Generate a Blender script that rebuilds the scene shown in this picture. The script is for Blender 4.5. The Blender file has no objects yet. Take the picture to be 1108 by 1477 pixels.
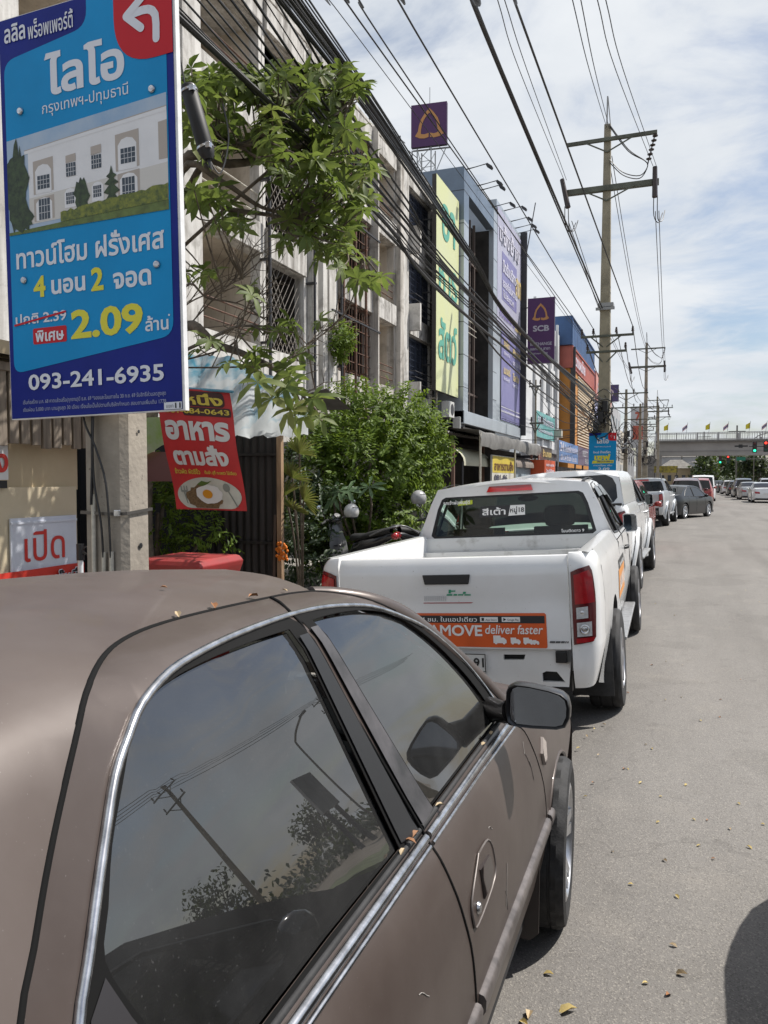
import bpy, bmesh, math, random
import numpy as np
from mathutils import Vector, Matrix, geometry
S = bpy.context.scene
COL = S.collection
R = math.radians

# ------------------------------------------------------------------ camera
cam = bpy.data.cameras.new('camera')
cam_o = bpy.data.objects.new('camera', cam); COL.objects.link(cam_o)
cam.sensor_fit = 'HORIZONTAL'; cam.sensor_width = 36.0; cam.lens = 36.0 * 1110 / 1108
cam.clip_start = 0.05; cam.clip_end = 5000
cam_o.location = (0, 0, 1.75); cam_o.rotation_euler = (R(90 - 2.5), 0, R(20.77))
S.camera = cam_o
S.view_settings.view_transform = 'Standard'; S.view_settings.look = 'None'
S.view_settings.exposure = 0.52; S.view_settings.gamma = 1.0
S.cycles.use_denoising = True
S.cycles.max_bounces = 8; S.cycles.transparent_max_bounces = 12
S.cycles.caustics_reflective = False; S.cycles.caustics_refractive = False

# ------------------------------------------------------------------ sun and sky
SUN = Vector((0.46, 0.34, 0.82)).normalized()
sun = bpy.data.lights.new('sun', 'SUN'); sun.energy = 4.2; sun.angle = R(0.5); sun.color = (1.0, 0.955, 0.89)
sun_o = bpy.data.objects.new('sun', sun); COL.objects.link(sun_o)
sun_o.rotation_euler = SUN.to_track_quat('Z', 'Y').to_euler(); sun_o.location = (20, 15, 40)
W = bpy.data.worlds.new('World'); S.world = W; W.use_nodes = True
def build_sky():
    nt = W.node_tree; N = nt.nodes; L = nt.links
    bg = N['Background']
    sky = N.new('ShaderNodeTexSky'); sky.sky_type = 'NISHITA'; sky.sun_disc = False
    sky.sun_elevation = math.asin(SUN.z); sky.sun_rotation = math.atan2(SUN.x, SUN.y)
    sky.air_density = 1.0; sky.dust_density = 1.6; sky.ozone_density = 1.0
    tc = N.new('ShaderNodeTexCoord')
    sep = N.new('ShaderNodeSeparateXYZ'); L.new(tc.outputs['Generated'], sep.inputs[0])
    def m(op, a, b=None, c=None):
        n = N.new('ShaderNodeMath'); n.operation = op
        for i, v in enumerate((a, b, c)):
            if v is None: continue
            if isinstance(v, (int, float)): n.inputs[i].default_value = v
            else: L.new(v, n.inputs[i])
        return n.outputs[0]
    zz = m('ADD', m('MAXIMUM', sep.outputs[2], 0.0), 0.22)
    px, py = m('DIVIDE', sep.outputs[0], zz), m('DIVIDE', sep.outputs[1], zz)
    cmb = N.new('ShaderNodeCombineXYZ'); L.new(px, cmb.inputs[0]); L.new(py, cmb.inputs[1])
    mp = N.new('ShaderNodeMapping'); mp.inputs['Rotation'].default_value = (0, 0, R(50)); mp.inputs['Scale'].default_value = (1.0, 1.3, 1)
    L.new(cmb.outputs[0], mp.inputs[0])
    def noise(scale, det, dist, rough=0.55):
        n = N.new('ShaderNodeTexNoise'); n.inputs['Scale'].default_value = scale; n.inputs['Detail'].default_value = det
        n.inputs['Roughness'].default_value = rough; n.inputs['Distortion'].default_value = dist
        L.new(mp.outputs[0], n.inputs['Vector']); return n.outputs['Fac']
    n1 = noise(0.85, 6, 0.35); n2 = noise(2.6, 8, 0.5, 0.62); n3 = noise(0.33, 3, 0.0)
    s = m('ADD', m('ADD', m('MULTIPLY', n1, 0.62), m('MULTIPLY', n2, 0.42)), m('MULTIPLY', n3, 0.26))
    mr = N.new('ShaderNodeMapRange'); mr.interpolation_type = 'SMOOTHSTEP'
    L.new(s, mr.inputs[0]); mr.inputs[1].default_value = 0.55; mr.inputs[2].default_value = 0.73
    mr.inputs[3].default_value = 0.03; mr.inputs[4].default_value = 1.0
    mix = N.new('ShaderNodeMix'); mix.data_type = 'RGBA'
    L.new(mr.outputs[0], mix.inputs['Factor']); L.new(sky.outputs[0], mix.inputs['A'])
    n4 = noise(1.9, 7, 0.4)
    cm = N.new('ShaderNodeMix'); cm.data_type = 'RGBA'
    L.new(n4, cm.inputs['Factor']); cm.inputs['A'].default_value = (4.6, 5.1, 5.75, 1); cm.inputs['B'].default_value = (8.0, 8.15, 8.3, 1)
    L.new(cm.outputs['Result'], mix.inputs['B'])
    L.new(mix.outputs['Result'], bg.inputs[0]); bg.inputs[1].default_value = 0.086
build_sky()

# ------------------------------------------------------------------ helpers
class MB:
    def __init__(s): s.v = []; s.f = []
    def add(s, vs, fs):
        b = len(s.v); s.v += [tuple(v) for v in vs]; s.f += [tuple(b + i for i in f) for f in fs]; return s
    def box(s, x0, x1, y0, y1, z0, z1):
        return s.add([(x0,y0,z0),(x1,y0,z0),(x1,y1,z0),(x0,y1,z0),(x0,y0,z1),(x1,y0,z1),(x1,y1,z1),(x0,y1,z1)],
                     [(0,3,2,1),(4,5,6,7),(0,1,5,4),(1,2,6,5),(2,3,7,6),(3,0,4,7)])
    def obox(s, c, ax, ay, az):          # centre and half-axis vectors
        c, ax, ay, az = map(Vector, (c, ax, ay, az))
        P = [c + i*ax + j*ay + k*az for k in (-1,1) for i, j in ((-1,-1),(1,-1),(1,1),(-1,1))]
        return s.add(P, [(0,3,2,1),(4,5,6,7),(0,1,5,4),(1,2,6,5),(2,3,7,6),(3,0,4,7)])
    def bar(s, p, q, w, h=None):         # square bar between two points
        p, q = Vector(p), Vector(q); d = (q - p)
        t = d.normalized(); u = t.cross(Vector((0,0,1)))
        if u.length < 1e-4: u = Vector((1,0,0))
        u.normalize(); n = u.cross(t)
        return s.obox((p + q) / 2, d / 2, u * w / 2, n * (h or w) / 2)
    def quad(s, a, b, c, d): return s.add([a, b, c, d], [(0,1,2,3)])
    def tube(s, pts, r, n=8, cap=True):
        pts = [Vector(p) for p in pts]; rs = r if isinstance(r, (list, tuple)) else [r] * len(pts)
        up = None; vs = []; fs = []
        for i, p in enumerate(pts):
            t = (pts[min(i+1, len(pts)-1)] - pts[max(i-1, 0)]).normalized()
            if up is None:
                up = t.cross(Vector((0,0,1)))
                if up.length < 1e-3: up = t.cross(Vector((1,0,0)))
            up = (up - t * up.dot(t)).normalized(); w = t.cross(up)
            for k in range(n):
                a = 2*math.pi*k/n; vs.append(p + (up*math.cos(a) + w*math.sin(a)) * rs[i])
        for i in range(len(pts)-1):
            for k in range(n):
                a, b = i*n+k, i*n+(k+1)%n; fs.append((a, b, b+n, a+n))
        if cap: fs += [tuple(range(n-1,-1,-1)), tuple((len(pts)-1)*n+k for k in range(n))]
        return s.add(vs, fs)
    def lathe(s, prof, o, ax, n=24, closed=False):   # prof: (radius, along axis)
        o = Vector(o); ax = Vector(ax).normalized(); u = ax.orthogonal().normalized(); w = ax.cross(u)
        vs = []; fs = []
        for k in range(n):
            a = 2*math.pi*k/n; d = u*math.cos(a) + w*math.sin(a)
            for r, h in prof: vs.append(o + d*r + ax*h)
        m = len(prof)
        for k in range(n):
            for i in range(m if closed else m-1):
                j = (i+1) % m; fs.append((k*m+i, ((k+1)%n)*m+i, ((k+1)%n)*m+j, k*m+j))
        return s.add(vs, fs)
    def grid(s, rows, closed=False):
        n = len(rows[0]); vs = [p for r in rows for p in r]; fs = []
        for i in range(len(rows)-1):
            for k in range(n if closed else n-1):
                a, b = i*n+k, i*n+(k+1)%n; fs.append((a, b, b+n, a+n))
        return s.add(vs, fs)
    def ball(s, c, rx, ry, rz, n=12, m=8):
        rows = []
        for i in range(m+1):
            t = math.pi*i/m
            rows.append([(c[0]+rx*math.sin(t)*math.cos(2*math.pi*k/n), c[1]+ry*math.sin(t)*math.sin(2*math.pi*k/n), c[2]+rz*math.cos(t)) for k in range(n)])
        return s.grid(rows, True)
    def prism(s, poly, fn, d):           # poly in 2D, fn(u, v, w) to 3D, w from 0 to d
        n = len(poly); vs = [fn(a, b, 0) for a, b in poly] + [fn(a, b, d) for a, b in poly]
        fs = [tuple(range(n)), tuple(range(2*n-1, n-1, -1))] + [(i, i+n, (i+1)%n+n, (i+1)%n) for i in range(n)]
        return s.add(vs, fs)
    def panel(s, outer, holes=(), fn=None, res=0.1, rim=0.0, nrm=None):
        vs, fs, loops = cdt(outer, holes, res)
        s.add([fn(a, b) for a, b in vs], fs)
        if rim:
            nrm = Vector(nrm)
            for lp in loops:
                P = [Vector(fn(*vs[i])) for i in lp]; n = len(P)
                s.add(P + [p + nrm*rim for p in P], [(i, (i+1)%n, (i+1)%n+n, i+n) for i in range(n)])
        return s

def inside(p, poly):
    x, y = p; c = False; n = len(poly); j = n-1
    for i in range(n):
        xi, yi = poly[i]; xj, yj = poly[j]
        if (yi > y) != (yj > y) and x < (xj-xi)*(y-yi)/(yj-yi)+xi: c = not c
        j = i
    return c
def subdiv(poly, res):
    out = []
    for i, a in enumerate(poly):
        b = poly[(i+1) % len(poly)]; d = math.hypot(b[0]-a[0], b[1]-a[1]); k = max(1, int(d/res+0.5))
        out += [(a[0]+(b[0]-a[0])*t/k, a[1]+(b[1]-a[1])*t/k) for t in range(k)]
    return out
def cdt(outer, holes, res):
    loops2 = [subdiv(outer, res)] + [subdiv(h, res) for h in holes]
    pts = []; edges = []; idx = []
    for lp in loops2:
        b = len(pts); n = len(lp); pts += lp; idx.append(list(range(b, b+n)))
        edges += [(b+i, b+(i+1)%n) for i in range(n)]
    xs = [p[0] for p in outer]; ys = [p[1] for p in outer]
    B = np.array(pts); i = 0
    y = min(ys)+res*0.5
    while y < max(ys):
        x = min(xs)+res*(0.5 if i % 2 else 0.85)
        while x < max(xs):
            if ((B-np.array((x, y)))**2).sum(1).min() > (0.45*res)**2 and inside((x, y), outer) and not any(inside((x, y), h) for h in holes): pts.append((x, y))
            x += res
        y += res*0.87; i += 1
    r = geometry.delaunay_2d_cdt([Vector(p) for p in pts], edges, [], 0, 1e-6)
    vs = [tuple(v) for v in r[0]]; fs = []
    for f in r[2]:
        c = (sum(vs[i][0] for i in f)/3, sum(vs[i][1] for i in f)/3)
        if inside(c, outer) and not any(inside(c, h) for h in holes): fs.append(tuple(f))
    rev = {}
    for new, olds in enumerate(r[3]):
        for o in olds: rev[o] = new
    return vs, fs, [[rev[i] for i in lp] for lp in idx]

ORIG = {}
def mesh_of(mb, mat, smooth=None, off=Vector()):
    me = bpy.data.meshes.new('mesh')
    me.from_pydata([(v[0]-off[0], v[1]-off[1], v[2]-off[2]) for v in mb.v], [], mb.f)
    if mat: me.materials.append(mat)
    if smooth is not None:
        me.polygons.foreach_set('use_smooth', [True]*len(me.polygons))
        bm = bmesh.new(); bm.from_mesh(me); bmesh.ops.remove_doubles(bm, verts=bm.verts, dist=1e-5)
        lim = R(smooth)
        for e in bm.edges:
            if len(e.link_faces) == 2:
                e.smooth = e.calc_face_angle(0) < lim
        bm.to_mesh(me); bm.free()
    me.update(); return me
def root(name, label, cat, loc=(0,0,0), rot=(0,0,0), group=None, world=False):
    o = bpy.data.objects.new(name, None); COL.objects.link(o); o.empty_display_size = 0.2
    o.location = loc; o.rotation_euler = rot; o['label'] = label; o['category'] = cat
    if group: o['group'] = group
    ORIG[o.name] = Vector(loc) if world else Vector()
    return o
def obj(name, mb, mat, parent=None, smooth=None, bevel=0, label=None, cat=None, group=None, kind=None, seg=2):
    if parent is None:
        a = np.array(mb.v); off = Vector(((a[:,0].min()+a[:,0].max())/2, (a[:,1].min()+a[:,1].max())/2, a[:,2].min()))
        if kind: off = Vector()
    else: off = ORIG[parent.name]
    me = mesh_of(mb, mat, smooth, off); me.name = name
    o = bpy.data.objects.new(name, me); COL.objects.link(o)
    if parent is None: o.location = off
    else: o.parent = parent
    ORIG[o.name] = off
    if label: o['label'] = label
    if cat: o['category'] = cat
    if group: o['group'] = group
    if kind: o['kind'] = kind
    if bevel:
        md = o.modifiers.new('bevel', 'BEVEL'); md.width = bevel; md.segments = seg; md.limit_method = 'ANGLE'; md.angle_limit = R(40)
    return o
def dup(o, loc=None, rot=None, label=None, parent=None):
    c = o.copy(); COL.objects.link(c); ORIG[c.name] = ORIG[o.name]
    if parent is not None: c.parent = parent
    if loc is not None: c.location = loc
    if rot is not None: c.rotation_euler = rot
    if label: c['label'] = label
    for ch in [x for x in bpy.data.objects if x.parent is o]: dup(ch, parent=c)
    return c

# ------------------------------------------------------------------ materials
MATS = {}
def mat(name, col, rough=0.6, metal=0.0, var=0.0, vscale=3.0, col2=None, bump=0.0, bscale=60.0, coat=0.0, spec=0.5, emit=None, estr=1.0, vdet=6, trans=0.0, streak=None, thr=(0.35, 0.65), speck=None):
    if name in MATS: return MATS[name]
    m = bpy.data.materials.new(name); m.use_nodes = True; MATS[name] = m
    nt = m.node_tree; N = nt.nodes; L = nt.links; p = N['Principled BSDF']
    p.inputs['Base Color'].default_value = (*col, 1); p.inputs['Roughness'].default_value = rough; p.inputs['Metallic'].default_value = metal
    p.inputs['Coat Weight'].default_value = coat; p.inputs['Coat Roughness'].default_value = 0.08; p.inputs['Specular IOR Level'].default_value = spec
    if trans: p.inputs['Subsurface Weight'].default_value = 0
    if emit: p.inputs['Emission Color'].default_value = (*emit, 1); p.inputs['Emission Strength'].default_value = estr
    if var or bump or col2 or speck:
        tc = N.new('ShaderNodeTexCoord'); v = tc.outputs['Object']
        if streak:
            mp = N.new('ShaderNodeMapping'); mp.inputs['Scale'].default_value = streak; L.new(v, mp.inputs[0]); v2 = mp.outputs[0]
        else: v2 = v
    last = None
    if var or col2:
        n = N.new('ShaderNodeTexNoise'); n.inputs['Scale'].default_value = vscale; n.inputs['Detail'].default_value = vdet; n.inputs['Roughness'].default_value = 0.62
        L.new(v2, n.inputs['Vector'])
        mr = N.new('ShaderNodeMapRange'); L.new(n.outputs['Fac'], mr.inputs[0]); mr.inputs[1].default_value = thr[0]; mr.inputs[2].default_value = thr[1]
        mx = N.new('ShaderNodeMix'); mx.data_type = 'RGBA'; L.new(mr.outputs[0], mx.inputs['Factor'])
        c2 = col2 or tuple(c*(1-var) for c in col); c1 = col if col2 else tuple(min(1, c*(1+var)) for c in col)
        mx.inputs['A'].default_value = (*c1, 1); mx.inputs['B'].default_value = (*c2, 1); last = mx.outputs['Result']
    if speck:                        # (colour, scale, threshold): small flecks of dust or grit
        n = N.new('ShaderNodeTexNoise'); n.inputs['Scale'].default_value = speck[1]; n.inputs['Detail'].default_value = 2; L.new(v, n.inputs['Vector'])
        mr = N.new('ShaderNodeMapRange'); L.new(n.outputs['Fac'], mr.inputs[0]); mr.inputs[1].default_value = speck[2]; mr.inputs[2].default_value = speck[2]+0.05
        mx = N.new('ShaderNodeMix'); mx.data_type = 'RGBA'; L.new(mr.outputs[0], mx.inputs['Factor'])
        if last: L.new(last, mx.inputs['A'])
        else: mx.inputs['A'].default_value = (*col, 1)
        mx.inputs['B'].default_value = (*speck[0], 1); last = mx.outputs['Result']
    if last: L.new(last, p.inputs['Base Color'])
    if bump:
        n = N.new('ShaderNodeTexNoise'); n.inputs['Scale'].default_value = bscale; n.inputs['Detail'].default_value = 4; L.new(v, n.inputs['Vector'])
        b = N.new('ShaderNodeBump'); b.inputs['Strength'].default_value = bump; b.inputs['Distance'].default_value = 0.02
        L.new(n.outputs['Fac'], b.inputs['Height']); L.new(b.outputs[0], p.inputs['Normal'])
    return m
def glass(name, tint, fres=1.45, dust=0.0, rough=0.0, dcol=(0.35, 0.33, 0.3)):
    """Tinted pane: fresnel reflection over a coloured see-through sheet, with a film of dust."""
    m = bpy.data.materials.new(name); m.use_nodes = True; MATS[name] = m
    nt = m.node_tree; N = nt.nodes; L = nt.links; N.remove(N['Principled BSDF']); out = N['Material Output']
    t = N.new('ShaderNodeBsdfTransparent'); t.inputs[0].default_value = (*tint, 1)
    g = N.new('ShaderNodeBsdfGlossy'); g.inputs['Roughness'].default_value = rough; g.inputs[0].default_value = (1, 1, 1, 1)
    f = N.new('ShaderNodeFresnel'); f.inputs[0].default_value = fres
    a = N.new('ShaderNodeMixShader'); L.new(f.outputs[0], a.inputs[0]); L.new(t.outputs[0], a.inputs[1]); L.new(g.outputs[0], a.inputs[2])
    last = a.outputs[0]
    if dust:
        d = N.new('ShaderNodeBsdfDiffuse'); d.inputs[0].default_value = (*dcol, 1)
        tc = N.new('ShaderNodeTexCoord')
        n = N.new('ShaderNodeTexNoise'); n.inputs['Scale'].default_value = 5; n.inputs['Detail'].default_value = 6; L.new(tc.outputs['Object'], n.inputs['Vector'])
        n2 = N.new('ShaderNodeTexNoise'); n2.inputs['Scale'].default_value = 240; n2.inputs['Detail'].default_value = 1; L.new(tc.outputs['Object'], n2.inputs['Vector'])
        mr = N.new('ShaderNodeMapRange'); L.new(n.outputs['Fac'], mr.inputs[0]); mr.inputs[1].default_value = 0.3; mr.inputs[2].default_value = 0.8; mr.inputs[3].default_value = dust*0.4; mr.inputs[4].default_value = dust*1.6
        m2 = N.new('ShaderNodeMapRange'); L.new(n2.outputs['Fac'], m2.inputs[0]); m2.inputs[1].default_value = 0.70; m2.inputs[2].default_value = 0.76; m2.inputs[4].default_value = 0.10
        ad = N.new('ShaderNodeMath'); ad.operation = 'ADD'; ad.use_clamp = True; L.new(mr.outputs[0], ad.inputs[0]); L.new(m2.outputs[0], ad.inputs[1])
        b = N.new('ShaderNodeMixShader'); L.new(ad.outputs[0], b.inputs[0]); L.new(last, b.inputs[1]); L.new(d.outputs[0], b.inputs[2]); last = b.outputs[0]
    L.new(last, out.inputs[0]); return m

# ------------------------------------------------------------------ lettering
def text_shape(body, bold=0.0, res=3, italic=0.0):
    f = bpy.data.curves.new('lettering', 'FONT'); f.body = body; f.fill_mode = 'NONE'; f.resolution_u = res; f.size = 1; f.shear = italic
    o = bpy.data.objects.new('lettering', f); COL.objects.link(o); bpy.context.view_layer.update()
    me = bpy.data.meshes.new_from_object(o.evaluated_get(bpy.context.evaluated_depsgraph_get()))
    P = [(v.co.x, v.co.y) for v in me.vertices]; nxt = {}
    for e in me.edges: nxt.setdefault(e.vertices[0], []).append(e.vertices[1]); nxt.setdefault(e.vertices[1], []).append(e.vertices[0])
    bpy.data.objects.remove(o); bpy.data.meshes.remove(me); bpy.data.curves.remove(f)
    seen = set(); loops = []
    for s0 in range(len(P)):
        if s0 in seen or s0 not in nxt: continue
        lp = [s0]; seen.add(s0); cur = s0
        step = [n for n in nxt[s0] if n == s0+1] or nxt[s0]; cur = step[0]
        while cur not in seen:
            lp.append(cur); seen.add(cur)
            k = [n for n in nxt[cur] if n not in seen]
            if not k: break
            cur = k[0]
        loops.append([P[i] for i in lp])
    out = []
    for lp in loops:
        q = [lp[0]]
        for p in lp[1:]:
            if math.hypot(p[0]-q[-1][0], p[1]-q[-1][1]) > 0.006: q.append(p)
        if len(q) > 2: out.append(q)
    if bold:
        new = []
        area = lambda l: sum(l[i-1][0]*l[i][1]-l[i][0]*l[i-1][1] for i in range(len(l)))
        bb = [(min(p[0] for p in l), min(p[1] for p in l), max(p[0] for p in l), max(p[1] for p in l)) for l in out]
        for k, lp in enumerate(out):
            hole = any(j != k and bb[j][0] <= bb[k][0] and bb[j][1] <= bb[k][1] and bb[j][2] >= bb[k][2] and bb[j][3] >= bb[k][3] and all(inside(p, out[j]) for p in lp) for j in range(len(out)))
            sg = bold * (-1 if area(lp) > 0 else 1) * (-1 if hole else 1)
            n = len(lp); q = []
            for i in range(n):
                a, b, c = lp[i-1], lp[i], lp[(i+1)%n]
                def nr(p, r):
                    d = math.hypot(r[0]-p[0], r[1]-p[1]) or 1; return (-(r[1]-p[1])/d, (r[0]-p[0])/d)
                n1, n2 = nr(a, b), nr(b, c); mx, my = n1[0]+n2[0], n1[1]+n2[1]; l2 = max(0.6, (mx*mx+my*my)/2)
                q.append((b[0]+mx/l2*sg, b[1]+my/l2*sg))
            new.append(q)
        out = new
    return out
def fill(loops):
    pts = []; edges = []
    for lp in loops:
        b = len(pts); n = len(lp); pts += lp; edges += [(b+i, b+(i+1)%n) for i in range(n)]
    r = geometry.delaunay_2d_cdt([Vector(p) for p in pts], edges, [], 0, 1e-5)
    vs = np.array([tuple(v) for v in r[0]]); T = np.array([tuple(f) for f in r[2]])
    if not len(T): return [], []
    c = vs[T].mean(1); wn = np.zeros(len(c))
    for lp in loops:
        a = np.array(lp); b = np.roll(a, -1, 0)
        for (x0, y0), (x1, y1) in zip(a, b):
            l = (x1-x0)*(c[:,1]-y0)-(c[:,0]-x0)*(y1-y0)
            wn += ((y0 <= c[:,1]) & (y1 > c[:,1]) & (l > 0)).astype(int) - ((y0 > c[:,1]) & (y1 <= c[:,1]) & (l < 0)).astype(int)
    return [tuple(v) for v in vs], [tuple(t) for t in T[np.abs(wn) > 0.5]]
TXT = {}
def lettering(mb, body, org, ux, uy, x, y, w=None, h=None, bold=0.0, align='L', lift=0.003, italic=0.0, mirror=False, res=3, bend=None):
    """Adds filled lettering to mb on the plane org + a*ux + b*uy; (x, y) is its lower left (or centre) on that plane, h/w the height/width of its box."""
    key = (body, bold, italic, res)
    if key not in TXT: TXT[key] = fill(text_shape(body, bold, res, italic))
    vs, fs = TXT[key]
    if not vs: return mb
    a = np.array(vs); x0, y0 = a.min(0); x1, y1 = a.max(0)
    sx = (w/(x1-x0)) if w else h/(y1-y0); sy = (h/(y1-y0)) if h else sx
    W_ = (x1-x0)*sx; ox = {'L': 0, 'C': -W_/2, 'R': -W_}[align]
    org, ux, uy = Vector(org), Vector(ux).normalized(), Vector(uy).normalized(); n = ux.cross(uy)
    P = []
    for p in vs:
        px = (p[0]-x0)*sx; px = W_-px if mirror else px; px += ox+x; py = (p[1]-y0)*sy+y
        q = org + ux*px + uy*py + n*lift
        P.append(bend(px, py, lift) if bend else q)
    return mb.add(P, fs if not mirror else [f[::-1] for f in fs])
# ------------------------------------------------------------------ ground and road
def sm(a, b, x): t = min(1, max(0, (x-a)/(b-a))); return t*t*(3-2*t)
def gz(x, y): return -0.059*min(2.4, max(0, -0.3-x))*sm(3.7, 4.7, y)*(1-sm(28, 40, y))
def asphalt():
    m = bpy.data.materials.new('asphalt'); m.use_nodes = True
    nt = m.node_tree; N = nt.nodes; L = nt.links; p = N['Principled BSDF']
    tc = N.new('ShaderNodeTexCoord')
    def noise(s, d, r=0.6, v=None):
        n = N.new('ShaderNodeTexNoise'); n.inputs['Scale'].default_value = s; n.inputs['Detail'].default_value = d; n.inputs['Roughness'].default_value = r
        L.new(v or tc.outputs['Object'], n.inputs['Vector']); return n.outputs['Fac']
    def ramp(f, a, b, c=0.0, d=1.0):
        n = N.new('ShaderNodeMapRange'); L.new(f, n.inputs[0]); n.inputs[1].default_value = a; n.inputs[2].default_value = b; n.inputs[3].default_value = c; n.inputs[4].default_value = d; return n.outputs[0]
    def mix(f, a, b):
        n = N.new('ShaderNodeMix'); n.data_type = 'RGBA'; L.new(f, n.inputs['Factor'])
        for k, v in (('A', a), ('B', b)):
            if isinstance(v, tuple): n.inputs[k].default_value = (*v, 1)
            else: L.new(v, n.inputs[k])
        return n.outputs['Result']
    mp = N.new('ShaderNodeMapping'); mp.inputs['Scale'].default_value = (1.0, 0.22, 1); L.new(tc.outputs['Object'], mp.inputs[0])
    c = mix(ramp(noise(0.9, 8, 0.65, mp.outputs[0]), 0.32, 0.68), (0.158, 0.149, 0.139), (0.212, 0.201, 0.188))
    c = mix(ramp(noise(2.2, 7), 0.55, 0.75, 0, 0.5), c, (0.255, 0.236, 0.210))
    c = mix(ramp(noise(5.5, 8), 0.58, 0.70, 0, 0.35), c, (0.105, 0.098, 0.090))
    mp2 = N.new('ShaderNodeMapping'); mp2.inputs['Scale'].default_value = (1.0, 0.06, 1); L.new(tc.outputs['Object'], mp2.inputs[0])
    c = mix(ramp(noise(1.3, 4, 0.5, mp2.outputs[0]), 0.50, 0.68, 0, 0.5), c, (0.120, 0.113, 0.105))
    c = mix(ramp(noise(0.55, 3, 0.5), 0.57, 0.60, 0, 0.32), c, (0.115, 0.109, 0.102))
    vo = N.new('ShaderNodeTexVoronoi'); vo.inputs['Scale'].default_value = 190; L.new(tc.outputs['Object'], vo.inputs['Vector'])
    sp = N.new('ShaderNodeSeparateColor'); L.new(vo.outputs['Color'], sp.inputs[0])
    c = mix(ramp(sp.outputs[0], 0.82, 0.90, 0, 0.5), c, (0.32, 0.298, 0.265))
    c = mix(ramp(sp.outputs[1], 0.80, 0.88, 0, 0.5), c, (0.09, 0.083, 0.076))
    v2 = N.new('ShaderNodeTexVoronoi'); v2.feature = 'DISTANCE_TO_EDGE'; v2.inputs['Scale'].default_value = 0.42; 
    wv = N.new('ShaderNodeVectorMath'); wv.operation = 'ADD'; 
    nn = N.new('ShaderNodeTexNoise'); nn.inputs['Scale'].default_value = 1.6; nn.inputs['Detail'].default_value = 5; L.new(tc.outputs['Object'], nn.inputs['Vector'])
    L.new(nn.outputs['Color'], wv.inputs[0]); L.new(tc.outputs['Object'], wv.inputs[1]); L.new(wv.outputs[0], v2.inputs['Vector'])
    c = mix(ramp(v2.outputs['Distance'], 0.0, 0.004, 0.25, 0), c, (0.05, 0.047, 0.044))
    L.new(c, p.inputs['Base Color']); p.inputs['Roughness'].default_value = 0.9; p.inputs['Specular IOR Level'].default_value = 0.25
    b = N.new('ShaderNodeBump'); b.inputs['Strength'].default_value = 0.4; b.inputs['Distance'].default_value = 0.004
    L.new(vo.outputs['Distance'], b.inputs['Height']); L.new(b.outputs[0], p.inputs['Normal'])
    return m
ASPH = asphalt()
def lin(a, b, n): return [a+(b-a)*i/(n-1) for i in range(n)]
xs_ = [-2.75, -2.4, -2.0, -1.6, -1.2, -0.8, -0.5, -0.3, 0, 2, 5, 9, 13, 18]
ys_ = [-40, -10, 0, 3, 3.7, 3.9, 4.1, 4.3, 4.5, 4.7, 5, 8, 14, 22, 28, 30, 32, 34, 36, 38, 40, 60, 100, 170, 300]
mb = MB(); mb.grid([[(x, y, gz(x, y)) for x in xs_] for y in ys_]); obj('road', mb, ASPH, kind='structure', smooth=30)
soil = mat('soil', (0.17, 0.145, 0.115), 0.95, var=0.25, vscale=0.7, bump=0.3, bscale=25)
mb = MB(); n_ = [-1500, -300, -60, -20, -9, -6, -4, -2.6, 2, 8, 17, 30, 80, 400, 1500]
mb.grid([[(x, y, -0.28) for x in n_] for y in [-1500, -200, -40, 0, 20, 60, 120, 250, 600, 1800]]); obj('ground', mb, soil, kind='structure')
pave = mat('pavement', (0.24, 0.225, 0.20), 0.92, var=0.22, vscale=1.4, bump=0.25, bscale=40)
mb = MB(); mb.grid([[(x, y, z) for x, z in ((-2.755, -0.3), (-2.755, -0.05), (-2.77, -0.03), (-2.9, -0.025), (-6, 0.0), (-10.5, 0.02), (-24, 0.02))] for y in (-20, 0, 3.5, 4.5, 10, 28, 40, 80, 200)])
obj('pavement', mb, pave, kind='structure')
mb = MB(); mb.grid([[(x, y, z) for x, z in ((18.0, -0.2), (18.0, 0.13), (18.15, 0.14), (21.5, 0.15), (21.5, -0.3))] for y in (-40, 0, 40, 120, 300)])
obj('verge', mb, mat('verge', (0.10, 0.12, 0.05), 0.95, var=0.4, vscale=1.5), kind='structure')
# ------------------------------------------------------------------ shared vehicle materials and wheels
BLACK = mat('black_trim', (0.012, 0.012, 0.013), 0.45)
SEAL = mat('matt_black_seal', (.007,.007,.007), .85, spec=.15)
RUBBER = mat('rubber', (0.022, 0.022, 0.023), 0.75, var=0.4, vscale=12, bump=0.1, bscale=120)
CHROME = mat('chrome', (0.52, 0.52, 0.53), 0.26, 1.0, var=0.3, vscale=30)
ALLOY = mat('alloy', (0.55, 0.56, 0.58), 0.3, 0.9, var=0.12, vscale=14)
DARKIN = mat('dark_interior', (0.02, 0.02, 0.022), 0.85)
REDLENS = mat('red_lens', (0.33, 0.012, 0.016), 0.12, coat=0.6, var=0.15, vscale=30)
CLEARLENS = mat('clear_lens', (0.50, 0.50, 0.50), 0.12, coat=0.8, var=0.15, vscale=60)
AMBER = mat('amber_lens', (0.45, 0.16, 0.03), 0.15, coat=0.5)
TINT = glass('tinted_glass', (0.10, 0.11, 0.11), 1.5, dust=0.045)
DARKGLASS = glass('dark_glass', (0.035, 0.038, 0.04), 1.52, dust=0.02)
MIRROR = mat('mirror_glass', (0.17, 0.19, 0.22), 0.03, 1.0)
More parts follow.
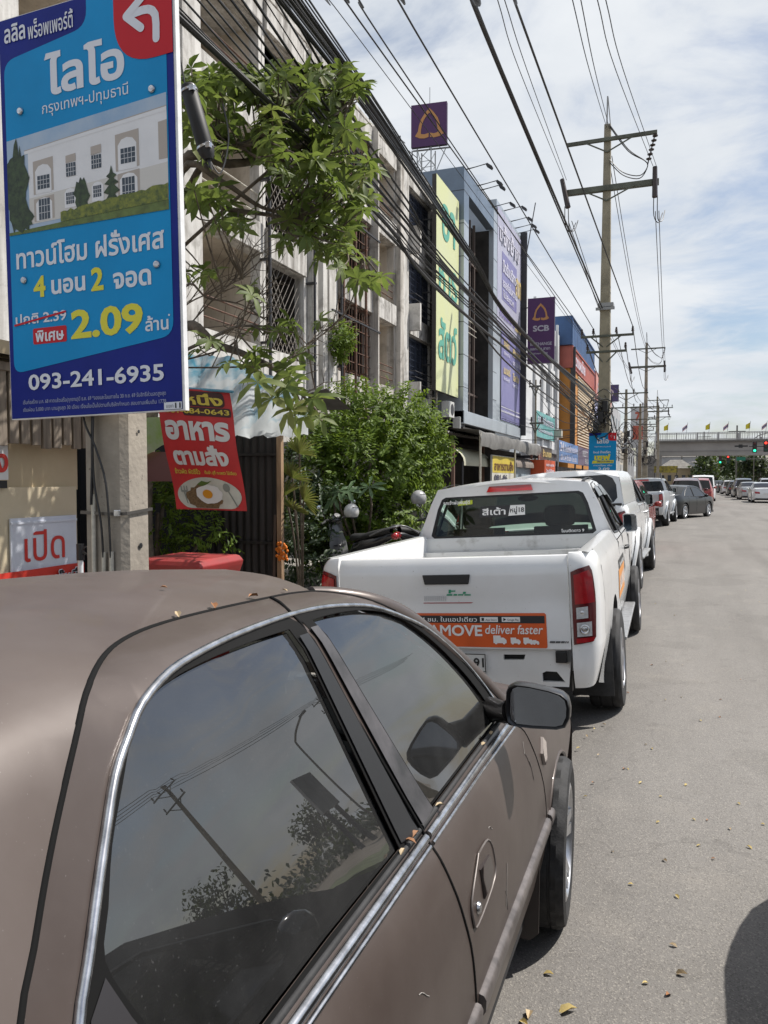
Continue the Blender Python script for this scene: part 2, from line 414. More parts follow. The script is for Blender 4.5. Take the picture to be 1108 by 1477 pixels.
def tyre_mb(r, w, rr, n=96, steps=True):
    """tyre round the x axis, outer side at x = 0, inner at -w"""
    pr_ = [(rr, -0.02), (r*0.86, -0.002), (r*0.95, -0.008), (r-0.006, -0.022), (r, -0.035), (r, -0.30*w), (r-0.009, -0.31*w), (r-0.009, -0.35*w), (r, -0.36*w), (r, -0.64*w), (r-0.009, -0.65*w), (r-0.009, -0.69*w), (r, -0.70*w), (r, -w+0.035), (r-0.006, -w+0.022), (r*0.95, -w+0.008), (r*0.86, -w+0.002), (rr, -w+0.02)]
    mb = MB(); rows = []
    for k in range(n):
        a = 2*math.pi*k/n; row = []
        for i, (q, h) in enumerate(pr_):
            if steps and 3 <= i <= 14:
                cut = (k + int(i*1.2)) % 5 == 0
                if cut and (i in (3, 4, 5, 8, 9, 12, 13, 14)): q -= 0.008
            row.append((h, q*math.cos(a), q*math.sin(a)))
        rows.append(row)
    rows.append(rows[0]); return mb.grid(rows)
def rim_mb(rr, w, spokes=5, split=True, deep=0.05):
    mb = MB(); mb.lathe([(rr+0.006, -0.012), (rr-0.012, -0.006), (rr-0.022, -0.02), (rr-0.03, -0.10), (rr-0.035, -w+0.03), (0.06, -w+0.05)], (0, 0, 0), (1, 0, 0), 40)
    mb.lathe([(0.0, -deep+0.03), (0.05, -deep+0.026), (0.075, -deep+0.012), (0.08, -deep-0.02)], (0, 0, 0), (1, 0, 0), 20)
    for k in range(spokes):
        for s in ((-0.13, 0.13) if split else (0,)):
            a = 2*math.pi*k/spokes; b = a+s*1.3
            p0 = (-deep+0.005, 0.06*math.cos(a+s*.6), 0.06*math.sin(a+s*.6)); p1 = (-0.022, (rr-0.012)*math.cos(b), (rr-0.012)*math.sin(b))
            d = Vector(p1)-Vector(p0); t = Vector((0, -math.sin(b), math.cos(b)))*(0.02 if split else 0.036); nn = d.cross(t).normalized()*0.012
            mb.obox((Vector(p0)+Vector(p1))/2, d/2, t, nn)
    return mb
def place(mb, fn): mb.v = [tuple(fn(Vector(v))) for v in mb.v]; return mb
def wheel(parent, x, y, z, side, r, w, rr, rimmat=None, spokes=5, split=True, steer=0.0, n=96, deep=0.05, steps=True):
    o = ORIG[parent.name]; M = Matrix.Rotation(steer, 3, 'Z')
    fn = lambda v: M @ Vector((v.x*side, v.y*side, v.z)) + Vector((x, y, z))
    t = obj('wheel', place(tyre_mb(r, w, rr, n, steps), fn), RUBBER, parent, smooth=22)
    obj('rim', place(rim_mb(rr, w, spokes, split, deep), fn), rimmat or ALLOY, t, smooth=35)
    return t

# ------------------------------------------------------------------ brown saloon in the foreground (y forward, s up along its side)
BX = -1.25
PFX = [-.50,-.455,-.425,-.41,-.408,-.412,-.428,-.452,-.47,-.50,-.70,-.722,-.755,-.80,-.88,-1.05,-1.25]
PFZ = [.15,.26,.40,.5,.6,.7,.83,.92,.962,.985,1.42,1.452,1.474,1.487,1.503,1.527,1.537]
PFL = np.concatenate([[0], np.cumsum(np.hypot(np.diff(PFX), np.diff(PFZ)))]); PFL = PFL - PFL[9]
_ss = np.linspace(PFL[0], PFL[-1], 600); _k = np.ones(25)/25
_pad = lambda a: np.convolve(np.concatenate([np.full(12, a[0]), a, np.full(12, a[-1])]), _k, 'valid')
_sx, _sz = _pad(np.interp(_ss, PFL, PFX)), _pad(np.interp(_ss, PFL, PFZ))
_sx = _sx + (BX-_sx[-1])*np.clip((_ss-(_ss[-1]-.25))/.25, 0, 1)
def bsurf(y, s, off=0.0):
    def P(y, s):
        x = np.interp(s, _ss, _sx); z = np.interp(s, _ss, _sz); k = min(1.1, max(0, (z-.985)/.5))
        fr = max(0, y-2.75); z2 = z + k*(-.05*max(0, y-.95)**2 - .22*max(0, .8-y)**2 - 0.7*max(0, -y)**2)
        if z <= .99: x -= 0.05*fr**2 + .04*max(0, -.2-y)**2; z2 -= (.27*fr-.02*fr*fr)*max(0, (z-.5)/.47)
        return Vector((x, y, z2))
    p = P(y, s)
    if off:
        n = (P(y+.004, s)-P(y-.004, s)).cross(P(y, s+.004)-P(y, s-.004)).normalized(); p = p + n*off
    return p
def spl(pts, n=4):
    out = []
    for i in range(len(pts)-1):
        p0, p1, p2, p3 = pts[max(0,i-1)], pts[i], pts[i+1], pts[min(len(pts)-1,i+2)]
        for k in range(n):
            t = k/n; out.append(tuple(.5*(2*b+(c-a)*t+(2*a-5*b+4*c-d)*t*t+(3*b-a-3*c+d)*t**3) for a, b, c, d in zip(p0, p1, p2, p3)))
    return out + [pts[-1]]
def both(build):                        # right side as built and the left side mirrored
    a = MB(); build(a); b = MB(); b.v = [(2*BX-v[0], v[1], v[2]) for v in a.v]; b.f = [f[::-1] for f in a.f]
    return a, b
def brown_car():
    paint = mat('brown_paint', (0.064, 0.047, 0.040), 0.40, 0.25, col2=(0.094, 0.074, 0.065), vscale=2.2, coat=0.15, speck=((0.15, 0.13, 0.12), 190, 0.73), bump=0.03, bscale=9)
    roofp = mat('brown_roof_paint', (0.092, 0.070, 0.060), 0.50, 0.12, col2=(0.120, 0.097, 0.086), vscale=2.6, coat=0.12, speck=((0.17, 0.15, 0.135), 230, 0.735), bump=0.03, bscale=7)
    gl = glass('dusty_car_glass', (0.055, 0.06, 0.06), 2.1, dust=0.075, dcol=(0.25, 0.25, 0.25))
    t = root('brown_saloon', 'old faded brown saloon with tinted side windows, closest to the camera', 'car', (BX, 1.75, 0), world=True)
    f = lambda o: (lambda a, b: bsurf(a, b, o))
    RG = [(1.376,.522),(1.253,.522),(1.132,.519),(1.037,.514),(.966,.506),(.910,.492),(.871,.473),(.836,.445),(.801,.405),(.750,.345),(.713,.286),(.684,.239),(.70,.17),(.725,.10),(.755,.03),(1.10,.030),(1.427,.024)]
    FG = [(1.490,.529),(1.623,.530),(1.779,.519),(1.929,.485),(2.062,.418),(2.176,.326),(2.269,.206),(2.313,.101),(2.325,.020),(1.646,.020)]
    CO = [(.545,.02),(.583,.12),(.625,.205),(.663,.254),(.708,.314),(.747,.364),(.791,.418),(.834,.461),(.888,.497),(.978,.527),(1.08,.542),(1.189,.552),(1.323,.560),(1.473,.566),(1.619,.562),(1.787,.541),(1.878,.515),(1.984,.478),(2.103,.425),(2.212,.352),(2.306,.256),(2.37,.138),(2.40,.02)]
    G = [(.46,0),(.515,.14),(.568,.249),(.608,.301),(.648,.355),(.696,.414),(.754,.479),(.814,.535),(.899,.590),(.97,.622),(1.056,.643),(1.16,.652),(1.30,.655),(1.456,.658),(1.62,.664),(1.737,.660),(1.80,.632),(1.854,.582),(1.921,.524),(2.055,.448),(2.191,.352),(2.31,.245),(2.41,.125),(2.47,.02)]
    seam = [(1.522,.655),(1.50,.62),(1.450,.560),(1.437,.53),(1.545,-.003)]
    gapB = [(1.545,-.003),(1.548,-.054),(1.563,-.103),(1.598,-.197),(1.636,-.297),(1.662,-.408),(1.685,-.536),(1.69,-.70)]
    gapF = [(2.40,.0),(2.438,-.042),(2.495,-.082),(2.552,-.169),(2.645,-.315),(2.705,-.501),(2.715,-.70)]
    CO = [(y, q-.007 if q > .45 else q) for y, q in CO]; RG = spl(RG[:14], 3)+RG[14:]; FG = spl(FG[:9], 3)+FG[9:]; CO = spl(CO, 3); G = spl(G[:16], 3)+spl(G[15:], 3)[1:]; nG = 46; gapB = spl(gapB, 3); gapF = spl(gapF, 3)
    iB = [i for i, p in enumerate(G) if p[0] > 1.522][0]
    def arch(cy, r, a0, a1, n=14):      # wheel arch as points (y, s); s from height on the lower profile
        out = []
        for i in range(n+1):
            a = R(a0+(a1-a0)*i/n); z = .33+r*math.sin(a); out.append((cy+r*math.cos(a), float(np.interp(z, PFZ[:10], PFL[:10]))))
        return out
    rear_low = [(.46,0),(.47,-.20),(.60,-.36),(.74,-.50),(.80,-.70)]
    rd = rear_low[::-1] + G[:iB] + seam + gapB[1:]
    fd = gapB[::-1][:-1] + seam[::-1] + G[iB:] + gapF
    for side in (0, 1):
        w = lambda build: both(build)[side]
        lab = ('', '')
        d = obj('rear_door', w(lambda a: a.panel(rd, [RG], f(0), .05)), paint, t, smooth=40)
        d2 = obj('front_door', w(lambda a: a.panel(fd, [FG], f(0), .05)), paint, t, smooth=40)
        obj('window', w(lambda a: a.panel(RG, [], f(-.008), .07)), gl, d, smooth=40)
        obj('window', w(lambda a: a.panel(FG, [], f(-.008), .07)), gl, d2, smooth=40)
        iC = [i for i, p in enumerate(CO) if p[0] > 1.4][0]
        ins = lambda pts, k: pts
        obj('window_seal', w(lambda a: a.panel(CO[:iC]+[(1.42,.562),(1.432,.53),(1.536,.002)], [RG], f(.002), .05)), SEAL, d, smooth=40)
        obj('window_seal', w(lambda a: a.panel([(1.448,.53),(1.44,.564)]+CO[iC:]+[(1.552,.002)], [FG], f(.002), .05)), SEAL, d2, smooth=40)
        def trimline(a, pts, r, o, n=8): a.tube([bsurf(y, s, o) for y, s in pts], r, n)
        obj('chrome_surround', w(lambda a: trimline(a, [(y, s) for y, s in CO[:iC]]+[(1.428,.558)], .0072, .003)), CHROME, d, smooth=60)
        obj('chrome_surround', w(lambda a: trimline(a, [(1.442,.559)]+CO[iC:], .0066, .003)), CHROME, d2, smooth=60)
        obj('belt_moulding', w(lambda a: (trimline(a, [(.49,-.006),(1.0,-.006),(1.535,-.010)], .0105, .004), trimline(a, [(.49,-.026),(1.0,-.026),(1.535,-.030)], .0055, .002))), CHROME, d, smooth=60)
        obj('belt_moulding', w(lambda a: (trimline(a, [(1.552,-.010),(2.0,-.012),(2.40,-.02)], .0095, .004), trimline(a, [(1.555,-.030),(2.0,-.032),(2.42,-.042)], .005, .002))), CHROME, d2, smooth=60)
        obj('belt_seal', w(lambda a: trimline(a, [(.55,.016),(1.0,.016),(1.535,.012)], .006, .002)), RUBBER, d, smooth=60)
        obj('belt_seal', w(lambda a: trimline(a, [(1.552,.012),(2.0,.012),(2.39,.010)], .006, .002)), RUBBER, d2, smooth=60)
        obj('pillar_trim', w(lambda a: a.panel([(1.386,.50),(1.425,.50),(1.528,.01),(1.437,.03)], [], f(.006), .04)), BLACK, d, smooth=40)
        obj('pillar_trim', w(lambda a: a.panel([(1.450,.51),(1.484,.51),(1.636,.02),(1.556,.01)], [], f(.006), .04)), mat('worn_black', (0.03, 0.03, 0.032), 0.5, col2=(0.085, 0.08, 0.085), vscale=9), d2, smooth=40)
        obj('quarter_trim', w(lambda a: a.panel([(.60,.13),(.64,.20),(.675,.225),(.69,.17),(.72,.09),(.745,.02),(.56,.02)], [], f(.004), .04)), mat('quarter_grey', (0.03, 0.028, 0.03), 0.35), d, smooth=40)
        obj('door_gap', w(lambda a: trimline(a, G[:iB], .0052, -.0022)), SEAL, d, smooth=60)
        obj('door_gap', w(lambda a: (trimline(a, gapB, .0052, -.002), trimline(a, seam, .004, .0015))), SEAL, d, smooth=60)
        obj('door_gap', w(lambda a: (trimline(a, G[iB-1:], .0045, -.0015), trimline(a, gapF, .0035, -.0015))), SEAL, d2, smooth=60)
        def mould(a, y0, y1):
            rows = []
            for y in lin(y0, y1, 12): rows.append([bsurf(y, s, o) for s, o in ((-.505,0),(-.502,.012),(-.490,.018),(-.465,.018),(-.455,.012),(-.452,0))])
            a.grid(rows); a.f += [tuple(range(len(a.v)-72, len(a.v)-66))[::-1], tuple(range(len(a.v)-6, len(a.v)))]
        grey = mat('moulding_grey', (0.13, 0.115, 0.11), 0.4, 0.3, var=0.35, vscale=18)
        obj('rub_moulding', w(lambda a: mould(a, .82, 1.67)), grey, d, smooth=50)
        obj('rub_moulding', w(lambda a: mould(a, 1.70, 2.695)), grey, d2, smooth=50)
        # handle of the front door (and of the rear one)
        for dd, y0, s0 in ((d2, 0, 0), (d, -.98, 0)):
            hp = [(1.775+y0,-.158),(1.868+y0,-.165),(1.898+y0,-.215),(1.880+y0,-.268),(1.70+y0,-.288),(1.668+y0,-.262),(1.675+y0,-.215)]; hp = spl(hp+[hp[0]], 4)[:-1]
            h = obj('door_handle', w(lambda a: a.panel(hp, [], f(.003), .03)), paint, dd, smooth=40)
            obj('handle_rim', w(lambda a: trimline(a, hp+hp[:1], .0028, .003, 6)), mat('rim_line', (0.16, 0.14, 0.13), 0.4, 0.3), h, smooth=60)
            obj('grip', w(lambda a: a.panel([(1.76+y0,-.19),(1.85+y0,-.195),(1.868+y0,-.235),(1.85+y0,-.258),(1.765+y0,-.262)], [], f(.007), .03, .006, (-1, 0, 0))), mat('grip_brown', (0.04, 0.031, 0.028), 0.3, coat=.3), h, smooth=30)
            c = bsurf(1.712+y0, -.255, .004); obj('lock', w(lambda a: a.lathe([(.0, .006), (.011, .006), (.014, 0.0)], c, (1, 0, 0.1), 14)), CHROME, h, smooth=40)
        # front wing
        ar = arch(3.05, .365, -20, 200)
        wing = gapF[::-1][:-1] + [(2.42,.0),(2.9,-.02),(3.4,-.03),(3.80,-.05),(3.80,-.55)] + ar
        o = obj('front_wing', w(lambda a: a.panel([(y+.002 if i < len(gapF)-1 else y, s) for i, (y, s) in enumerate(wing)], [], f(0), .06)), paint, t, smooth=40)
        obj('arch_lip', w(lambda a: a.tube([bsurf(y, s, -.004) for y, s in ar], .009, 6)), paint, o, smooth=60)
        obj('arch_liner', w(lambda a: a.grid([[bsurf(y, s, -.004), bsurf(y, s, -.004)+Vector((-.30, 0, .0))] for y, s in ar])), BLACK, o, smooth=60)
        obj('side_marker', w(lambda a: a.panel([(2.69,-.165),(2.73,-.195),(2.715,-.245),(2.672,-.258),(2.648,-.21)], [], f(.009), .03, .009, (-1, 0, 0))), mat('marker_lens', (0.42, 0.36, 0.32), 0.25, coat=.5), o, smooth=30)
        obj('rub_moulding', w(lambda a: mould(a, 2.722, 2.79)), grey, o, smooth=50)
        ar2 = arch(.45, .365, -20, 200)
        quarter = rear_low + [(.82, -.72)] + ar2[1:] + [(-.70,-.55),(-.70,-.02),(-.45,0.0)]
        obj('rear_quarter', w(lambda a: a.panel(quarter, [], f(0), .07)), paint, t, smooth=40)
        obj('sill', w(lambda a: a.panel([(.80,-.865),(2.70,-.865),(2.70,-.705),(.80,-.705)], [], f(-.004), .1)), paint, t, smooth=40)
        obj('mud_flap', w(lambda a: a.prism([(-.41,.47),(-.425,.44),(-.43,.14),(-.46,.11),(-.58,.11),(-.58,.47)], lambda x, z, k: (x, 2.655+.06*(.47-z)+k, z), .008)), mat('flap', (0.035, 0.028, 0.026), 0.6, speck=((0.25, 0.24, 0.22), 90, 0.72)), t)
        # roof half with its rear pillar
        rf = G[:nG] + [(1.79,.72),(1.86,.82),(1.93,.94),(1.965,PFL[-1]),(-.02,PFL[-1]),(.02,.80),(-.08,.60),(-.30,.30),(-.46,.0)]
        obj('roof', w(lambda a: a.panel(rf, [], f(0), .06)), roofp, t, smooth=60)
        obj('a_pillar', w(lambda a: a.tube([bsurf(y, s, -.012)+Vector((-.012, .026, .0)) for y, s in G[nG-1:]], [float(np.interp(i, [0, 10, 24], [.02, .032, .036])) for i in range(len(G[nG-1:]))], 10)), paint, t, smooth=60)
        # mirror
        def mir(a, depth0=0, inset=0.0, only=None):
            cx, cz, y0 = -.362, 1.086, 2.205
            O = [(-.092,.045),(-.086,.062),(-.070,.071),(-.03,.069),(.03,.060),(.065,.051),(.084,.036),(.090,.012),(.089,-.018),(.078,-.044),(.055,-.052),(-.02,-.054),(-.070,-.052),(-.087,-.040),(-.093,-.015)]
            fnp = lambda x, z, y, k: Vector((cx+x*k, y+.10*(x*k)+.05*z, cz+z*k-.004))
            if only == 'glass':
                P = [fnp(x, z, y0+.008, .87) for x, z in O]; a.add(P, [tuple(range(len(P)))]); return
            rows = [[fnp(x, z, y, k) for x, z in O] for y, k in ((y0+.010,.88),(y0,.92),(y0-.003,.97),(y0+.004,1.0),(y0+.03,1.0),(y0+.06,.93),(y0+.085,.78),(y0+.10,.5),(y0+.104,.1))]
            a.grid([r+r[:1] for r in rows])
            a.tube([(-.44, 2.24, 1.06), (-.475, 2.27, 1.045), (-.53, 2.33, 1.035)], [.042, .032, .036], 12)
        mo = obj('wing_mirror', w(lambda a: mir(a)), mat('mirror_shell', (0.014, 0.013, 0.013), 0.35, coat=0.3), t, smooth=50)
        obj('mirror_glass', w(lambda a: mir(a, only='glass')), MIRROR, mo)
    random.seed(77); scr = mat('paint_scratch', (.30,.28,.26), .6); a = MB()
    for y, s0, dy, ds in ((2.03,-.30,-.03,-.10),(2.0,-.36,.02,-.06),(2.42,-.13,.05,-.06),(2.46,-.17,.03,-.07),(2.44,-.10,-.02,-.03),(1.30,-.20,.05,-.03),(1.10,-.33,.16,-.02),(1.42,-.36,.04,-.05),(1.9,-.15,.03,-.01)): a.tube([bsurf(y+dy*k, s0+ds*k+.004*math.sin(k*5), .0006) for k in lin(0,1,5)], .0009, 4)
    obj('scratch', a, scr, t)
    # across the car
    def span(rows): a = MB(); a.grid(rows); return a
    def mir_rows(pts): return [[(x, y, z) for x in lin(p[0], 2*BX-p[0], 13) for y, z in ((p[1]+p[3]*(1-((x-BX)/(p[0]-BX))**2), p[2]+p[4]*(1-((x-BX)/(p[0]-BX))**2)),)] for p in pts]
    obj('bonnet', span(mir_rows([(-.55,2.47,.975,.12,.045),(-.50,2.75,.972,.05,.03),(-.515,3.2,.848,.02,.035),(-.56,3.7,.715,.05,.04),(-.59,3.86,.66,.06,.03)])), paint, t, smooth=40)
    obj('windscreen', span(mir_rows([(-.865,1.80,1.452,.17,-.005),(-.76,2.05,1.33,.17,.0),(-.64,2.32,1.13,.16,.0),(-.57,2.48,.985,.16,.02)])), TINT, t, smooth=60)
    obj('rear_window', span(mir_rows([(-.92,.03,1.40,0,.03),(-.82,-.25,1.2,-.05,.04),(-.72,-.45,.99,-.08,.04)])), TINT, t, smooth=60)
    obj('boot_lid', span(mir_rows([(-.56,-.40,.985,-.05,.02),(-.56,-.64,.955,-.08,.02),(-.57,-.72,.90,-.08,.0),(-.57,-.76,.5,-.06,.0)])), paint, t, smooth=40)
    fb = obj('front_bumper', span(mir_rows([(-.47,3.80,.62,.13,0),(-.46,3.83,.50,.13,0),(-.46,3.83,.32,.13,0),(-.50,3.78,.20,.13,0)])), paint, t, smooth=60)
    obj('rear_bumper', span(mir_rows([(-.48,-.70,.55,-.1,0),(-.47,-.74,.46,-.1,0),(-.48,-.74,.25,-.1,0)])), paint, t, smooth=60)
    a = MB(); a.box(-1.9, -.6, 3.86, 3.9, .50, .64); obj('grille', a, BLACK, t)
    for s in (-1, 1):
        a = MB(); a.box(BX+s*.62-.12, BX+s*.62+.12, 3.80, 3.885, .50, .65); obj('headlight', a, CLEARLENS, t, bevel=.02)
        a = MB(); a.box(BX+s*.62-.14, BX+s*.62+.14, -.80, -.72, .62, .80); obj('tail_light', a, REDLENS, t, bevel=.015)
    a = MB(); a.box(-2.02, -.48, -.6, 3.7, .17, .22); a.box(-2.0, -.5, 2.35, 2.5, .22, .94); a.box(-2.0, -.5, -.55, -.35, .22, .90); obj('floor_pan', a, DARKIN, t)
    seat = mat('seat_cloth', (0.05, 0.047, 0.045), 0.9, var=0.2, vscale=20)
    def seatback(x0, x1, y, z0, z1, lean=.28):
        a = MB(); a.grid([[(x, y+o-lean*(z-z0), z) for x, o in ((x0, .05), (x0+.05, -.0), (x1-.05, 0), (x1, .05), (x1, .15), (x0, .15), (x0, .05))] for z in lin(z0, z1, 5)]); a.f.append(tuple(range(len(a.v)-7, len(a.v)-1))); return a
    for x0, x1 in ((-1.17, -.63), (-1.87, -1.33)):
        s_ = obj('front_seat', seatback(x0, x1, 1.62, .42, 1.02), seat, t, smooth=40)
        a = MB(); a.box(x0+.13, x1-.13, 1.40, 1.50, 1.06, 1.24); obj('head_restraint', a, seat, s_, bevel=.03)
        a = MB(); a.box(x0, x1, 1.65, 2.12, .30, .46); obj('cushion', a, seat, s_, bevel=.04)
    s_ = obj('rear_seat', seatback(-1.88, -.62, .66, .42, 1.0), seat, t, smooth=40)
    a = MB(); a.box(-1.88, -.62, .68, 1.14, .30, .46); obj('cushion', a, seat, s_, bevel=.04)
    a = MB(); a.grid([[(x, y, z) for x in (-1.95, -1.25, -.55)] for y, z in ((2.52, .95), (2.1, .96), (2.02, .90), (2.02, .6))]); obj('dashboard', a, DARKIN, t, smooth=40)
    a = MB(); a.lathe([(.17, 0), (.185, .012), (.17, .024), (.155, .012)], (-.9, 1.93, .86), (0, -.85, .5), 28, True); obj('steering_wheel', a, BLACK, t, smooth=60)
    a = MB(); a.grid([[(x, y, .97) for x in (-1.95, -.56)] for y in (.62, -.42)]); obj('parcel_shelf', a, DARKIN, t)
    wheel(t, -.366, 3.05, .318, 1, .318, .185, .215, spokes=5, steer=R(3.5)); wheel(t, 2*BX+.358, 3.05, .318, -1, .318, .185, .215)
    wheel(t, -.40, .45, .318, 1, .318, .185, .215); wheel(t, 2*BX+.40, .45, .318, -1, .318, .185, .215)
brown_car()
# ------------------------------------------------------------------ pickups (local: x right, y forward from the rear axle, z up)
CLEARG = glass('clear_screen', (.62,.70,.66), 1.45, dust=.02)
def HW(z): return float(np.interp(z, [.40,.50,.70,1.0,1.15,1.24,1.285,1.30], [.885,.91,.952,.958,.952,.938,.915,.895]))
def pk_side(y, z, off=0.0):              # outer skin: bed and doors below, leaning cab above the belt
    if z <= 1.215: x = HW(z)
    else: x = HW(1.215) - .02*min(1,(z-1.215)/.02) - .40*(z-1.215) - .10*max(0, z-1.6)
    if y > 3.0: x -= .10*((y-3.0))**2
    return Vector((x+off, y, z))
def pk_bed(y, z, off=0.0): return Vector((HW(z)+off, y, z))
CORN = [(.772,-1.300),(.80,-1.298),(.86,-1.288),(.905,-1.265),(.935,-1.225),(.951,-1.16),(.958,-1.0)]
CORL = [0]
for (a_, b_), (c_, d_) in zip(CORN, CORN[1:]): CORL.append(CORL[-1]+math.hypot(c_-a_, d_-b_))
def corner(u, z, off=0.0):
    x, y = float(np.interp(u, CORL, [c[0] for c in CORN])), float(np.interp(u, CORL, [c[1] for c in CORN]))
    k = HW(z)/.958; y += .05*max(0, (z-1.2)/.1)**2*.6 + .10*max(0, (.62-z)/.17)**2*.6
    n = Vector((min(1, u/.28), -1+min(1, u/.30), 0)).normalized()
    return Vector((.772+(x-.772)*(1+(k-1)*6), y, z)) + n*off
def tg(x, z, off=0.0):
    y = -1.30 + .045*max(0, (z-1.235)/.05)**2 + .012*math.exp(-((z-1.0)/.06)**2) - .015*(1-(x/.77)**2)
    return Vector((x, y-off, z))
def arcpts(cy, cz, r, a0, a1, n=16): return [(cy+r*math.cos(R(a0+(a1-a0)*i/n)), cz+r*math.sin(R(a0+(a1-a0)*i/n))) for i in range(n+1)]
def flipx(a): b = MB(); b.v = [(-v[0], v[1], v[2]) for v in a.v]; b.f = [f[::-1] for f in a.f]; return b
def pickup(name, label, loc, rot, paint, cab='space', canopy=False, flares=False, detail=False, group=None, wb=3.1):
    t = root(name, label, 'pickup truck', loc, rot, group)
    def lr(nm, build, m, par=None, smooth=40, **k):
        a = MB(); build(a); o1 = obj(nm, a, m, par[0] if par else t, smooth, **k); o2 = obj(nm, flipx(a), m, par[1] if par else t, smooth, **k); return o1, o2
    ys = .90                             # rear wall of the cab
    ar = arcpts(0, .40, .46, 194, -14)
    bed = [(-1.0,.42),(-.45,.40)]; bed = [(-1.0,.43)] + ar + [(.90,.43),(.90,1.30),(-1.0,1.30)]
    lr('bed_side', lambda a: (a.panel(bed, [], pk_bed, .11), a.grid([[pk_bed(y, 1.30), Vector((.86, y, 1.305)), Vector((.815, y, 1.30)), Vector((.80, y, 1.28)), Vector((.80, y, .75))] for y in lin(-1.24, .90, 6)])), paint)
    c = lr('rear_corner', lambda a: a.grid([[corner(u, z) for u in CORL] for z in [.45,.52,.6,.66,.72,.722,.8,.95,1.1,1.2,1.24,1.27,1.29,1.30]]+[[Vector((min(p.x, .86), max(p.y, -1.24), 1.304)) for p in [corner(u, 1.30) for u in CORL]]]), paint)
    def cpanel(a, poly, off): a.panel(poly, [], lambda u, z: corner(u, z, off), .03, off-.001 if 0 else 0)
    LO = [(.012,.735),(.012,1.185),(.06,1.205),(.135,1.222),(.150,1.19),(.158,1.05),(.155,.90),(.150,.78),(.128,.752)]
    lt = lr('tail_light', lambda a: cpanel(a, LO, .010), mat('lamp_body', (0.10, 0.008, 0.010), 0.15, coat=0.6))
    lr('red_lens', lambda a: cpanel(a, [(.028,.985),(.028,1.165),(.125,1.195),(.138,1.15),(.142,.995)], .016), REDLENS, lt)
    lr('clear_lens', lambda a: (cpanel(a, [(.034,.895),(.034,.965),(.10,.972),(.10,.90)], .016), cpanel(a, [(.034,.785),(.034,.872),(.12,.878),(.12,.79)], .016)), CLEARLENS, lt)
    lr('red_lens', lambda a: cpanel(a, [(.028,.745),(.028,.775),(.138,.782),(.130,.757)], .016), REDLENS, lt)
    if detail:
        lr('reflector', lambda a: a.lathe([(.028,0),(.030,.006),(.024,.008),(.018,.003),(.0,.009)], corner(.077, .832, .017), (.2,-1,0), 20), CHROME, lt); lr('bulb', lambda a: a.lathe([(.012,0),(.0,.008)], corner(.067, .935, .016), (.2,-1,0), 12), CHROME, lt)
    a = MB(); a.panel([(-.765,.705),(.765,.705),(.765,1.285),(-.765,1.285)], [], tg, .07, .04, (0,1,0)); a.grid([[(x, -1.255+o, z) for o, z in ((0,1.285),(.02,1.29),(.05,1.285),(.05,.75))] for x in (-.765,.765)])
    tgt = obj('tailgate', a, paint, t, smooth=40)
    a = MB(); a.prism([(-.165,1.183),(.155,1.183),(.142,1.12),(-.152,1.12)], lambda x, z, k: tg(x, z, .002+k), .010); h = obj('tailgate_handle', a, BLACK, tgt, bevel=.006)
    # bumper zone
    a = MB(); a.panel([(-.735,.46),(.735,.46),(.765,.70),(-.765,.70)], [[(.335,.625),(.335,.660),(.475,.662),(.465,.628)], [(.575,.49),(.575,.545),(.60,.558),(.665,.556),(.715,.49)], [(-.475,.628),(-.48,.66),(-.34,.66),(-.34,.625)], [(-.715,.49),(-.665,.556),(-.60,.558),(-.575,.545),(-.575,.49)]], lambda x, z: Vector((x, -1.272+.10*max(0,(.6-z))**1, z)), .08, .03, (0,1,0))
    a.grid([[(x, y, z) for y, z in ((-1.262,.46),(-1.10,.43))] for x in (-.735,.735)])
    bp = obj('rear_bumper', a, paint if not canopy and not flares else mat('grey_bumper', (0.18,0.185,0.19), .35, .5), t, smooth=30)
    a = MB(); a.box(-.75,.75,-1.22,-1.15,.42,.72); a.box(-.70,.70,-1.15,-.9,.40,.55); obj('bumper_recess', a, BLACK, bp)
    for s in (-1, 1):
        a = MB(); a.box(s*.70-.034, s*.70+.034, -1.30, -1.26, .618, .69); obj('tailgate_stop', a, BLACK, bp, bevel=.004)
    a = MB(); a.obox((.055,-1.288,.607), (.17,0,0), (0,.006,0), (0,0,.058)); pl = obj('number_plate', a, mat('plate_white', (.62,.62,.60), .4), bp, bevel=.003)
    if detail:
        a = MB(); lettering(a, '91', (0,-1.295,0), (1,0,0), (0,0,1), .21, .578, h=.062, bold=.02, align='R'); obj('number', a, BLACK, pl)
        a = MB()
        for z0, z1, x0, x1 in ((.549,.553,-.112,.222),(.661,.665,-.112,.222),(.553,.661,.217,.222)): a.box(x0,x1,-1.297,-1.294,z0,z1)
        obj('plate_border', a, BLACK, pl)
    # bed
    bedm = mat('bed_liner', (.55,.555,.55), .5, col2=(.25,.24,.22), vscale=5, thr=(.55,.75))
    a = MB(); a.grid([[(x, y, z) for y, z in ((-1.22,.75),(.86,.75),(.87,1.02),(.885,1.03),(.885,1.24),(.90,1.275))] for x in (-.81,.81)]); a.box(-.8,.8,.80,.87,1.11,1.15); a.box(-.8,.8,-1.2,.9,.55,.74); obj('cargo_bed', a, bedm, t, smooth=30)
    # cab
    d1 = .48 if cab == 'space' else 1.0
    yB = ys+.17+d1+ .02
    yR = 2.0 if cab == 'space' else 2.25     # front edge of the roof
    yW = yR+.86                              # foot of the windscreen
    arf = arcpts(wb, .40, .46, 194, -14)
    low = [(.91,.45),(wb-.455-.16,.45)] + [(p[0], p[1]) for p in arf] + [(wb+.78,.45),(wb+.82,.80),(wb+.72,1.0),(wb+.2,1.10),(yW,1.16),(yW-.1,1.215),(.91,1.215)]
    lr('cab_side', lambda a: a.panel(low, [], pk_side, .11), paint)
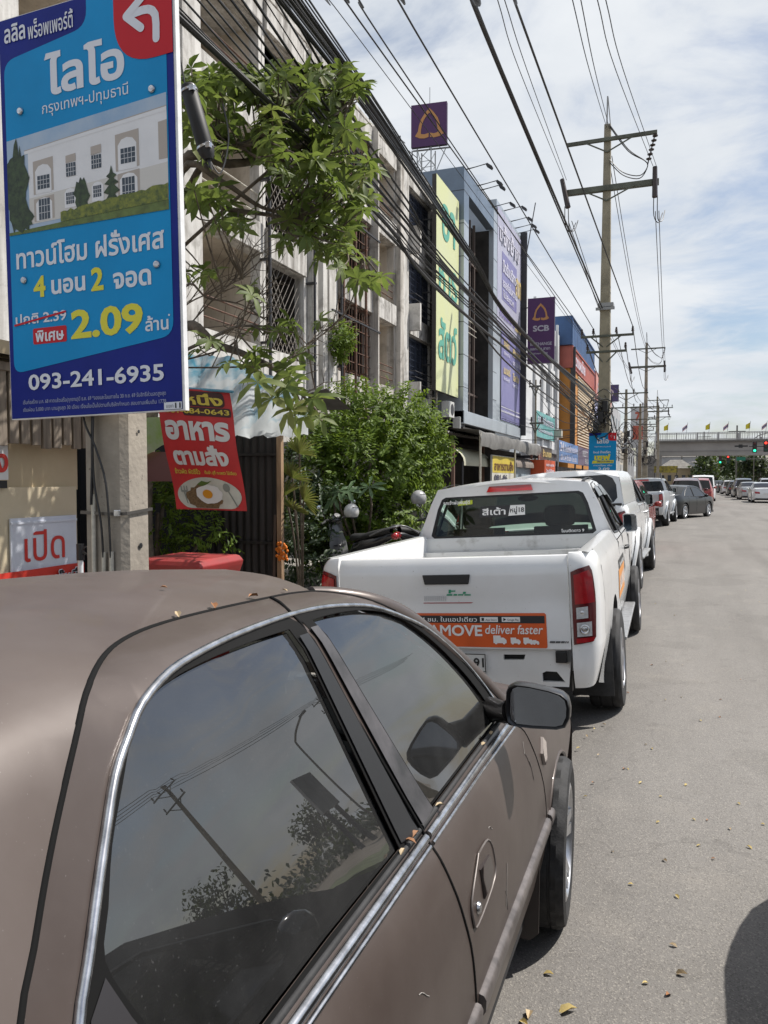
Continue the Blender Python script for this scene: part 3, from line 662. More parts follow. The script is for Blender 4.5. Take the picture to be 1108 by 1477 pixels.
    W1 = [(ys+.13,1.27),(ys+.13+d1,1.25),(ys+.13+d1,1.675),(ys+.26,1.655),(ys+.19,1.55)]
    W2 = [(yB+.06,1.25),(yW-.30,1.245),(yR+.18,1.56),(yR,1.67),(yB+.06,1.68)]
    up = [(ys,1.22),(yW-.12,1.22),(yW-.2,1.25),(yR+.20,1.66),(yR,1.73),(yR-.5,1.755),(ys+.28,1.735),(ys+.16,1.60)]
    s_ = lr('cab_pillars', lambda a: a.panel(up, [W1, W2], pk_side, .1), paint)
    for Wp in (W1, W2):
        lr('side_window', lambda a: a.panel(Wp, [], lambda y, z: pk_side(y, z, -.012), .2), DARKGLASS, s_)
        lr('window_seal', lambda a: a.tube([pk_side(y, z, .001) for y, z in subdiv(Wp, .12)+Wp[:1]], .013, 6), BLACK, s_, smooth=60)
    if detail:
        lr('weather_shield', lambda a: (a.panel([(yB+.05,1.60),(yR+.02,1.60),(yR+.22,1.50),(yR+.26,1.53),(yR+.02,1.70),(yB+.05,1.71)], [], lambda y, z: pk_side(y, z, .03-.08*max(0,z-1.6)), .1), a.panel([(ys+.14,1.60),(yB-.05,1.61),(yB-.05,1.70),(ys+.24,1.69)], [], lambda y, z: pk_side(y, z, .03-.08*max(0,z-1.6)), .1)), mat('shield_grey', (.05,.052,.055), .2, coat=.3), s_)
    def gap(a, pts, o=.001): a.tube([pk_side(y, z, o) for y, z in pts], .0055, 6)
    lr('door_gap', lambda a: (gap(a, [(.915,.45),(.915,.8),(.915,1.2)]), gap(a, [(yB+.02,.47),(yB+.02,.9),(yB+.02,1.2),(yB+.02,1.45),(yB+.02,1.72)]), gap(a, [(wb-.50,.62),(wb-.42,.9),(wb-.45,1.15)]), gap(a, [(ys+.10,1.24),(ys+.12,1.45),(ys+.20,1.64),(ys+.30,1.715),(yB,1.735)])), BLACK, s_, smooth=60)
    for yh in ([yB+.14] if cab == 'space' else [yB-.16, wb-.95+.3]):
        lr('door_handle', lambda a: a.tube([pk_side(yh, 1.075, .0), pk_side(yh+.02, 1.08, .03), pk_side(yh+.16, 1.08, .03), pk_side(yh+.18, 1.075, .0)], .016, 8), CHROME if flares else BLACK, s_, smooth=60)
    # back of the cab with its window
    def cb(x, z, off=0.0): return Vector((x, ys + .12*max(0, (z-1.22)/.5) + .035*(x/.8)**2*0 + .12*max(0,abs(x)-.55)**2*4 - off, z))
    ex = lambda z: pk_side(1, z).x
    zs = [1.22,1.3,1.4,1.5,1.6,1.66,1.70,1.735]
    rw = [(-.765,1.30),(-.735,1.275),(.735,1.275),(.765,1.30),(.70,1.55),(.66,1.64),(.62,1.66),(-.62,1.66),(-.66,1.64),(-.70,1.55)]
    oc = [(-ex(z)+.0, z) for z in zs] + [(-.45,1.765),(0,1.775),(.45,1.765)] + [(ex(z), z) for z in zs[::-1]]
    a = MB(); a.panel(oc, [rw], cb, .12, .03, (0,1,0)); a.add([(-.93,.905,.6),(.93,.905,.6),(.93,.905,1.225),(-.93,.905,1.225)], [(0,1,2,3)]); bk = obj('cab_back', a, paint, t, smooth=40)
    rg = glass('rear_glass', (.36,.48,.42), 1.45, dust=.015) if 'rear_glass' not in MATS else MATS['rear_glass']
    a = MB(); a.panel(rw, [], lambda x, z: cb(x, z, -.012), .15); w_ = obj('rear_window', a, rg if not canopy else DARKGLASS, bk, smooth=40)
    a = MB(); pts = [(x*.955, 1.467+(z-1.467)*.91) for x, z in rw]; a.panel(rw, [pts], lambda x, z: cb(x, z, -.009), .1); obj('window_band', a, BLACK, w_, smooth=40)
    # roof, screen, bonnet, front
    def across(rows, m, nm, n=11, par=None):
        a = MB(); a.grid([[(x, y + dy*(1-(x/hw)**2), z + dz*(1-(x/hw)**2)) for x in lin(-hw, hw, n)] for hw, y, z, dy, dz in rows]); return obj(nm, a, m, par or t, smooth=40)
    rr = lambda y, z: pk_side(1, z).x
    roof = across([(rr(0,1.66), ys+.135, 1.665, -.02, .105), (rr(0,1.70), ys+.165, 1.715, -.035, .075), (rr(0,1.735), ys+.28, 1.737, -.03, .062), (rr(0,1.755), yR-.5, 1.757, 0, .05), (rr(0,1.73), yR, 1.732, .06, .04)], paint, 'roof')
    across([(rr(0,1.72), yR, 1.72, .06, .045), (rr(0,1.5), yR+.38, 1.5, .10, .03), (.86, yW-.05, 1.19, .12, .03)], DARKGLASS if canopy else CLEARG if detail else TINT, 'windscreen')
    across([(.90, yW-.12, 1.18, .12, .03), (.88, wb+.2, 1.10, .03, .05), (.85, wb+.70, 1.01, .05, .03), (.84, wb+.80, .80, .06, 0), (.86, wb+.82, .45, .06, 0)], paint, 'bonnet')
    a = MB(); a.box(-.6,.6,wb+.80,wb+.90,.72,.90); obj('grille', a, BLACK, t, bevel=.02)
    for s in (-1, 1):
        a = MB(); a.box(s*.72-.12, s*.72+.12, wb+.62, wb+.83, .80, .95); obj('headlight', a, CLEARLENS, t, bevel=.03)
    for s in (-1, 1):
        x0 = rr(0,1.72)*s*.93
        a = MB(); a.grid([[(x0+d, y, z) for d in (-.016, .016)] for y, z in ((ys+.148,1.705),(ys+.175,1.745),(ys+.28,1.765),(yR-.5,1.782),(yR-.05,1.762))]); obj('roof_strip', a, BLACK, roof, smooth=60)
    a = MB(); a.panel([(-.275,1.688),(.155,1.688),(.135,1.742),(-.255,1.742)], [], lambda x, z: cb(x, z, .035+.30*max(0,1.71-z)-.9*max(0,z-1.71)*.9), .06, .03, (0,1,0)); 
    a.v = [(v[0]+.06, v[1], v[2]) for v in a.v]; obj('brake_light', a, REDLENS, roof, smooth=30)
    # mirrors
    def mirr(a):
        O = [(-.07,.095),(-.05,.105),(.045,.10),(.07,.08),(.075,-.065),(.06,-.09),(-.05,-.095),(-.07,-.075)]
        cx, cy, cz = .985, yW-.34, 1.27
        rows = [[Vector((cx+x*k, y+.14*x*k, cz+z*k)) for x, z in O] for y, k in ((cy+.012,.9),(cy,.94),(cy,1),(cy+.06,1),(cy+.11,.8),(cy+.14,.4),(cy+.145,.05))]
        a.grid([r+r[:1] for r in rows]); a.tube([(cx-.05,cy+.06,cz-.06),(.88,cy+.06,1.20)],.03,8)
    m_ = lr('wing_mirror', mirr, CHROME if flares else paint, smooth=50)
    lr('mirror_glass', lambda a: a.add([Vector((.985+x*.87, yW-.330+.14*x, 1.27+z*.87)) for x, z in [(-.07,.095),(-.05,.105),(.0,.102),(.018,.08),(.02,-.065),(.008,-.09),(-.05,-.095),(-.07,-.075)]], [tuple(range(8))]), mat('truck_mirror', (.12,.15,.17), .05, 1.0), m_)
    # arches, flaps, steps, underbody
    for cy, pts in ((0, ar), (wb, arf)):
        lr('arch_liner', lambda a: a.grid([[pk_bed(y, z, -.004), Vector((.58, y, z))] for y, z in pts]), BLACK, smooth=60)
        if flares: lr('wheel_flare', lambda a: a.grid([[pk_bed(cy+(y-cy)*k, .40+(z-.40)*k, o) for k, o in ((1.0,.0),(1.0,.05),(1.05,.06),(1.13,.045),(1.17,.0))] for y, z in pts]), paint, smooth=50)
        if flares: lr('flare_edge', lambda a: a.tube([pk_bed(cy+(y-cy)*1.17, .40+(z-.40)*1.17, .002) for y, z in pts], .008, 6), BLACK, smooth=60)
    lr('mud_flap', lambda a: a.box(.66,.95,-.475,-.465,.20,.72), RUBBER, smooth=None)
    lr('side_step', lambda a: (a.box(.86,1.0,.55,wb-.62,.40,.43), a.box(.6,.9,.8,.86,.38,.41), a.box(.6,.9,wb-.95,wb-.89,.38,.41)), mat('step_metal', (.42,.42,.42), .4, .8, var=.2, vscale=20), smooth=None, bevel=.006)
    a = MB(); a.box(-.5,.5,-1.1,wb+.6,.42,.60); a.tube([(-.75,0,.37),(.75,0,.37)],.06,8); a.tube([(-.75,wb,.37),(.75,wb,.37)],.05,8); a.box(-.88,.88,.9,wb+.5,.45,.5); obj('chassis', a, BLACK, t)
    for x in (1, -1):
        for y in (0, wb): wheel(t, x*(1.0 if y == 0 else 1.03), y, .375, x, .375, .255, .225, spokes=6, split=False, n=56 if detail else 40, steps=detail, deep=.03, rimmat=mat('truck_alloy', (.42,.42,.44), .35, .9) )
    # seats
    for x in (-.40, .40):
        a = MB(); a.grid([[(x+p, 1.35+.2*(1.55-z)*-1+o, z) for p, o in ((-.25,.04),(-.2,0),(.2,0),(.25,.04),(.25,.14),(-.25,.14),(-.25,.04))] for z in (.8,1.1,1.33)]); a.f.append(tuple(range(14,20))); s0 = obj('seat', a, DARKIN, t, smooth=40)
        a = MB(); a.box(x-.145, x+.145, 1.28, 1.40, 1.33, 1.53); obj('head_restraint', a, DARKIN, s0, bevel=.05)
    a = MB(); a.box(-.8,.8,yW-.55,yW-.1,.7,1.17); obj('dashboard', a, DARKIN, t)
    a = MB(); a.lathe([(.17,0),(.185,.012),(.17,.024),(.155,.012)], (.40, yW-.62, 1.12), (0,-.85,.5), 24, True); obj('steering_wheel', a, BLACK, t, smooth=60)
    a = MB(); a.ball((0.0, yR-.02, 1.60), .11, .02, .035, 10, 6); obj('rear_view_mirror', a, BLACK, t, smooth=60)
    if canopy:
        cs = lambda y, z, o=0: Vector((HW(1.29) - .02 - .16*(z-1.30) - 2.2*max(0, z-1.62)**2 + o, y, z))
        co = [(-1.22,1.305),(.98,1.305),(1.05,1.62),(1.02,1.76),(.2,1.78),(-.85,1.75),(-1.02,1.68),(-1.10,1.58)]
        cw = [(-.90,1.37),(.78,1.37),(.80,1.60),(-.80,1.60)]
        lr('canopy_side', lambda a: a.panel(co, [], cs, .1), paint)
        X = lambda z: cs(0, z).x
        across([(X(1.68), -1.02, 1.68, -.05, .115), (X(1.75), -.85, 1.75, -.03, .06), (X(1.78), .2, 1.78, 0, .045), (X(1.76), 1.02, 1.76, .05, .045)], paint, 'canopy_roof')
        def cr(x, z, o=0): return Vector((x, -1.225 + .30*max(0, z-1.30) + .9*max(0, z-1.58)**2 - .04*(1-(x/.9)**2) - o, z))
        oc = [(-X(z), z) for z in (1.305,1.45,1.58,1.68)] + [(-.4,1.785),(0,1.80),(.4,1.785)] + [(X(z), z) for z in (1.68,1.58,1.45,1.305)]
        rw2 = [(-.80,1.40),(-.74,1.335),(.74,1.335),(.80,1.40),(.785,1.58),(.735,1.67),(.64,1.72),(-.64,1.72),(-.735,1.67),(-.785,1.58)]
        a = MB(); a.panel(oc, [rw2], cr, .1); b_ = obj('canopy_back', a, paint, t, smooth=40)
        a = MB(); a.panel(rw2, [], lambda x, z: cr(x, z, -.008), .15); obj('canopy_glass', a, mat('canopy_black', (.008,.009,.010), .06, spec=.6), b_, smooth=40)
        a = MB(); a.box(-.86,.86,-1.27,-1.20,1.29,1.325); obj('canopy_sill', a, BLACK, b_, bevel=.008)
    return t, tgt, bk, w_, s_
WHITE = mat('white_paint', (.76,.765,.77), .22, 0, col2=(.68,.68,.67), vscale=1.6, coat=.5, speck=((.50,.48,.45), 55, .72))
TR = R(-3.4)
def decals():
    t, tgt, bk, w_, s_ = pickup('white_pickup', 'white pickup with orange delivery banner on its tailgate, right behind the brown saloon', (-1.328, 6.1, -.054), (0, TR, R(.8)), WHITE, detail=True)
    ORG = mat('banner_orange', (.62,.105,.025), .35, var=.08, vscale=6); WH = mat('decal_white', (.75,.75,.74), .4); BK = mat('decal_black', (.02,.02,.022), .4); GR = mat('decal_green', (.02,.28,.15), .4)
    def onto(nm, poly, m, off, par, res=.06):
        a = MB(); a.panel(poly, [], lambda x, z: tg(x, z, off), res); return obj(nm, a, m, par, smooth=60)
    bn = onto('delivery_banner', [(-.62,.72),(.615,.712),(.622,.72),(.622,.922),(.612,.932),(-.62,.932)], ORG, .003, tgt)
    bs = onto('banner_strip', [(-.61,.872),(.612,.868),(.612,.915),(-.61,.918)], BK, .0045, bn)
    bend = lambda o: (lambda x, z, l: tg(x, z, o))
    def tx(nm, body, x, z, m, par, o=.0065, **k):
        a = MB(); lettering(a, body, (0,0,0), (1,0,0), (0,0,1), x, z, bend=bend(o), **k); return obj(nm, a, m, par)
    tx('strip_lettering', 'ของ 24 ชม. ในแอปเดียว', .185, .878, WH, bs, w=.50, h=.033, bold=.012, align='R')
    tx('banner_lettering', 'LALAMOVE', .215, .785, WH, bn, h=.072, w=.52, bold=.028, align='R')
    tx('banner_lettering', 'deliver faster', .235, .800, WH, bn, w=.365, h=.058, bold=.012, italic=.18)
    for x0 in (.205, .345):
        b = onto('app_badge', [(x0,.877),(x0+.115,.877),(x0+.115,.908),(x0,.908)], WH, .006, bs)
        tx('badge_mark', 'App Store' if x0 < .3 else 'Google Play', x0+.036, .881, BK, b, .0075, h=.016, w=.072)
        a = MB(); pp = [(x0+.010,.884),(x0+.026,.884),(x0+.026,.903),(x0+.010,.903)] if x0 < .3 else [(x0+.010,.882),(x0+.028,.893),(x0+.010,.904)]
        a.panel(pp, [], lambda x, z: tg(x, z, .0075), .02); obj('badge_mark', a, BK, b)
    a = MB()
    for x0, sc in ((.285,1.35),(.395,1.0),(.475,1.0),(.535,.6)):   # little row of vans and bikes
        for poly in ([(0,0),(.062,0),(.062,.014),(.05,.026),(.036,.026),(.034,.036),(0,.036)],): a.panel([(x0+p*sc, .742+q*sc) for p, q in poly], [], lambda x, z: tg(x, z, .006), .03)
        for q in (.012,.05):
            a.panel([(x0+q*sc+.008*math.cos(i), .742+.008*math.sin(i)) for i in lin(0, 5.6, 9)], [], lambda x, z: tg(x, z, .0063), .03)
    obj('vehicle_icons', a, WH, bn)
    # worn dealer sticker: grey strokes, green dashes, red underline
    a = MB(); random.seed(4)
    for i in range(11): x = -.165+i*.014; a.panel([(x,1.012),(x+.009,1.012),(x+.012,1.044),(x+.003,1.044)], [], lambda u, z: tg(u, z, .004), .03)
    st = obj('dealer_sticker', a, mat('sticker_grey', (.52,.53,.54), .5), tgt)
    a = MB()
    for x0, x1, z0, z1 in ((-.01,.028,1.046,1.056),(.036,.06,1.046,1.056),(.066,.10,1.046,1.055),(.108,.15,1.046,1.054),(.005,.02,1.062,1.085),(.014,.05,1.072,1.080),(.10,.118,1.058,1.070)): a.panel([(x0,z0),(x1,z0),(x1+.003,z1),(x0+.003,z1)], [], lambda u, z: tg(u, z, .004), .04)
    obj('sticker_mark', a, GR, st)
    a = MB(); a.panel([(-.17,.995),(.15,.995),(.165,1.0),(.15,1.001),(-.17,1.0)], [], lambda u, z: tg(u, z, .004), .05); obj('sticker_line', a, REDLENS, st)
    a = MB()
    for x0, x1 in ((.636,.668),(.672,.70),(.704,.726),(.73,.737),(.742,.749)): a.panel([(x0,.745),(x1,.745),(x1+.004,.757),(x0+.004,.757)], [], lambda u, z: tg(u, z, .004), .04)
    obj('badge', a, mat('badge_grey', (.12,.12,.13), .3, .5), tgt)
    # rear-window stickers, on the inside of the frame's plane
    cbw = lambda x, z, o: Vector((x, .90 + .12*max(0, (z-1.22)/.5) + .12*max(0,abs(x)-.55)**2*4 - o + .012, z))
    def wp(nm, poly, m, o, par): a = MB(); a.panel(poly, [], lambda x, z: cbw(x, z, o), .1); return obj(nm, a, m, par)
    def wt(nm, body, x, z, m, par, o, **k): a = MB(); lettering(a, body, (0,0,0), (1,0,0), (0,0,1), x, z, bend=lambda p, q, l: cbw(p, q, o), **k); return obj(nm, a, m, par)
    s1 = wp('window_sticker', [(-.30,1.455),(-.02,1.455),(.0,1.56),(-.28,1.56)], BK, .004, w_)
    s2 = wp('sticker_half', [(-.02,1.462),(.135,1.466),(.135,1.558),(.0,1.558)], WH, .004, w_)
    wt('sticker_lettering', 'สีเต้า', -.155, 1.475, WH, s1, .006, w=.22, h=.07, bold=.02, align='C')
    wt('sticker_lettering', 'หมู่18', .062, 1.475, BK, s2, .006, w=.13, h=.07, bold=.02, align='C')
    s3 = wp('window_sticker', [(-.50,1.575),(-.36,1.585),(-.36,1.625),(-.49,1.615)], mat('sticker_lime', (.45,.52,.03), .5), .004, w_)
    wt('sticker_lettering', 'รถเจ้าพ่อพันธุ์ดี', -.645, 1.578, WH, s3, .006, w=.26, h=.05, bold=.02)
    wt('sticker_lettering', 'โนนติดดาว 9', .46, 1.293, WH, w_, .004, w=.20, h=.030, bold=.02)
    # banner on the side
    a = MB(); a.panel([(.58,.74),(1.42,.74),(1.42,.98),(.58,.98)], [], lambda y, z: pk_side(y, z, .003), .1); sb = obj('side_banner', a, mat('banner_amber', (.70,.27,.035), .35), s_[0])
    a = MB(); a.panel([(.62,.985),(1.42,.985),(1.42,1.06),(.62,1.06)], [], lambda y, z: pk_side(y, z, .003), .1); ss = obj('side_banner_strip', a, BK, sb)
    a = MB(); lettering(a, 'LALAMOVE', (0,0,0), (1,0,0), (0,0,1), .64, .80, w=.72, h=.12, bold=.03, bend=lambda p, q, l: pk_side(p, q, .006)); obj('banner_lettering', a, WH, sb)
    a = MB(); lettering(a, 'ในแอปเดียว', (0,0,0), (1,0,0), (0,0,1), .68, .998, w=.6, h=.04, bold=.02, bend=lambda p, q, l: pk_side(p, q, .006)); obj('strip_lettering', a, WH, ss)
decals()
WHITE2 = mat('pearl_white_paint', (.70,.71,.715), .2, 0, coat=.6)
pickup('white_pickup', 'white pickup with a canopy over its bed, second in the parked row', (-1.46, 12.75, -.054), (0, TR, R(-1.6)), WHITE2, cab='double', canopy=True, flares=True, wb=3.0)[0].scale = (1, 1, 1.06)
REDP = mat('red_paint', (.30,.035,.028), .25, .1, coat=.6)
SILV = mat('silver_paint', (.50,.52,.54), .28, .35, coat=.5)
pickup('silver_pickup', 'silver pickup with an open bed, last of the kerbside row before the dark car', (-1.20, 30.4, -.035), (0, TR*.7, R(-4.4)), SILV, cab='double', flares=True)

# ------------------------------------------------------------------ cars (local: origin on the ground mid-wheelbase, y forward)
def passenger(name, label, loc, yaw, paint, prof, wins, belt=.92, wb=2.7, wr=.32, hwid=.88, cat='car', group=None, glassm=None, roofrack=False, lean=.42, rimm=None):
    t = root(name, label, cat, loc, (0, 0, yaw), group)
    gm = glassm or DARKGLASS
    ymax = max(p[0] for p in prof); ymin = min(p[0] for p in prof)
    def X(y, z, o=0.0):
        x = float(np.interp(z, [.15,.3,.55,.8,belt], [hwid-.05,hwid-.015,hwid,hwid-.005,hwid-.03])) if z <= belt else hwid-.03-lean*(z-belt)
        for e in (ymax, ymin):
            d = abs(e-y); 
            if d < .7: x -= .17*((.7-d)/.7)**2.2
        return Vector((x+o, y, z))
    af, ab = wb/2, -wb/2; ra = wr+.06
    front = [p for p in prof]
    top = [(p[0], p[1]) for p in prof]
    bot = [(ymin+.03,.22)] + [(ab-ra-.001,.20)] + arcpts(ab, wr, ra, 200, -20) + [(ab+ra+.02,.18),(af-ra-.02,.18)] + arcpts(af, wr, ra, 200, -20) + [(af+ra+.001,.20),(ymax-.03,.22)]
    outl = bot + [p for p in top[::-1]]
    def lr(nm, build, m, par=None, smooth=45):
        a = MB(); build(a); return obj(nm, a, m, par[0] if par else t, smooth), obj(nm, flipx(a), m, par[1] if par else t, smooth)
    b = lr('body_side', lambda a: a.panel(outl, [], X, .12), paint)
    for w in wins: 
        g = lr('side_window', lambda a: a.panel(w, [], lambda y, z: X(y, z, .004), .2), gm, b)
    lr('window_trim', lambda a: [a.tube([X(y, z, .004) for y, z in w+w[:1]], .011, 5) for w in wins], BLACK, b)
    def acr(rows, nm, m):
        a = MB(); a.grid([[(x*(X(y, z).x)*1.0, y + (.05 if abs(y) > 1.6 else 0)*(1-x*x)*(1 if y > 0 else -1), z + c*(1-x*x)) for x in lin(-1, 1, 9)] for y, z, c in rows]); return obj(nm, a, m, t, smooth=50)
    segs = []; cur = [prof[0]]
    names = {0: ('body_top', paint), 1: ('rear_window', gm), 2: ('windscreen', gm)}
    i = 0
    while i < len(prof)-1:
        k = prof[i][2]; j = i
        while j < len(prof)-1 and prof[j][2] == k: j += 1
        nm, m = names[k]; acr([(p[0], p[1], .03) for p in prof[i:j+1]], nm, m); i = j
    # lights, plate, bumpers
    zl = .72 if belt < 1 else .86
    for s in (-1, 1):
        e = [p for p in prof if p[0] < 0]; ye = ymin
        a = MB(); a.panel([(.40,zl-.06),(.74,zl-.04),(.74,zl+.10),(.42,zl+.06)], [], lambda x, z: Vector((s*x*(hwid/.88), ye-.045+.35*max(0,x-.45)**2, z)), .12, .06, (0,1,0)); obj('tail_light', a, REDLENS, t, smooth=40)
        a = MB(); a.panel([(.40,zl-.10),(.72,zl-.06),(.72,zl+.05),(.42,zl+.0)], [], lambda x, z: Vector((s*x*(hwid/.88), ymax+.045-.35*max(0,x-.45)**2, z)), .12, -.06, (0,1,0)); obj('headlight', a, CLEARLENS, t, smooth=40)
    a = MB(); a.box(-.17,.17,ymin-.065,ymin-.04,.60,.70); obj('number_plate', a, mat('plate_white', (.62,.62,.60), .4), t)
    a = MB(); a.box(-hwid*.8,hwid*.8,ymin-.05,ymin+.1,.22,.34); obj('rear_bumper', a, BLACK, t, bevel=.03)
    a = MB(); a.box(-hwid*.7,hwid*.7,ymax-.06,ymax+.055,.26,.46); obj('grille', a, BLACK, t, bevel=.03)
    a = MB(); a.box(-hwid+.1,hwid-.1,ymin+.1,ymax-.1,.2,.3); a.box(-hwid+.2,hwid-.2,ab,af,.3,belt-.25); obj('floor_pan', a, BLACK, t)
    fx = max(p[0] for w in wins for p in w)
    def mirr(a): a.ball((hwid+.09, fx-.22, belt+.07), .10, .06, .07, 10, 6); a.tube([(hwid+.03, fx-.22, belt+.04),(hwid-.08, fx-.2, belt)], .025, 6)
    lr('wing_mirror', mirr, paint)
    lr('arch_liner', lambda a: [a.grid([[X(y, z, -.003), Vector((hwid-.3, y, z))] for y, z in arcpts(c, wr, ra, 200, -20)]) for c in (ab, af)], BLACK)
    lr('door_line', lambda a: [a.tube([X(y, z, .0) for z in lin(.3, belt, 5)], .005, 5) for y in (fx-.08, fx-1.08, fx-1.95)], BLACK, b)
    for x in (1, -1):
        for y in (ab, af): wheel(t, x*(hwid-.01), y, wr, x, wr, .2, wr*.66, rimmat=rimm, n=32, steps=False)
    if roofrack:
        zt = max(p[1] for p in prof)
        for s in (-1, 1): a = MB(); a.tube([(s*.55,-1.3,zt-.05),(s*.55,-1.2,zt+.05),(s*.55,.3,zt+.07),(s*.55,.45,zt)],.02,6); obj('roof_rail', a, BLACK, t, smooth=60)
    return t
SEDAN = [(-2.27,.22,0),(-2.30,.5,0),(-2.28,.85,0),(-2.22,1.0,0),(-1.72,1.06,1),(-1.35,1.23,1),(-.92,1.385,0),(-.4,1.44,0),(.1,1.435,0),(.42,1.39,2),(.85,1.20,2),(1.25,.99,0),(1.7,.92,0),(2.1,.80,0),(2.25,.66,0),(2.28,.45,0),(2.25,.22,0)]
SEDW = [[(-1.42,1.0),(-.42,.97),(-.42,1.36),(-.85,1.335),(-1.15,1.21)], [(-.36,.97),(.95,.955),(.88,1.08),(.42,1.32),(.15,1.365),(-.36,1.365)]]
HATCH = [(-1.95,.22,0),(-2.0,.5,0),(-1.97,.95,1),(-1.62,1.42,0),(-1.2,1.50,0),(-.2,1.52,0),(.35,1.46,2),(.85,1.22,2),(1.2,1.02,0),(1.6,.93,0),(1.9,.78,0),(1.98,.5,0),(1.95,.22,0)]
HATW = [[(-1.5,1.02),(-.4,.99),(-.4,1.42),(-1.3,1.41)], [(-.34,.99),(.85,.97),(.75,1.12),(.3,1.38),(-.34,1.42)]]
SUV = [(-2.3,.24,0),(-2.36,.6,0),(-2.33,1.08,1),(-2.02,1.62,0),(-1.6,1.72,0),(-.4,1.76,0),(.35,1.70,2),(.85,1.42,2),(1.18,1.18,0),(1.7,1.10,0),(2.2,.98,0),(2.36,.7,0),(2.32,.24,0)]
SUVW = [[(-2.0,1.14),(-1.32,1.13),(-1.32,1.62),(-1.75,1.58)], [(-1.26,1.13),(-.36,1.12),(-.36,1.64),(-1.26,1.63)], [(-.30,1.12),(.85,1.11),(.75,1.27),(.32,1.58),(-.30,1.64)]]
VAN = [(-2.45,.24,0),(-2.5,.6,0),(-2.47,1.15,1),(-2.40,1.85,0),(-2.2,1.96,0),(0,1.98,0),(1.2,1.92,2),(1.75,1.5,2),(2.1,1.15,0),(2.38,.95,0),(2.45,.5,0),(2.4,.24,0)]
VANW = [[(-2.2,1.2),(-.9,1.2),(-.9,1.75),(-2.15,1.75)], [(-.8,1.2),(.4,1.2),(.4,1.75),(-.8,1.75)], [(.5,1.2),(1.65,1.2),(1.25,1.7),(.5,1.75)]]
GREY = mat('dark_grey_paint', (.008,.009,.011), .28, .1, coat=.15); MAROON = mat('maroon_paint', (.085,.016,.018), .2, .2, coat=.6); BLK = mat('black_paint', (.012,.013,.015), .15, .1, coat=.7)
SIL2 = mat('light_silver_paint', (.42,.43,.44), .3, .4, coat=.4)
passenger('red_suv', 'red high estate car third in the parked row, mostly hidden by the white canopy pickup', (-1.45, 20.6, -.06), R(-1), REDP, SUV, SUVW, belt=1.08, wb=2.7, wr=.36, hwid=.92)
passenger('dark_saloon', 'dark grey saloon pulling out of the parked row into the road', (.12, 37.35, -.01), R(-22), GREY, SEDAN, SEDW, wb=2.75, wr=.335, rimm=mat('bright_alloy', (.62,.63,.65), .3, .8))
passenger('dark_suv', 'dark maroon estate car with roof rails parked beyond the dark grey saloon', (.55, 44.6, 0), R(-2), MAROON, SUV, SUVW, belt=1.08, wb=2.8, wr=.36, roofrack=True)
passenger('red_suv', 'bright red high estate car parked in front of the white van', (1.42, 54.5, 0), R(-2), REDP, SUV, SUVW, belt=1.08, wb=2.7, wr=.35)
passenger('white_van', 'white van with a tall roof at the far end of the parked cars', (2.0, 66, 0), R(-2), WHITE2, VAN, VANW, belt=1.15, wb=2.9, wr=.34, hwid=.93, cat='van', lean=.16)
Q = 'cars queueing on the right side of the road'
passenger('white_saloon', 'white saloon nearest in the line of cars at the right', (6.0, 63, 0), R(0), WHITE2, SEDAN, SEDW, group=Q)
for nm, lab, x, y, p, pr_, wn, kw in (
    ('silver_saloon', 'silver saloon directly ahead of the white saloon in the right-hand line', 5.75, 71, SIL2, SEDAN, SEDW, {}),
    ('black_suv', 'black high estate car standing taller than its neighbours in the right-hand line', 5.8, 79, BLK, SUV, SUVW, dict(belt=1.08, wr=.36)),
    ('black_hatchback', 'small black hatchback between the black estate car and a white one', 5.7, 86, BLK, HATCH, HATW, dict(wb=2.5)),
    ('white_hatchback', 'small white hatchback in the middle of the right-hand line', 5.6, 94, WHITE2, HATCH, HATW, dict(wb=2.5)),
    ('grey_saloon', 'dark grey saloon behind the small white hatchback in the right-hand line', 5.6, 103, GREY, SEDAN, SEDW, {}),
    ('black_saloon', 'black saloon farthest away in the right-hand line', 5.5, 113, BLK, SEDAN, SEDW, {}),
    ('dark_van', 'dark tall van at the right edge beyond the white saloon', 9.2, 80, BLK, VAN, VANW, dict(belt=1.15, wb=2.9, hwid=.93, lean=.16, cat='van')),
    ('silver_suv', 'silver high estate car in the outer lane at the right', 9.0, 92, SIL2, SUV, SUVW, dict(belt=1.08, wr=.36))):
    passenger(nm, lab, (x, y, 0), 0, p, pr_, wn, group=Q, **kw)
# ------------------------------------------------------------------ roadside board on its concrete pole
CONC = mat('concrete', (.36,.32,.265), .9, col2=(.24,.21,.175), vscale=2.5, bump=.25, bscale=30, speck=((.16,.14,.12), 38, .70))
DKC = mat('dark_concrete', (.22,.21,.19), .9, col2=(.14,.13,.12), vscale=2, bump=.2, bscale=30)
NAVY = mat('sign_navy', (.008,.018,.20), .45, spec=.2, var=.12, vscale=2, bump=.12, bscale=5); SKYB = mat('sign_blue', (.005,.25,.55), .45, spec=.2, var=.07, vscale=1.5, bump=.12, bscale=5)
SRED = mat('sign_red', (.50,.012,.022), .45, spec=.25); SWH = mat('sign_white', (.66,.68,.74), .4); SYE = mat('sign_yellow', (.66,.60,.03), .4)
PVC = mat('pvc', (.48,.45,.38), .45, var=.15, vscale=20)
def flat(nm, poly, m, par, lift, fn, res=.3):
    a = MB(); a.panel(poly, [], lambda x, z: fn(x, z, lift), res); return obj(nm, a, m, par)
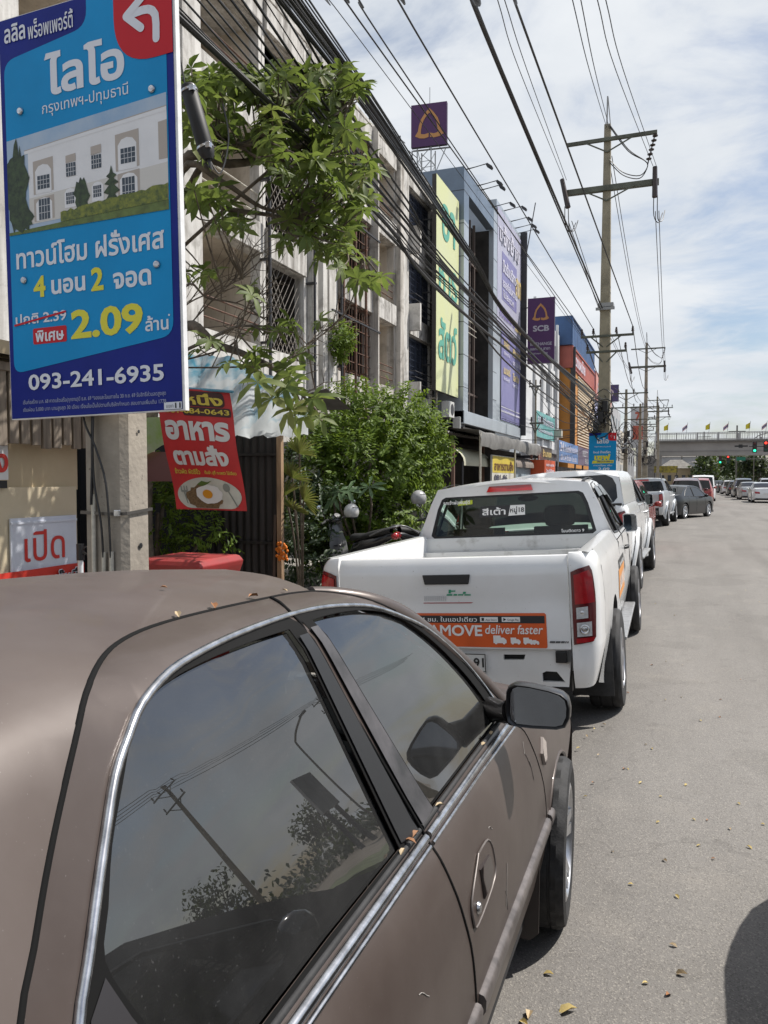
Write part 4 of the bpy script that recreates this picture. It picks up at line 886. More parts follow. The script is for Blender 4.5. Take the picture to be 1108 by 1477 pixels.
def round_poly(pts, r, n=5):
    out = []
    for i, p in enumerate(pts):
        a, b = Vector(pts[i-1]), Vector(pts[(i+1) % len(pts)]); p = Vector(p); rr = r[i] if isinstance(r, (list, tuple)) else r
        if rr <= 0: out.append(tuple(p)); continue
        p0 = p+(a-p).normalized()*rr; p1 = p+(b-p).normalized()*rr
        for k in range(n+1):
            t = k/n; q = p0*(1-t)**2+p*2*t*(1-t)+p1*t*t; out.append((q.x, q.y))
    return out
def board():
    t = root('advert_board', 'tall blue property advert board with red arrow corner and yellow price, at upper left', 'sign', (-3.06, 3.45, 0), (0, R(-1.0), 0))
    F = lambda x, z, l: (x, -l, z)
    a = MB(); a.box(-.537,.665,0,.035,2.10,4.375); obj('panel', a, mat('board_edge', (.72,.72,.72), .5, var=.1, vscale=12), t)
    bg = flat('printed_face', [(-.533,2.106),(.650,2.106),(.650,4.371),(-.533,4.371)], NAVY, t, .002, F)
    inn = round_poly([(-.502,2.365),(.607,2.498),(.607,4.371),(.095,4.371),(.095,4.21),(-.502,4.138)], [.07,.08,0,0,.09,.08])
    flat('blue_field', inn, SKYB, bg, .004, F)
    red = round_poly([(.278,4.373),(.278,3.945),(.650,3.955),(.650,4.373)], [0,.26,0,0], 9); flat('red_corner', red, SRED, bg, .0065, F)
    a = MB()
    def stroke(pts, w, l, caps=True):
        for i in range(len(pts)-1):
            p, q = Vector(pts[i]), Vector(pts[i+1]); d = (q-p).normalized(); n = Vector((-d.y, d.x))*w/2
            a.panel([tuple(p+n), tuple(p-n), tuple(q-n), tuple(q+n)], [], lambda x, z: F(x, z, l+.00012*i), .5)
        if caps:
            for k, p in enumerate(pts): a.panel([(p[0]+w/2*math.cos(R(30*j)), p[1]+w/2*math.sin(R(30*j))) for j in range(12)], [], lambda x, z: F(x, z, l-.0004-.00012*k), .5)
    stroke([(.549,4.045),(.551,4.12),(.547,4.165),(.53,4.19),(.505,4.203),(.47,4.206),(.36,4.199)], .044, .009); stroke([(.462,4.268),(.362,4.197),(.455,4.118)], .044, .0105)
    obj('arrow', a, SWH, bg)
    def tx(nm, body, x, z, m, l=.007, **k):
        a = MB(); lettering(a, body, (0,0,0), (1,0,0), (0,0,1), x, z, bend=lambda p, q, s: F(p, q, l), **k); return obj(nm, a, m, bg)
    tx('name_lettering', 'ลลิล', -.49, 4.235, SWH, w=.155, h=.10, bold=.022)
    tx('name_lettering', 'พร็อพเพอร์ตี้', -.315, 4.222, SWH, w=.32, h=.105, bold=.008)
    tx('title_lettering', 'ไลโอ', -.205, 3.885, SWH, w=.545, h=.235, bold=.032)
    tx('subtitle_lettering', 'กรุงเทพฯ-ปทุมธานี', -.23, 3.775, SWH, w=.59, h=.085, bold=.002)
    tx('offer_lettering', 'ทาวน์โฮม ฝรั่งเศส', -.455, 2.957, SWH, w=1.02, h=.135, bold=.022)
    tx('offer_lettering', '4', -.335, 2.785, SYE, w=.088, h=.12, bold=.035); tx('offer_lettering', 'นอน', -.205, 2.79, SWH, w=.24, h=.083, bold=.03)
    tx('offer_lettering', '2', .075, 2.78, SYE, w=.085, h=.128, bold=.035); tx('offer_lettering', 'จอด', .225, 2.775, SWH, w=.25, h=.088, bold=.03)
    tx('old_price', 'ปกติ 2.39', -.475, 2.64, SWH, w=.37, h=.062, bold=.02)
    a = MB(); stroke([(-.485,2.640),(-.105,2.688)], .011, .009, False); obj('strike_line', a, SRED, bg)
    flat('price_tag', round_poly([(-.35,2.522),(-.107,2.522),(-.107,2.612),(-.35,2.612)], .012), SRED, bg, .006, F)
    tx('tag_lettering', 'พิเศษ', -.33, 2.533, SWH, .0085, w=.205, h=.065, bold=.025)
    tx('price', '2.09', -.075, 2.525, SYE, w=.49, h=.165, bold=.034); tx('price_unit', 'ล้าน', .428, 2.53, SWH, w=.15, h=.082, bold=.02)
    a = MB(); a.panel([(.583+.006*math.cos(R(45*i)), 2.605+.006*math.sin(R(45*i))) for i in range(8)], [], lambda x, z: F(x, z, .007), .5); obj('price_mark', a, SWH, bg)
    tx('phone_number', '093-241-6935', -.395, 2.262, SWH, w=.935, h=.092, bold=.022)
    FA = mat('fine_print', (.30,.33,.45), .5)
    tx('fine_print', 'เริ่มก่อสร้าง ม.ค. 68 คาดแล้วเสร็จ(ทุกงาน)ปี ธ.ค. 69 *จองและโอนภายใน 30 ก.ย. 69 รับสิทธิ์ส่วนลดสูงสุด', -.44, 2.178, FA, w=.99, h=.033, bold=.004)
    tx('fine_print', 'เงินผ่อน 5,000 บาท นานสูงสุด 30 เดือน เงื่อนไขเป็นไปตามที่บริษัทกำหนด สอบถามเพิ่มเติม 1778', -.44, 2.135, FA, w=.99, h=.033, bold=.004)
    tg_ = flat('number_tab', [(.535,2.108),(.648,2.108),(.648,2.146),(.535,2.146)], SWH, bg, .006, F); tx('tab_number', '11', .606, 2.113, BLACK, .008, w=.035, h=.028, bold=.03); tx('tab_number', 'แยก', .55, 2.116, mat('tab_grey', (.2,.2,.22), .5), .008, w=.045, h=.016)
    # printed picture of a white house
    pic = flat('printed_picture', [(-.500,3.155),(.600,3.155),(.600,3.760),(-.500,3.690)], mat('print_sky', (.22,.36,.55), .4, col2=(.42,.50,.60), vscale=1.6), bg, .0055, F)
    pw = mat('print_white', (.70,.70,.72), .4, var=.06, vscale=3); ps = mat('print_shade', (.40,.35,.31), .4); pg = mat('print_glass', (.035,.05,.07), .3); pl = mat('print_leaf', (.045,.075,.025), .5, col2=(.012,.022,.010), vscale=34, vdet=8); ph = mat('print_hedge', (.20,.22,.025), .5, col2=(.05,.08,.015), vscale=40, vdet=8); pk = mat('print_grass', (.10,.14,.03), .5, var=.3, vscale=20)
    k = 0
    def P(nm, polys, m, l):
        if nm == 'glazing_bar':
            a = MB()
            for q in polys: a.panel(q, [], lambda x, z: F(x, z, l), .4)
            return obj(nm, a, m, pic)
        for i, q in enumerate(polys): a = MB(); a.panel(q, [], lambda x, z: F(x, z, l+.0003*(i % 2)), .4); obj(nm, a, m, pic)
    P('house_front', [[(-.345,3.20),(.600,3.22),(.600,3.672),(.26,3.655),(-.345,3.60)]], pw, .0062)
    P('house_base', [[(-.345,3.20),(.600,3.22),(.600,3.402),(-.345,3.345)]], mat('print_cream', (.58,.56,.53), .4), .0066)
    P('eaves', [[(-.37,3.595),(.600,3.665),(.600,3.69),(-.37,3.615)]], pw, .0072)
    P('eaves_line', [[(-.37,3.613),(.600,3.688),(.600,3.693),(-.37,3.617)]], ps, .0076)
    A_ = lambda x, z, w, h: [(x,z),(x+w,z),(x+w,z+h*.78),(x+w*.8,z+h*.95),(x+w*.5,z+h),(x+w*.2,z+h*.95),(x,z+h*.78)]
    P('niche', [[(-.31,3.36),(-.165,3.37),(-.165,3.555),(-.31,3.545)], [(.265,3.40),(.42,3.41),(.42,3.605),(.265,3.595)], [(.545,3.42),(.6,3.42),(.6,3.62),(.545,3.615)], [(-.31,3.21),(-.165,3.215),(-.165,3.345),(-.31,3.335)], [(.275,3.235),(.42,3.24),(.42,3.395),(.275,3.385)]], ps, .0070)
    P('arch', [A_(-.295,3.362,.115,.16), A_(.282,3.402,.122,.17), A_(-.295,3.212,.115,.125), A_(.29,3.238,.115,.145), A_(-.09,3.255,.08,.105), A_(.10,3.262,.08,.105)], pw, .0076)
    P('blind', [[(-.075,3.50),(-.005,3.503),(-.005,3.545),(-.075,3.54)], [(.10,3.515),(.17,3.52),(.17,3.565),(.10,3.56)]], ps, .0078)
    wn = [(-.28,3.385,.088,.075),(-.073,3.425,.066,.072),(.103,3.44,.066,.072),(.30,3.435,.095,.08),(-.275,3.215,.08,.115),(-.078,3.275,.055,.062),(.11,3.285,.055,.062),(.305,3.245,.082,.115)]
    P('pane', [[(x,z),(x+w,z),(x+w,z+h),(x,z+h)] for x, z, w, h in wn], pg, .0082)
    P('glazing_bar', [[(x+w*f-.0012,z),(x+w*f+.0012,z),(x+w*f+.0012,z+h),(x+w*f-.0012,z+h)] for x, z, w, h in wn for f in (.25,.5,.75)]+[[(x,z+h*f-.0012),(x+w,z+h*f-.0012),(x+w,z+h*f+.0012),(x,z+h*f+.0012)] for x, z, w, h in wn for f in (.33,.66)], pw, .0088)
    P('lawn', [[(-.500,3.155),(.600,3.155),(.600,3.205),(-.1,3.185),(-.500,3.17)]], pk, .0080)
    random.seed(11)
    def blob(cx, cz, rx, rz, n=26, j=.22): return [(max(-.499,min(.598,cx+rx*math.cos(2*math.pi*i/n)*(1+random.uniform(-j,j)))), max(3.157, cz+rz*math.sin(2*math.pi*i/n)*(1+random.uniform(-j,j)))) for i in range(n)]
    P('tree_picture', [blob(-.435,3.42,.085,.23,34), blob(-.40,3.24,.08,.07,24)], pl, .0092)
    P('shrub_picture', [blob(.03,3.30,.05,.10,22), [(.235,3.44)]+[(.235+s*w, z) for z, w, s in ((3.40,.012,1),(3.385,.035,1),(3.37,.014,1),(3.345,.048,1),(3.335,.018,1),(3.30,.055,1),(3.285,.02,1),(3.25,.05,1),(3.22,.02,1),(3.22,.02,-1),(3.25,.05,-1),(3.285,.02,-1),(3.30,.055,-1),(3.335,.018,-1),(3.345,.048,-1),(3.37,.014,-1),(3.385,.035,-1),(3.40,.012,-1))]], pl, .0094)
    hed = [(-.12+i*.024, 3.238+.0017*i+random.uniform(-.008,.008)) for i in range(31)]
    P('hedge_picture', [[(-.12,3.185),(.598,3.205)]+hed[::-1]], ph, .0098)
    for x, z in ((-.388,3.84),(.513,3.790),(-.402,2.892),(.514,2.877)):
        a = MB(); a.lathe([(.021,0),(.021,.004),(.016,.011),(.0,.014)], (x,-.007,z), (0,-1,0), 18); obj('bolt', a, CHROME, t, smooth=40)
board()
def pole_a():
    t = root('concrete_pole', 'square concrete utility pole carrying the blue board, with pale conduits strapped to it', 'utility pole', (-3.05, 3.66, -.05), world=True)
    a = MB(); ch = .022
    def sec(z):
        k = 1-.012*z; hx, hy = .150*k, .112*k; c = (-3.055, 3.655)
        P = [(-hx+ch,-hy),(hx-ch*1.6,-hy),(hx,-hy+ch*1.6),(hx,hy-ch),(hx-ch,hy),(-hx+ch,hy),(-hx,hy-ch),(-hx,-hy+ch)]
        return [(c[0]+x, c[1]+y, z) for x, y in P]
    rows = [sec(z) for z in [-.05,.5,1,1.5,2,3,5,7,9,10.5]]; a.grid([r+r[:1] for r in rows]); a.f.append(tuple(range(len(a.v)-9, len(a.v)-1))); obj('shaft', a, CONC, t, smooth=20)
    for dx, h, lean in ((-.062,1.66,-.004),(.008,1.33,-.01),(.060,1.335,.0)):
        a = MB(); a.tube([(-3.055+dx, 3.528, -.05),(-3.055+dx+lean, 3.528, 1.0),(-3.055+dx, 3.528, h)], .0135, 12); obj('conduit', a, PVC, t, smooth=50)
    def cab(pts): a = MB(); a.tube(spl([(x-3.055, y+3.52, z) for x, y, z in pts], 6), .0065, 8); obj('cable', a, BLACK, t, smooth=60)
    cab([(-.062,0,1.60),(-.058,-.004,1.75),(-.05,-.008,2.05),(-.03,.0,2.6)]); cab([(.008,0,1.30),(.005,-.012,1.5),(-.04,-.012,1.75),(-.045,-.008,2.1),(-.02,0,2.6)]); cab([(.060,0,1.3),(.062,-.014,1.55),(.045,-.02,1.75),(-.02,-.02,1.93),(-.11,-.012,2.12),(-.12,0,2.5)]); cab([(-.066,-.01,1.6),(-.04,-.02,1.9),(-.032,-.012,2.2),(-.03,0,2.6)])
    for z, tilt in ((1.555,.015),(1.155,-.035)):
        a = MB(); P = [(-3.209,3.525,z),(-3.01,3.524,z-.01+tilt*.2),(-2.897,3.541,z-.004),(-2.897,3.77,z+tilt),(-3.21,3.77,z+tilt),(-3.209,3.53,z)]
        for p, q in zip(P, P[1:]): a.bar(p, q, .004, .018)
        s_ = obj('strap', a, mat('strap_steel', (.12,.11,.10), .45, .7), t)
        a = MB(); a.box(-2.965,-2.925,3.512,3.528,z-.02,z+.018); obj('buckle', a, CHROME, s_, bevel=.004)
    for x, y, z, r in ((-2.9,3.66,2.02,.009),(-2.9,3.665,1.36,.014),(-3.14,3.541,1.33,.008)):
        a = MB(); a.lathe([(.0,.001),(r,.001),(r*1.2,0)], (x+.0, y, z), (1,0,0) if y > 3.6 else (0,-1,0), 10); obj('hole', a, BLACK, t)
pole_a()

# ------------------------------------------------------------------ food stall beside the pole
def stall():
    t = root('food_stall', 'beige food stall front with hanging wooden slats, left of the concrete pole', 'stall', (-4.8, 4.2, -.03), world=True)
    beige = mat('beige_board', (.56,.46,.30), .7, col2=(.50,.40,.26), vscale=2)
    a = MB(); a.box(-4.62,-4.56,2.6,4.98,1.66,2.75); obj('upper_panel', a, beige, t)
    a = MB(); a.box(-4.60,-4.50,2.6,4.90,.0,1.685); obj('lower_panel', a, mat('beige_board_low', (.58,.50,.36), .7, col2=(.53,.45,.31), vscale=2), t)
    a = MB(); a.box(-6.4,-4.62,4.9,4.95,0,2.7); obj('end_panel', a, DARKIN, t)
    wood = mat('grey_wood', (.25,.205,.16), .85, col2=(.14,.115,.09), vscale=5, streak=(6,6,.6))
    random.seed(5)
    for i in range(19):
        y = 3.12+i*.102; a = MB(); b = 1.985+random.uniform(-.015,.02); a.box(-4.40-random.uniform(0,.01),-4.378,y,y+.078,b,2.55); obj('slat', a, wood, t, bevel=.003)
    a = MB(); a.box(-4.56,-4.36,2.6,5.02,2.50,2.56); a.box(-4.54,-4.40,2.6,5.0,2.3,2.34); obj('fascia', a, wood, t)
    a = MB(); a.add([(-4.3,2.5,2.60),(-4.3,5.1,2.60),(-7.4,5.1,3.1),(-7.4,2.5,3.1)], [(0,1,2,3)]); a.add([(-4.3,2.5,2.57),(-4.3,5.1,2.57),(-7.4,5.1,3.07),(-7.4,2.5,3.07)], [(3,2,1,0)]); obj('roof', a, mat('rusty_sheet', (.15,.11,.09), .8, var=.4, vscale=4), t)
    P = lambda o: (lambda y, z, l=0: (-4.497+o+l, y, z))
    s = root('open_sign', 'white sign reading open in thin red Thai letters, on the beige stall', 'sign', (-4.497, 4.5, 1.08), world=True)
    a = MB(); a.obox((-4.485,4.545,1.255), (.006,0,0), (0,.325,0), (0,0,.205)); a.box(-4.486,-4.470,4.22,4.87,1.415,1.432); obj('panel', a, mat('sign_panel', (.60,.63,.70), .5, var=.05, vscale=5), s)
    RDP = mat('red_ink', (.55,.03,.02), .5)
    a = MB(); lettering(a, 'เปิด', (-4.478,4.34,1.13), (0,1,0), (0,0,1), 0, 0, w=.40, h=.235, bold=.006); obj('lettering', a, RDP, s)
    s = root('wall_sign', 'white sign with bold red Thai letters, cut by the left edge of the photo', 'sign', (-4.497, 3.8, 1.72), world=True)
    a = MB(); a.box(-4.49,-4.478,3.3,4.21,1.74,2.03); obj('panel', a, mat('sign_panel2', (.66,.66,.66), .5), s)
    a = MB(); lettering(a, 'ตามสั่ง', (-4.474,4.205,1.79), (0,1,0), (0,0,1), 0, 0, h=.20, bold=.03, align='R'); obj('lettering', a, RDP, s)
    a = MB(); a.box(-4.489,-4.479,3.3,4.20,1.68,1.735); obj('lower_edge', a, BLACK, s)
    s = root('red_banner', 'low red banner with white outlined lettering along the stall front', 'banner', (-4.48, 4.3, .8), world=True)
    a = MB(); a.grid([[(-4.462+.006*math.sin(y*9), y, z) for z in (.72,.9,1.075)] for y in lin(3.2,4.93,30)]); obj('cloth', a, mat('banner_red', (.55,.035,.02), .55, var=.1, vscale=6), s, smooth=60)
    a = MB(); lettering(a, 'เจ๊หนึ่ง', (-4.448,4.60,.93), (0,1,0), (0,0,1), 0, 0, w=.31, h=.12, bold=.05); obj('outline', a, SWH, s)
    a = MB(); lettering(a, 'เจ๊หนึ่ง', (-4.444,4.605,.935), (0,1,0), (0,0,1), 0, 0, w=.30, h=.11, bold=.02); obj('lettering', a, BLACK, s)
    a = MB(); lettering(a, 'ข้าว ตามสั่ง เครื่องดื่ม', (-4.448,4.14,.955), (0,1,0), (0,0,1), 0, 0, w=.34, h=.05, bold=.02); obj('lettering', a, SWH, s)
    t2 = root('umbrella_stand', 'white metal tube stand with a black clamp on top, before the open sign', 'stand', (-3.95, 4.33, -.03), world=True)
    a = MB(); a.tube([(-3.95,4.33,-.03),(-3.95,4.33,1.18)], .019, 14); obj('tube', a, mat('white_tube', (.62,.64,.66), .35), t2, smooth=50)
    a = MB(); a.tube([(-3.95,4.33,1.17),(-3.95,4.33,1.285)], .027, 14); a.lathe([(.02,-.012),(.03,-.012),(.03,.012),(.02,.012)], (-3.905,4.34,1.24), (0.3,-1,0), 16, True); obj('clamp', a, BLACK, t2, smooth=40)
    a = MB(); a.lathe([(.0,.03),(.20,.025),(.22,0)], (-3.95,4.33,-.03), (0,0,1), 20); obj('foot', a, DKC, t2, smooth=40)
stall()
def egg_banner():
    TL, TR_, BR, BL = Vector((-4.295,5.6,2.55)), Vector((-3.51,5.58,2.475)), Vector((-3.245,5.45,1.485)), Vector((-3.955,5.47,1.49))
    def F(x, z, l=0):                   # x, z in 0..1
        p = BL*(1-x)*(1-z)+BR*x*(1-z)+TR_*x*z+TL*(1-x)*z
        return p+Vector((.0, -l+.022*math.sin(x*5+z*2.2)+.012*math.sin(z*9), .0))
    t = root('food_banner', 'hanging red cloth banner with white Thai lettering and a fried egg plate', 'banner', (-3.8, 5.55, 1.49), world=True)
    a = MB(); a.grid([[F(x, z) for x in lin(0,1,15)] for z in lin(0,1,19)]); a.f = a.f
    c = obj('cloth', a, mat('cloth_red', (.50,.022,.022), .6, var=.12, vscale=5), t, smooth=60)
    a = MB(); a.tube([TL+Vector((-.03,0,.01)), TR_+Vector((.05,0,-.005))], .012, 8); obj('rod', a, mat('rod_blue', (.10,.30,.42), .4), t, smooth=50)
    def tx(body, x, z, w, h, m, l, nm='lettering', **k):
        a = MB(); vs, fs = fill(text_shape(body, k.get('bold', 0), 3)); q = np.array(vs); lo, hi = q.min(0), q.max(0)
        a.add([F(x+(p[0]-lo[0])/(hi[0]-lo[0])*w, z+(p[1]-lo[1])/(hi[1]-lo[1])*h, l) for p in vs], fs); return obj(nm, a, m, c)
    cream = mat('cloth_cream', (.60,.56,.50), .6); yel = mat('cloth_yellow', (.62,.48,.06), .6); wht = mat('cloth_white', (.63,.62,.60), .6); dk = mat('cloth_dark', (.05,.012,.01), .6)
    def bl(x0, x1, z0, z1): return round_poly([(x0,z0),(x1,z0),(x1,z1),(x0,z1)], min(x1-x0, z1-z0)*.4)
    a = MB(); a.panel(bl(.25,.92,.855,.985), [], lambda x, z: F(x, z, .003), .06); a.panel(bl(.36,.98,.775,.85), [], lambda x, z: F(x, z, .003), .06); obj('dark_ground', a, dk, c)
    tx('เจ๊หนึ่ง', .20, .868, .70, .10, yel, .006, bold=.035); tx('081-684-0643', .10, .792, .86, .045, yel, .006, bold=.02)
    tx('อาหาร', .06, .565, .88, .165, wht, .005, bold=.05); tx('ตามสั่ง', .10, .36, .78, .17, wht, .005, bold=.045)
    tx('ข้าวผัด ผัดซีอิ๊ว', .07, .288, .36, .045, yel, .005, bold=.02); tx('ต้มยำ สุกี้ กะเพรา ไข่เจียว', .50, .283, .44, .04, yel, .005, bold=.02)
    def disc(cx, cz, rx, rz, n=36, a0=0, a1=360): return [(cx+rx*math.cos(R(a0+(a1-a0)*i/n)), cz+rz*math.sin(R(a0+(a1-a0)*i/n))) for i in range(n)]
    def dp(nm, poly, m, l, par=c): a = MB(); a.panel(poly, [], lambda x, z: F(x, z, l), .06); return obj(nm, a, m, par)
    pl = [(x, max(.012, z)) for x, z in disc(.50, .115, .455, .150)]
    dp('plate', pl, mat('plate_print', (.50,.49,.42), .6, var=.1, vscale=9), .004)
    random.seed(3)
    dp('rice', [(.42+.26*math.cos(R(12*i))*random.uniform(.85,1.1), max(.015,.10+.105*math.sin(R(12*i))*random.uniform(.85,1.1))) for i in range(30)], mat('rice_print', (.20,.12,.05), .7, col2=(.09,.05,.02), vscale=60), .006)
    dp('leaf', [(.34,.205),(.42,.235),(.50,.225),(.58,.24),(.50,.21),(.42,.19)], mat('leaf_print', (.08,.13,.02), .6), .008)
    dp('egg_white', [(.50+.20*math.cos(R(15*i))*random.uniform(.9,1.06), .128+.078*math.sin(R(15*i))*random.uniform(.9,1.06)) for i in range(24)], mat('egg_white_print', (.66,.65,.62), .5), .0085)
    dp('egg_yolk', disc(.475,.128,.075,.036,20), mat('yolk_print', (.62,.26,.015), .35), .011)
    for q in ([(.13,.14),(.15,.145),(.175,.05),(.16,.05)], [(.10,.14),(.19,.14),(.19,.19),(.175,.19),(.175,.155),(.155,.155),(.155,.19),(.14,.19),(.14,.155),(.115,.155),(.115,.19),(.10,.19)], [(.78,.155),(.80,.155),(.90,.03),(.88,.03)], disc(.77,.185,.05,.035,14)): a = MB(); a.panel(q, [], lambda x, z: F(x, z, .0075), .06); obj('cutlery', a, mat('cutlery_print', (.22,.23,.20), .5), c)
egg_banner()
def bin_box():
    t = root('red_bin', 'weathered red plastic box with lid, beside the concrete pole', 'box', (-3.72, 5.3, -.2), world=True)
    m = mat('red_plastic', (.32,.03,.03), .5, col2=(.24,.035,.03), vscale=6)
    a = MB(); a.grid([[(-3.72+sx*k, 5.32+sy*k*.95, z) for sx, sy in ((-.25,-.25),(.25,-.25),(.25,.25),(-.25,.25),(-.25,-.25))] for z, k in ((-.18,.85),(.98,1.06))]); obj('body', a, m, t, bevel=.02)
    a = MB(); a.grid([[(-3.72+sx*k, 5.32+sy*k, z) for sx, sy in ((-.30,-.30),(.30,-.30),(.30,.30),(-.30,.30),(-.30,-.30))] for z, k in ((.97,.98),(1.03,1.03),(1.065,1.05),(1.10,.98),(1.112,.9),(1.115,.01))]); obj('lid', a, m, t, bevel=.008)
    b = MB(); random.seed(8)
    b.grid([[(-3.98+.10*math.sin(th)*math.cos(ph)*random.uniform(.85,1.15), 5.0+.09*math.sin(th)*math.sin(ph)*random.uniform(.85,1.15), .93+.08*math.cos(th)) for ph in lin(0,6.28,14)] for th in lin(0,3.14,9)])
    obj('plastic_bag', b, mat('bag_white', (.5,.5,.5), .4, var=.2, vscale=20), smooth=30, label='crumpled white plastic bag between the concrete pole and the red box', cat='bag')
    a = MB(); a.box(-4.1,-3.86,4.9,5.12,-.2,.88); obj('wooden_crate', a, mat('crate_wood', (.12,.09,.06), .8, var=.3, vscale=8), label='dark wooden crate under the crumpled white bag', cat='crate')
bin_box()
def shed():
    t = root('tin_shed', 'dark corrugated tin shed with wooden post, under the white and blue tarp', 'shed', (-4.6, 7.6, -.1), world=True)
    dark = mat('dark_tin', (.030,.026,.024), .6, .3, var=.35, vscale=3, streak=(6,6,.5))
    a = MB(); rows = []
    for i in range(60):
        x = -4.95+i*.0155; rows.append([(x, 7.52+.014*math.sin(i*1.05), z) for z in (-.1,1.1,2.25)])
    a.grid(rows); obj('sheet', a, dark, t, smooth=50)
    for z in (1.02,2.0): a = MB(); a.box(-4.95,-4.05,7.49,7.52,z,z+.03); obj('rail', a, dark, t)
    pm = mat('post_wood', (.26,.17,.10), .8, var=.35, vscale=4, streak=(5,5,.6))
    a = MB(); a.box(-4.075,-4.02,7.44,7.50,-.1,2.22); obj('post', a, pm, t)
    a = MB(); a.bar((-4.14,7.46,-.1),(-4.10,7.46,1.35),.03); obj('prop', a, mat('rusty_bar', (.09,.06,.045), .8), t)
    [obj('side_wall', MB().box(*b_), DARKIN, t) for b_ in ((-6.9,-4.95,7.5,7.56,-.1,2.3),(-6.9,-6.84,5.0,7.5,-.1,2.4),(-6.9,-5.7,9.7,9.75,-.1,2.6))]
    a = MB(); a.grid([[(x, y, z) for x in lin(-7.0,-4.2,6)] for y, z in ((7.42,2.50),(8.2,2.72),(9.0,2.9),(9.8,2.7))]); obj('roof', a, mat('dark_roof', (.07,.065,.06), .85, var=.3, vscale=3), t, smooth=30)
    # tarp hung along its eaves
    a = MB(); random.seed(21)
    top = lambda x: float(np.interp(x, [-5.4,-5.1,-4.55,-4.1,-3.78,-3.60], [3.16,3.13,3.07,2.86,2.72,2.60]))
    rows = []
    for j in range(22):
        f = j/21; row = []
        for i in range(34):
            x = -5.4+i*(1.78/33); zt = top(x); z = zt+(2.2-zt)*f
            y = 7.85-1.1*f+.03*math.sin(i*.9+f*2)+.020*math.sin(i*2.3+f*6)+random.uniform(-.012,.012); q = y/7.3
            row.append((x*q, y, 1.75+(z-1.75)*q+.015*math.sin(i*1.3+f*4)+random.uniform(-.008,.008)))
        rows.append(row)
    a.grid(rows)
    m = bpy.data.materials.new('tarp'); m.use_nodes = True; N = m.node_tree.nodes; L = m.node_tree.links; p = N['Principled BSDF']; p.inputs['Roughness'].default_value = .4
    tc = N.new('ShaderNodeTexCoord'); n = N.new('ShaderNodeTexNoise'); n.inputs['Scale'].default_value = 2.2; n.inputs['Detail'].default_value = 7; n.inputs['Distortion'].default_value = .8; mp = N.new('ShaderNodeMapping'); mp.inputs['Scale'].default_value = (1.6,1,.8); L.new(tc.outputs['Object'], mp.inputs[0]); L.new(mp.outputs[0], n.inputs['Vector'])
    sp = N.new('ShaderNodeSeparateXYZ'); L.new(tc.outputs['Object'], sp.inputs[0]); ad = N.new('ShaderNodeMath'); ad.operation = 'MULTIPLY_ADD'; L.new(sp.outputs[2], ad.inputs[0]); ad.inputs[1].default_value = .30; L.new(n.outputs['Fac'], ad.inputs[2])
    mr = N.new('ShaderNodeMapRange'); L.new(ad.outputs[0], mr.inputs[0]); mr.inputs[1].default_value = .66; mr.inputs[2].default_value = .88
    mx = N.new('ShaderNodeMix'); mx.data_type = 'RGBA'; L.new(mr.outputs[0], mx.inputs['Factor']); mx.inputs['A'].default_value = (.70,.74,.75,1); mx.inputs['B'].default_value = (.10,.37,.52,1); L.new(mx.outputs['Result'], p.inputs['Base Color']); tl = N.new('ShaderNodeBsdfTranslucent'); L.new(mx.outputs['Result'], tl.inputs[0]); ms = N.new('ShaderNodeMixShader'); ms.inputs[0].default_value = .6; L.new(p.outputs[0], ms.inputs[1]); L.new(tl.outputs[0], ms.inputs[2]); L.new(ms.outputs[0], N['Material Output'].inputs[0])
    o = obj('tarp', a, m, smooth=75, label='wrinkled white and blue plastic tarp hanging as an awning over the tin shed', cat='tarp')
    # small cloth awning behind the pole
    a = MB(); a.grid([[(x, 6.4+.1*f+.01*math.sin(x*30), z+(.06*math.sin((x+4.95)*9) if f else 0)) for x in lin(-5.35,-4.55,14)] for f, z in ((0,2.36),(1,2.04))]); obj('cloth_awning', a, mat('green_white_cloth', (.55,.62,.45), .6, col2=(.33,.55,.10), vscale=3), smooth=60, label='small green and white cloth awning just right of the concrete pole', cat='awning')
    a = MB(); a.box(-5.5,-4.3,6.55,6.58,1.72,2.02); obj('faded_board', a, mat('pink_board', (.22,.10,.09), .7), label='faded pink board under the green and white cloth awning', cat='board')
    a = MB(); random.seed(2)
    for i in range(40):
        th, r = random.uniform(0,6.28), random.uniform(.02,.07); c = Vector((-4.0+r*math.cos(th), 7.41, .96+random.uniform(-.10,.09))); a.ball(c, .018, .018, .018, 6, 4)
    obj('marigold_garland', a, mat('marigold', (.65,.17,.01), .7), smooth=60, label='orange marigold garland tied to the wooden post of the tin shed', cat='garland')
shed()
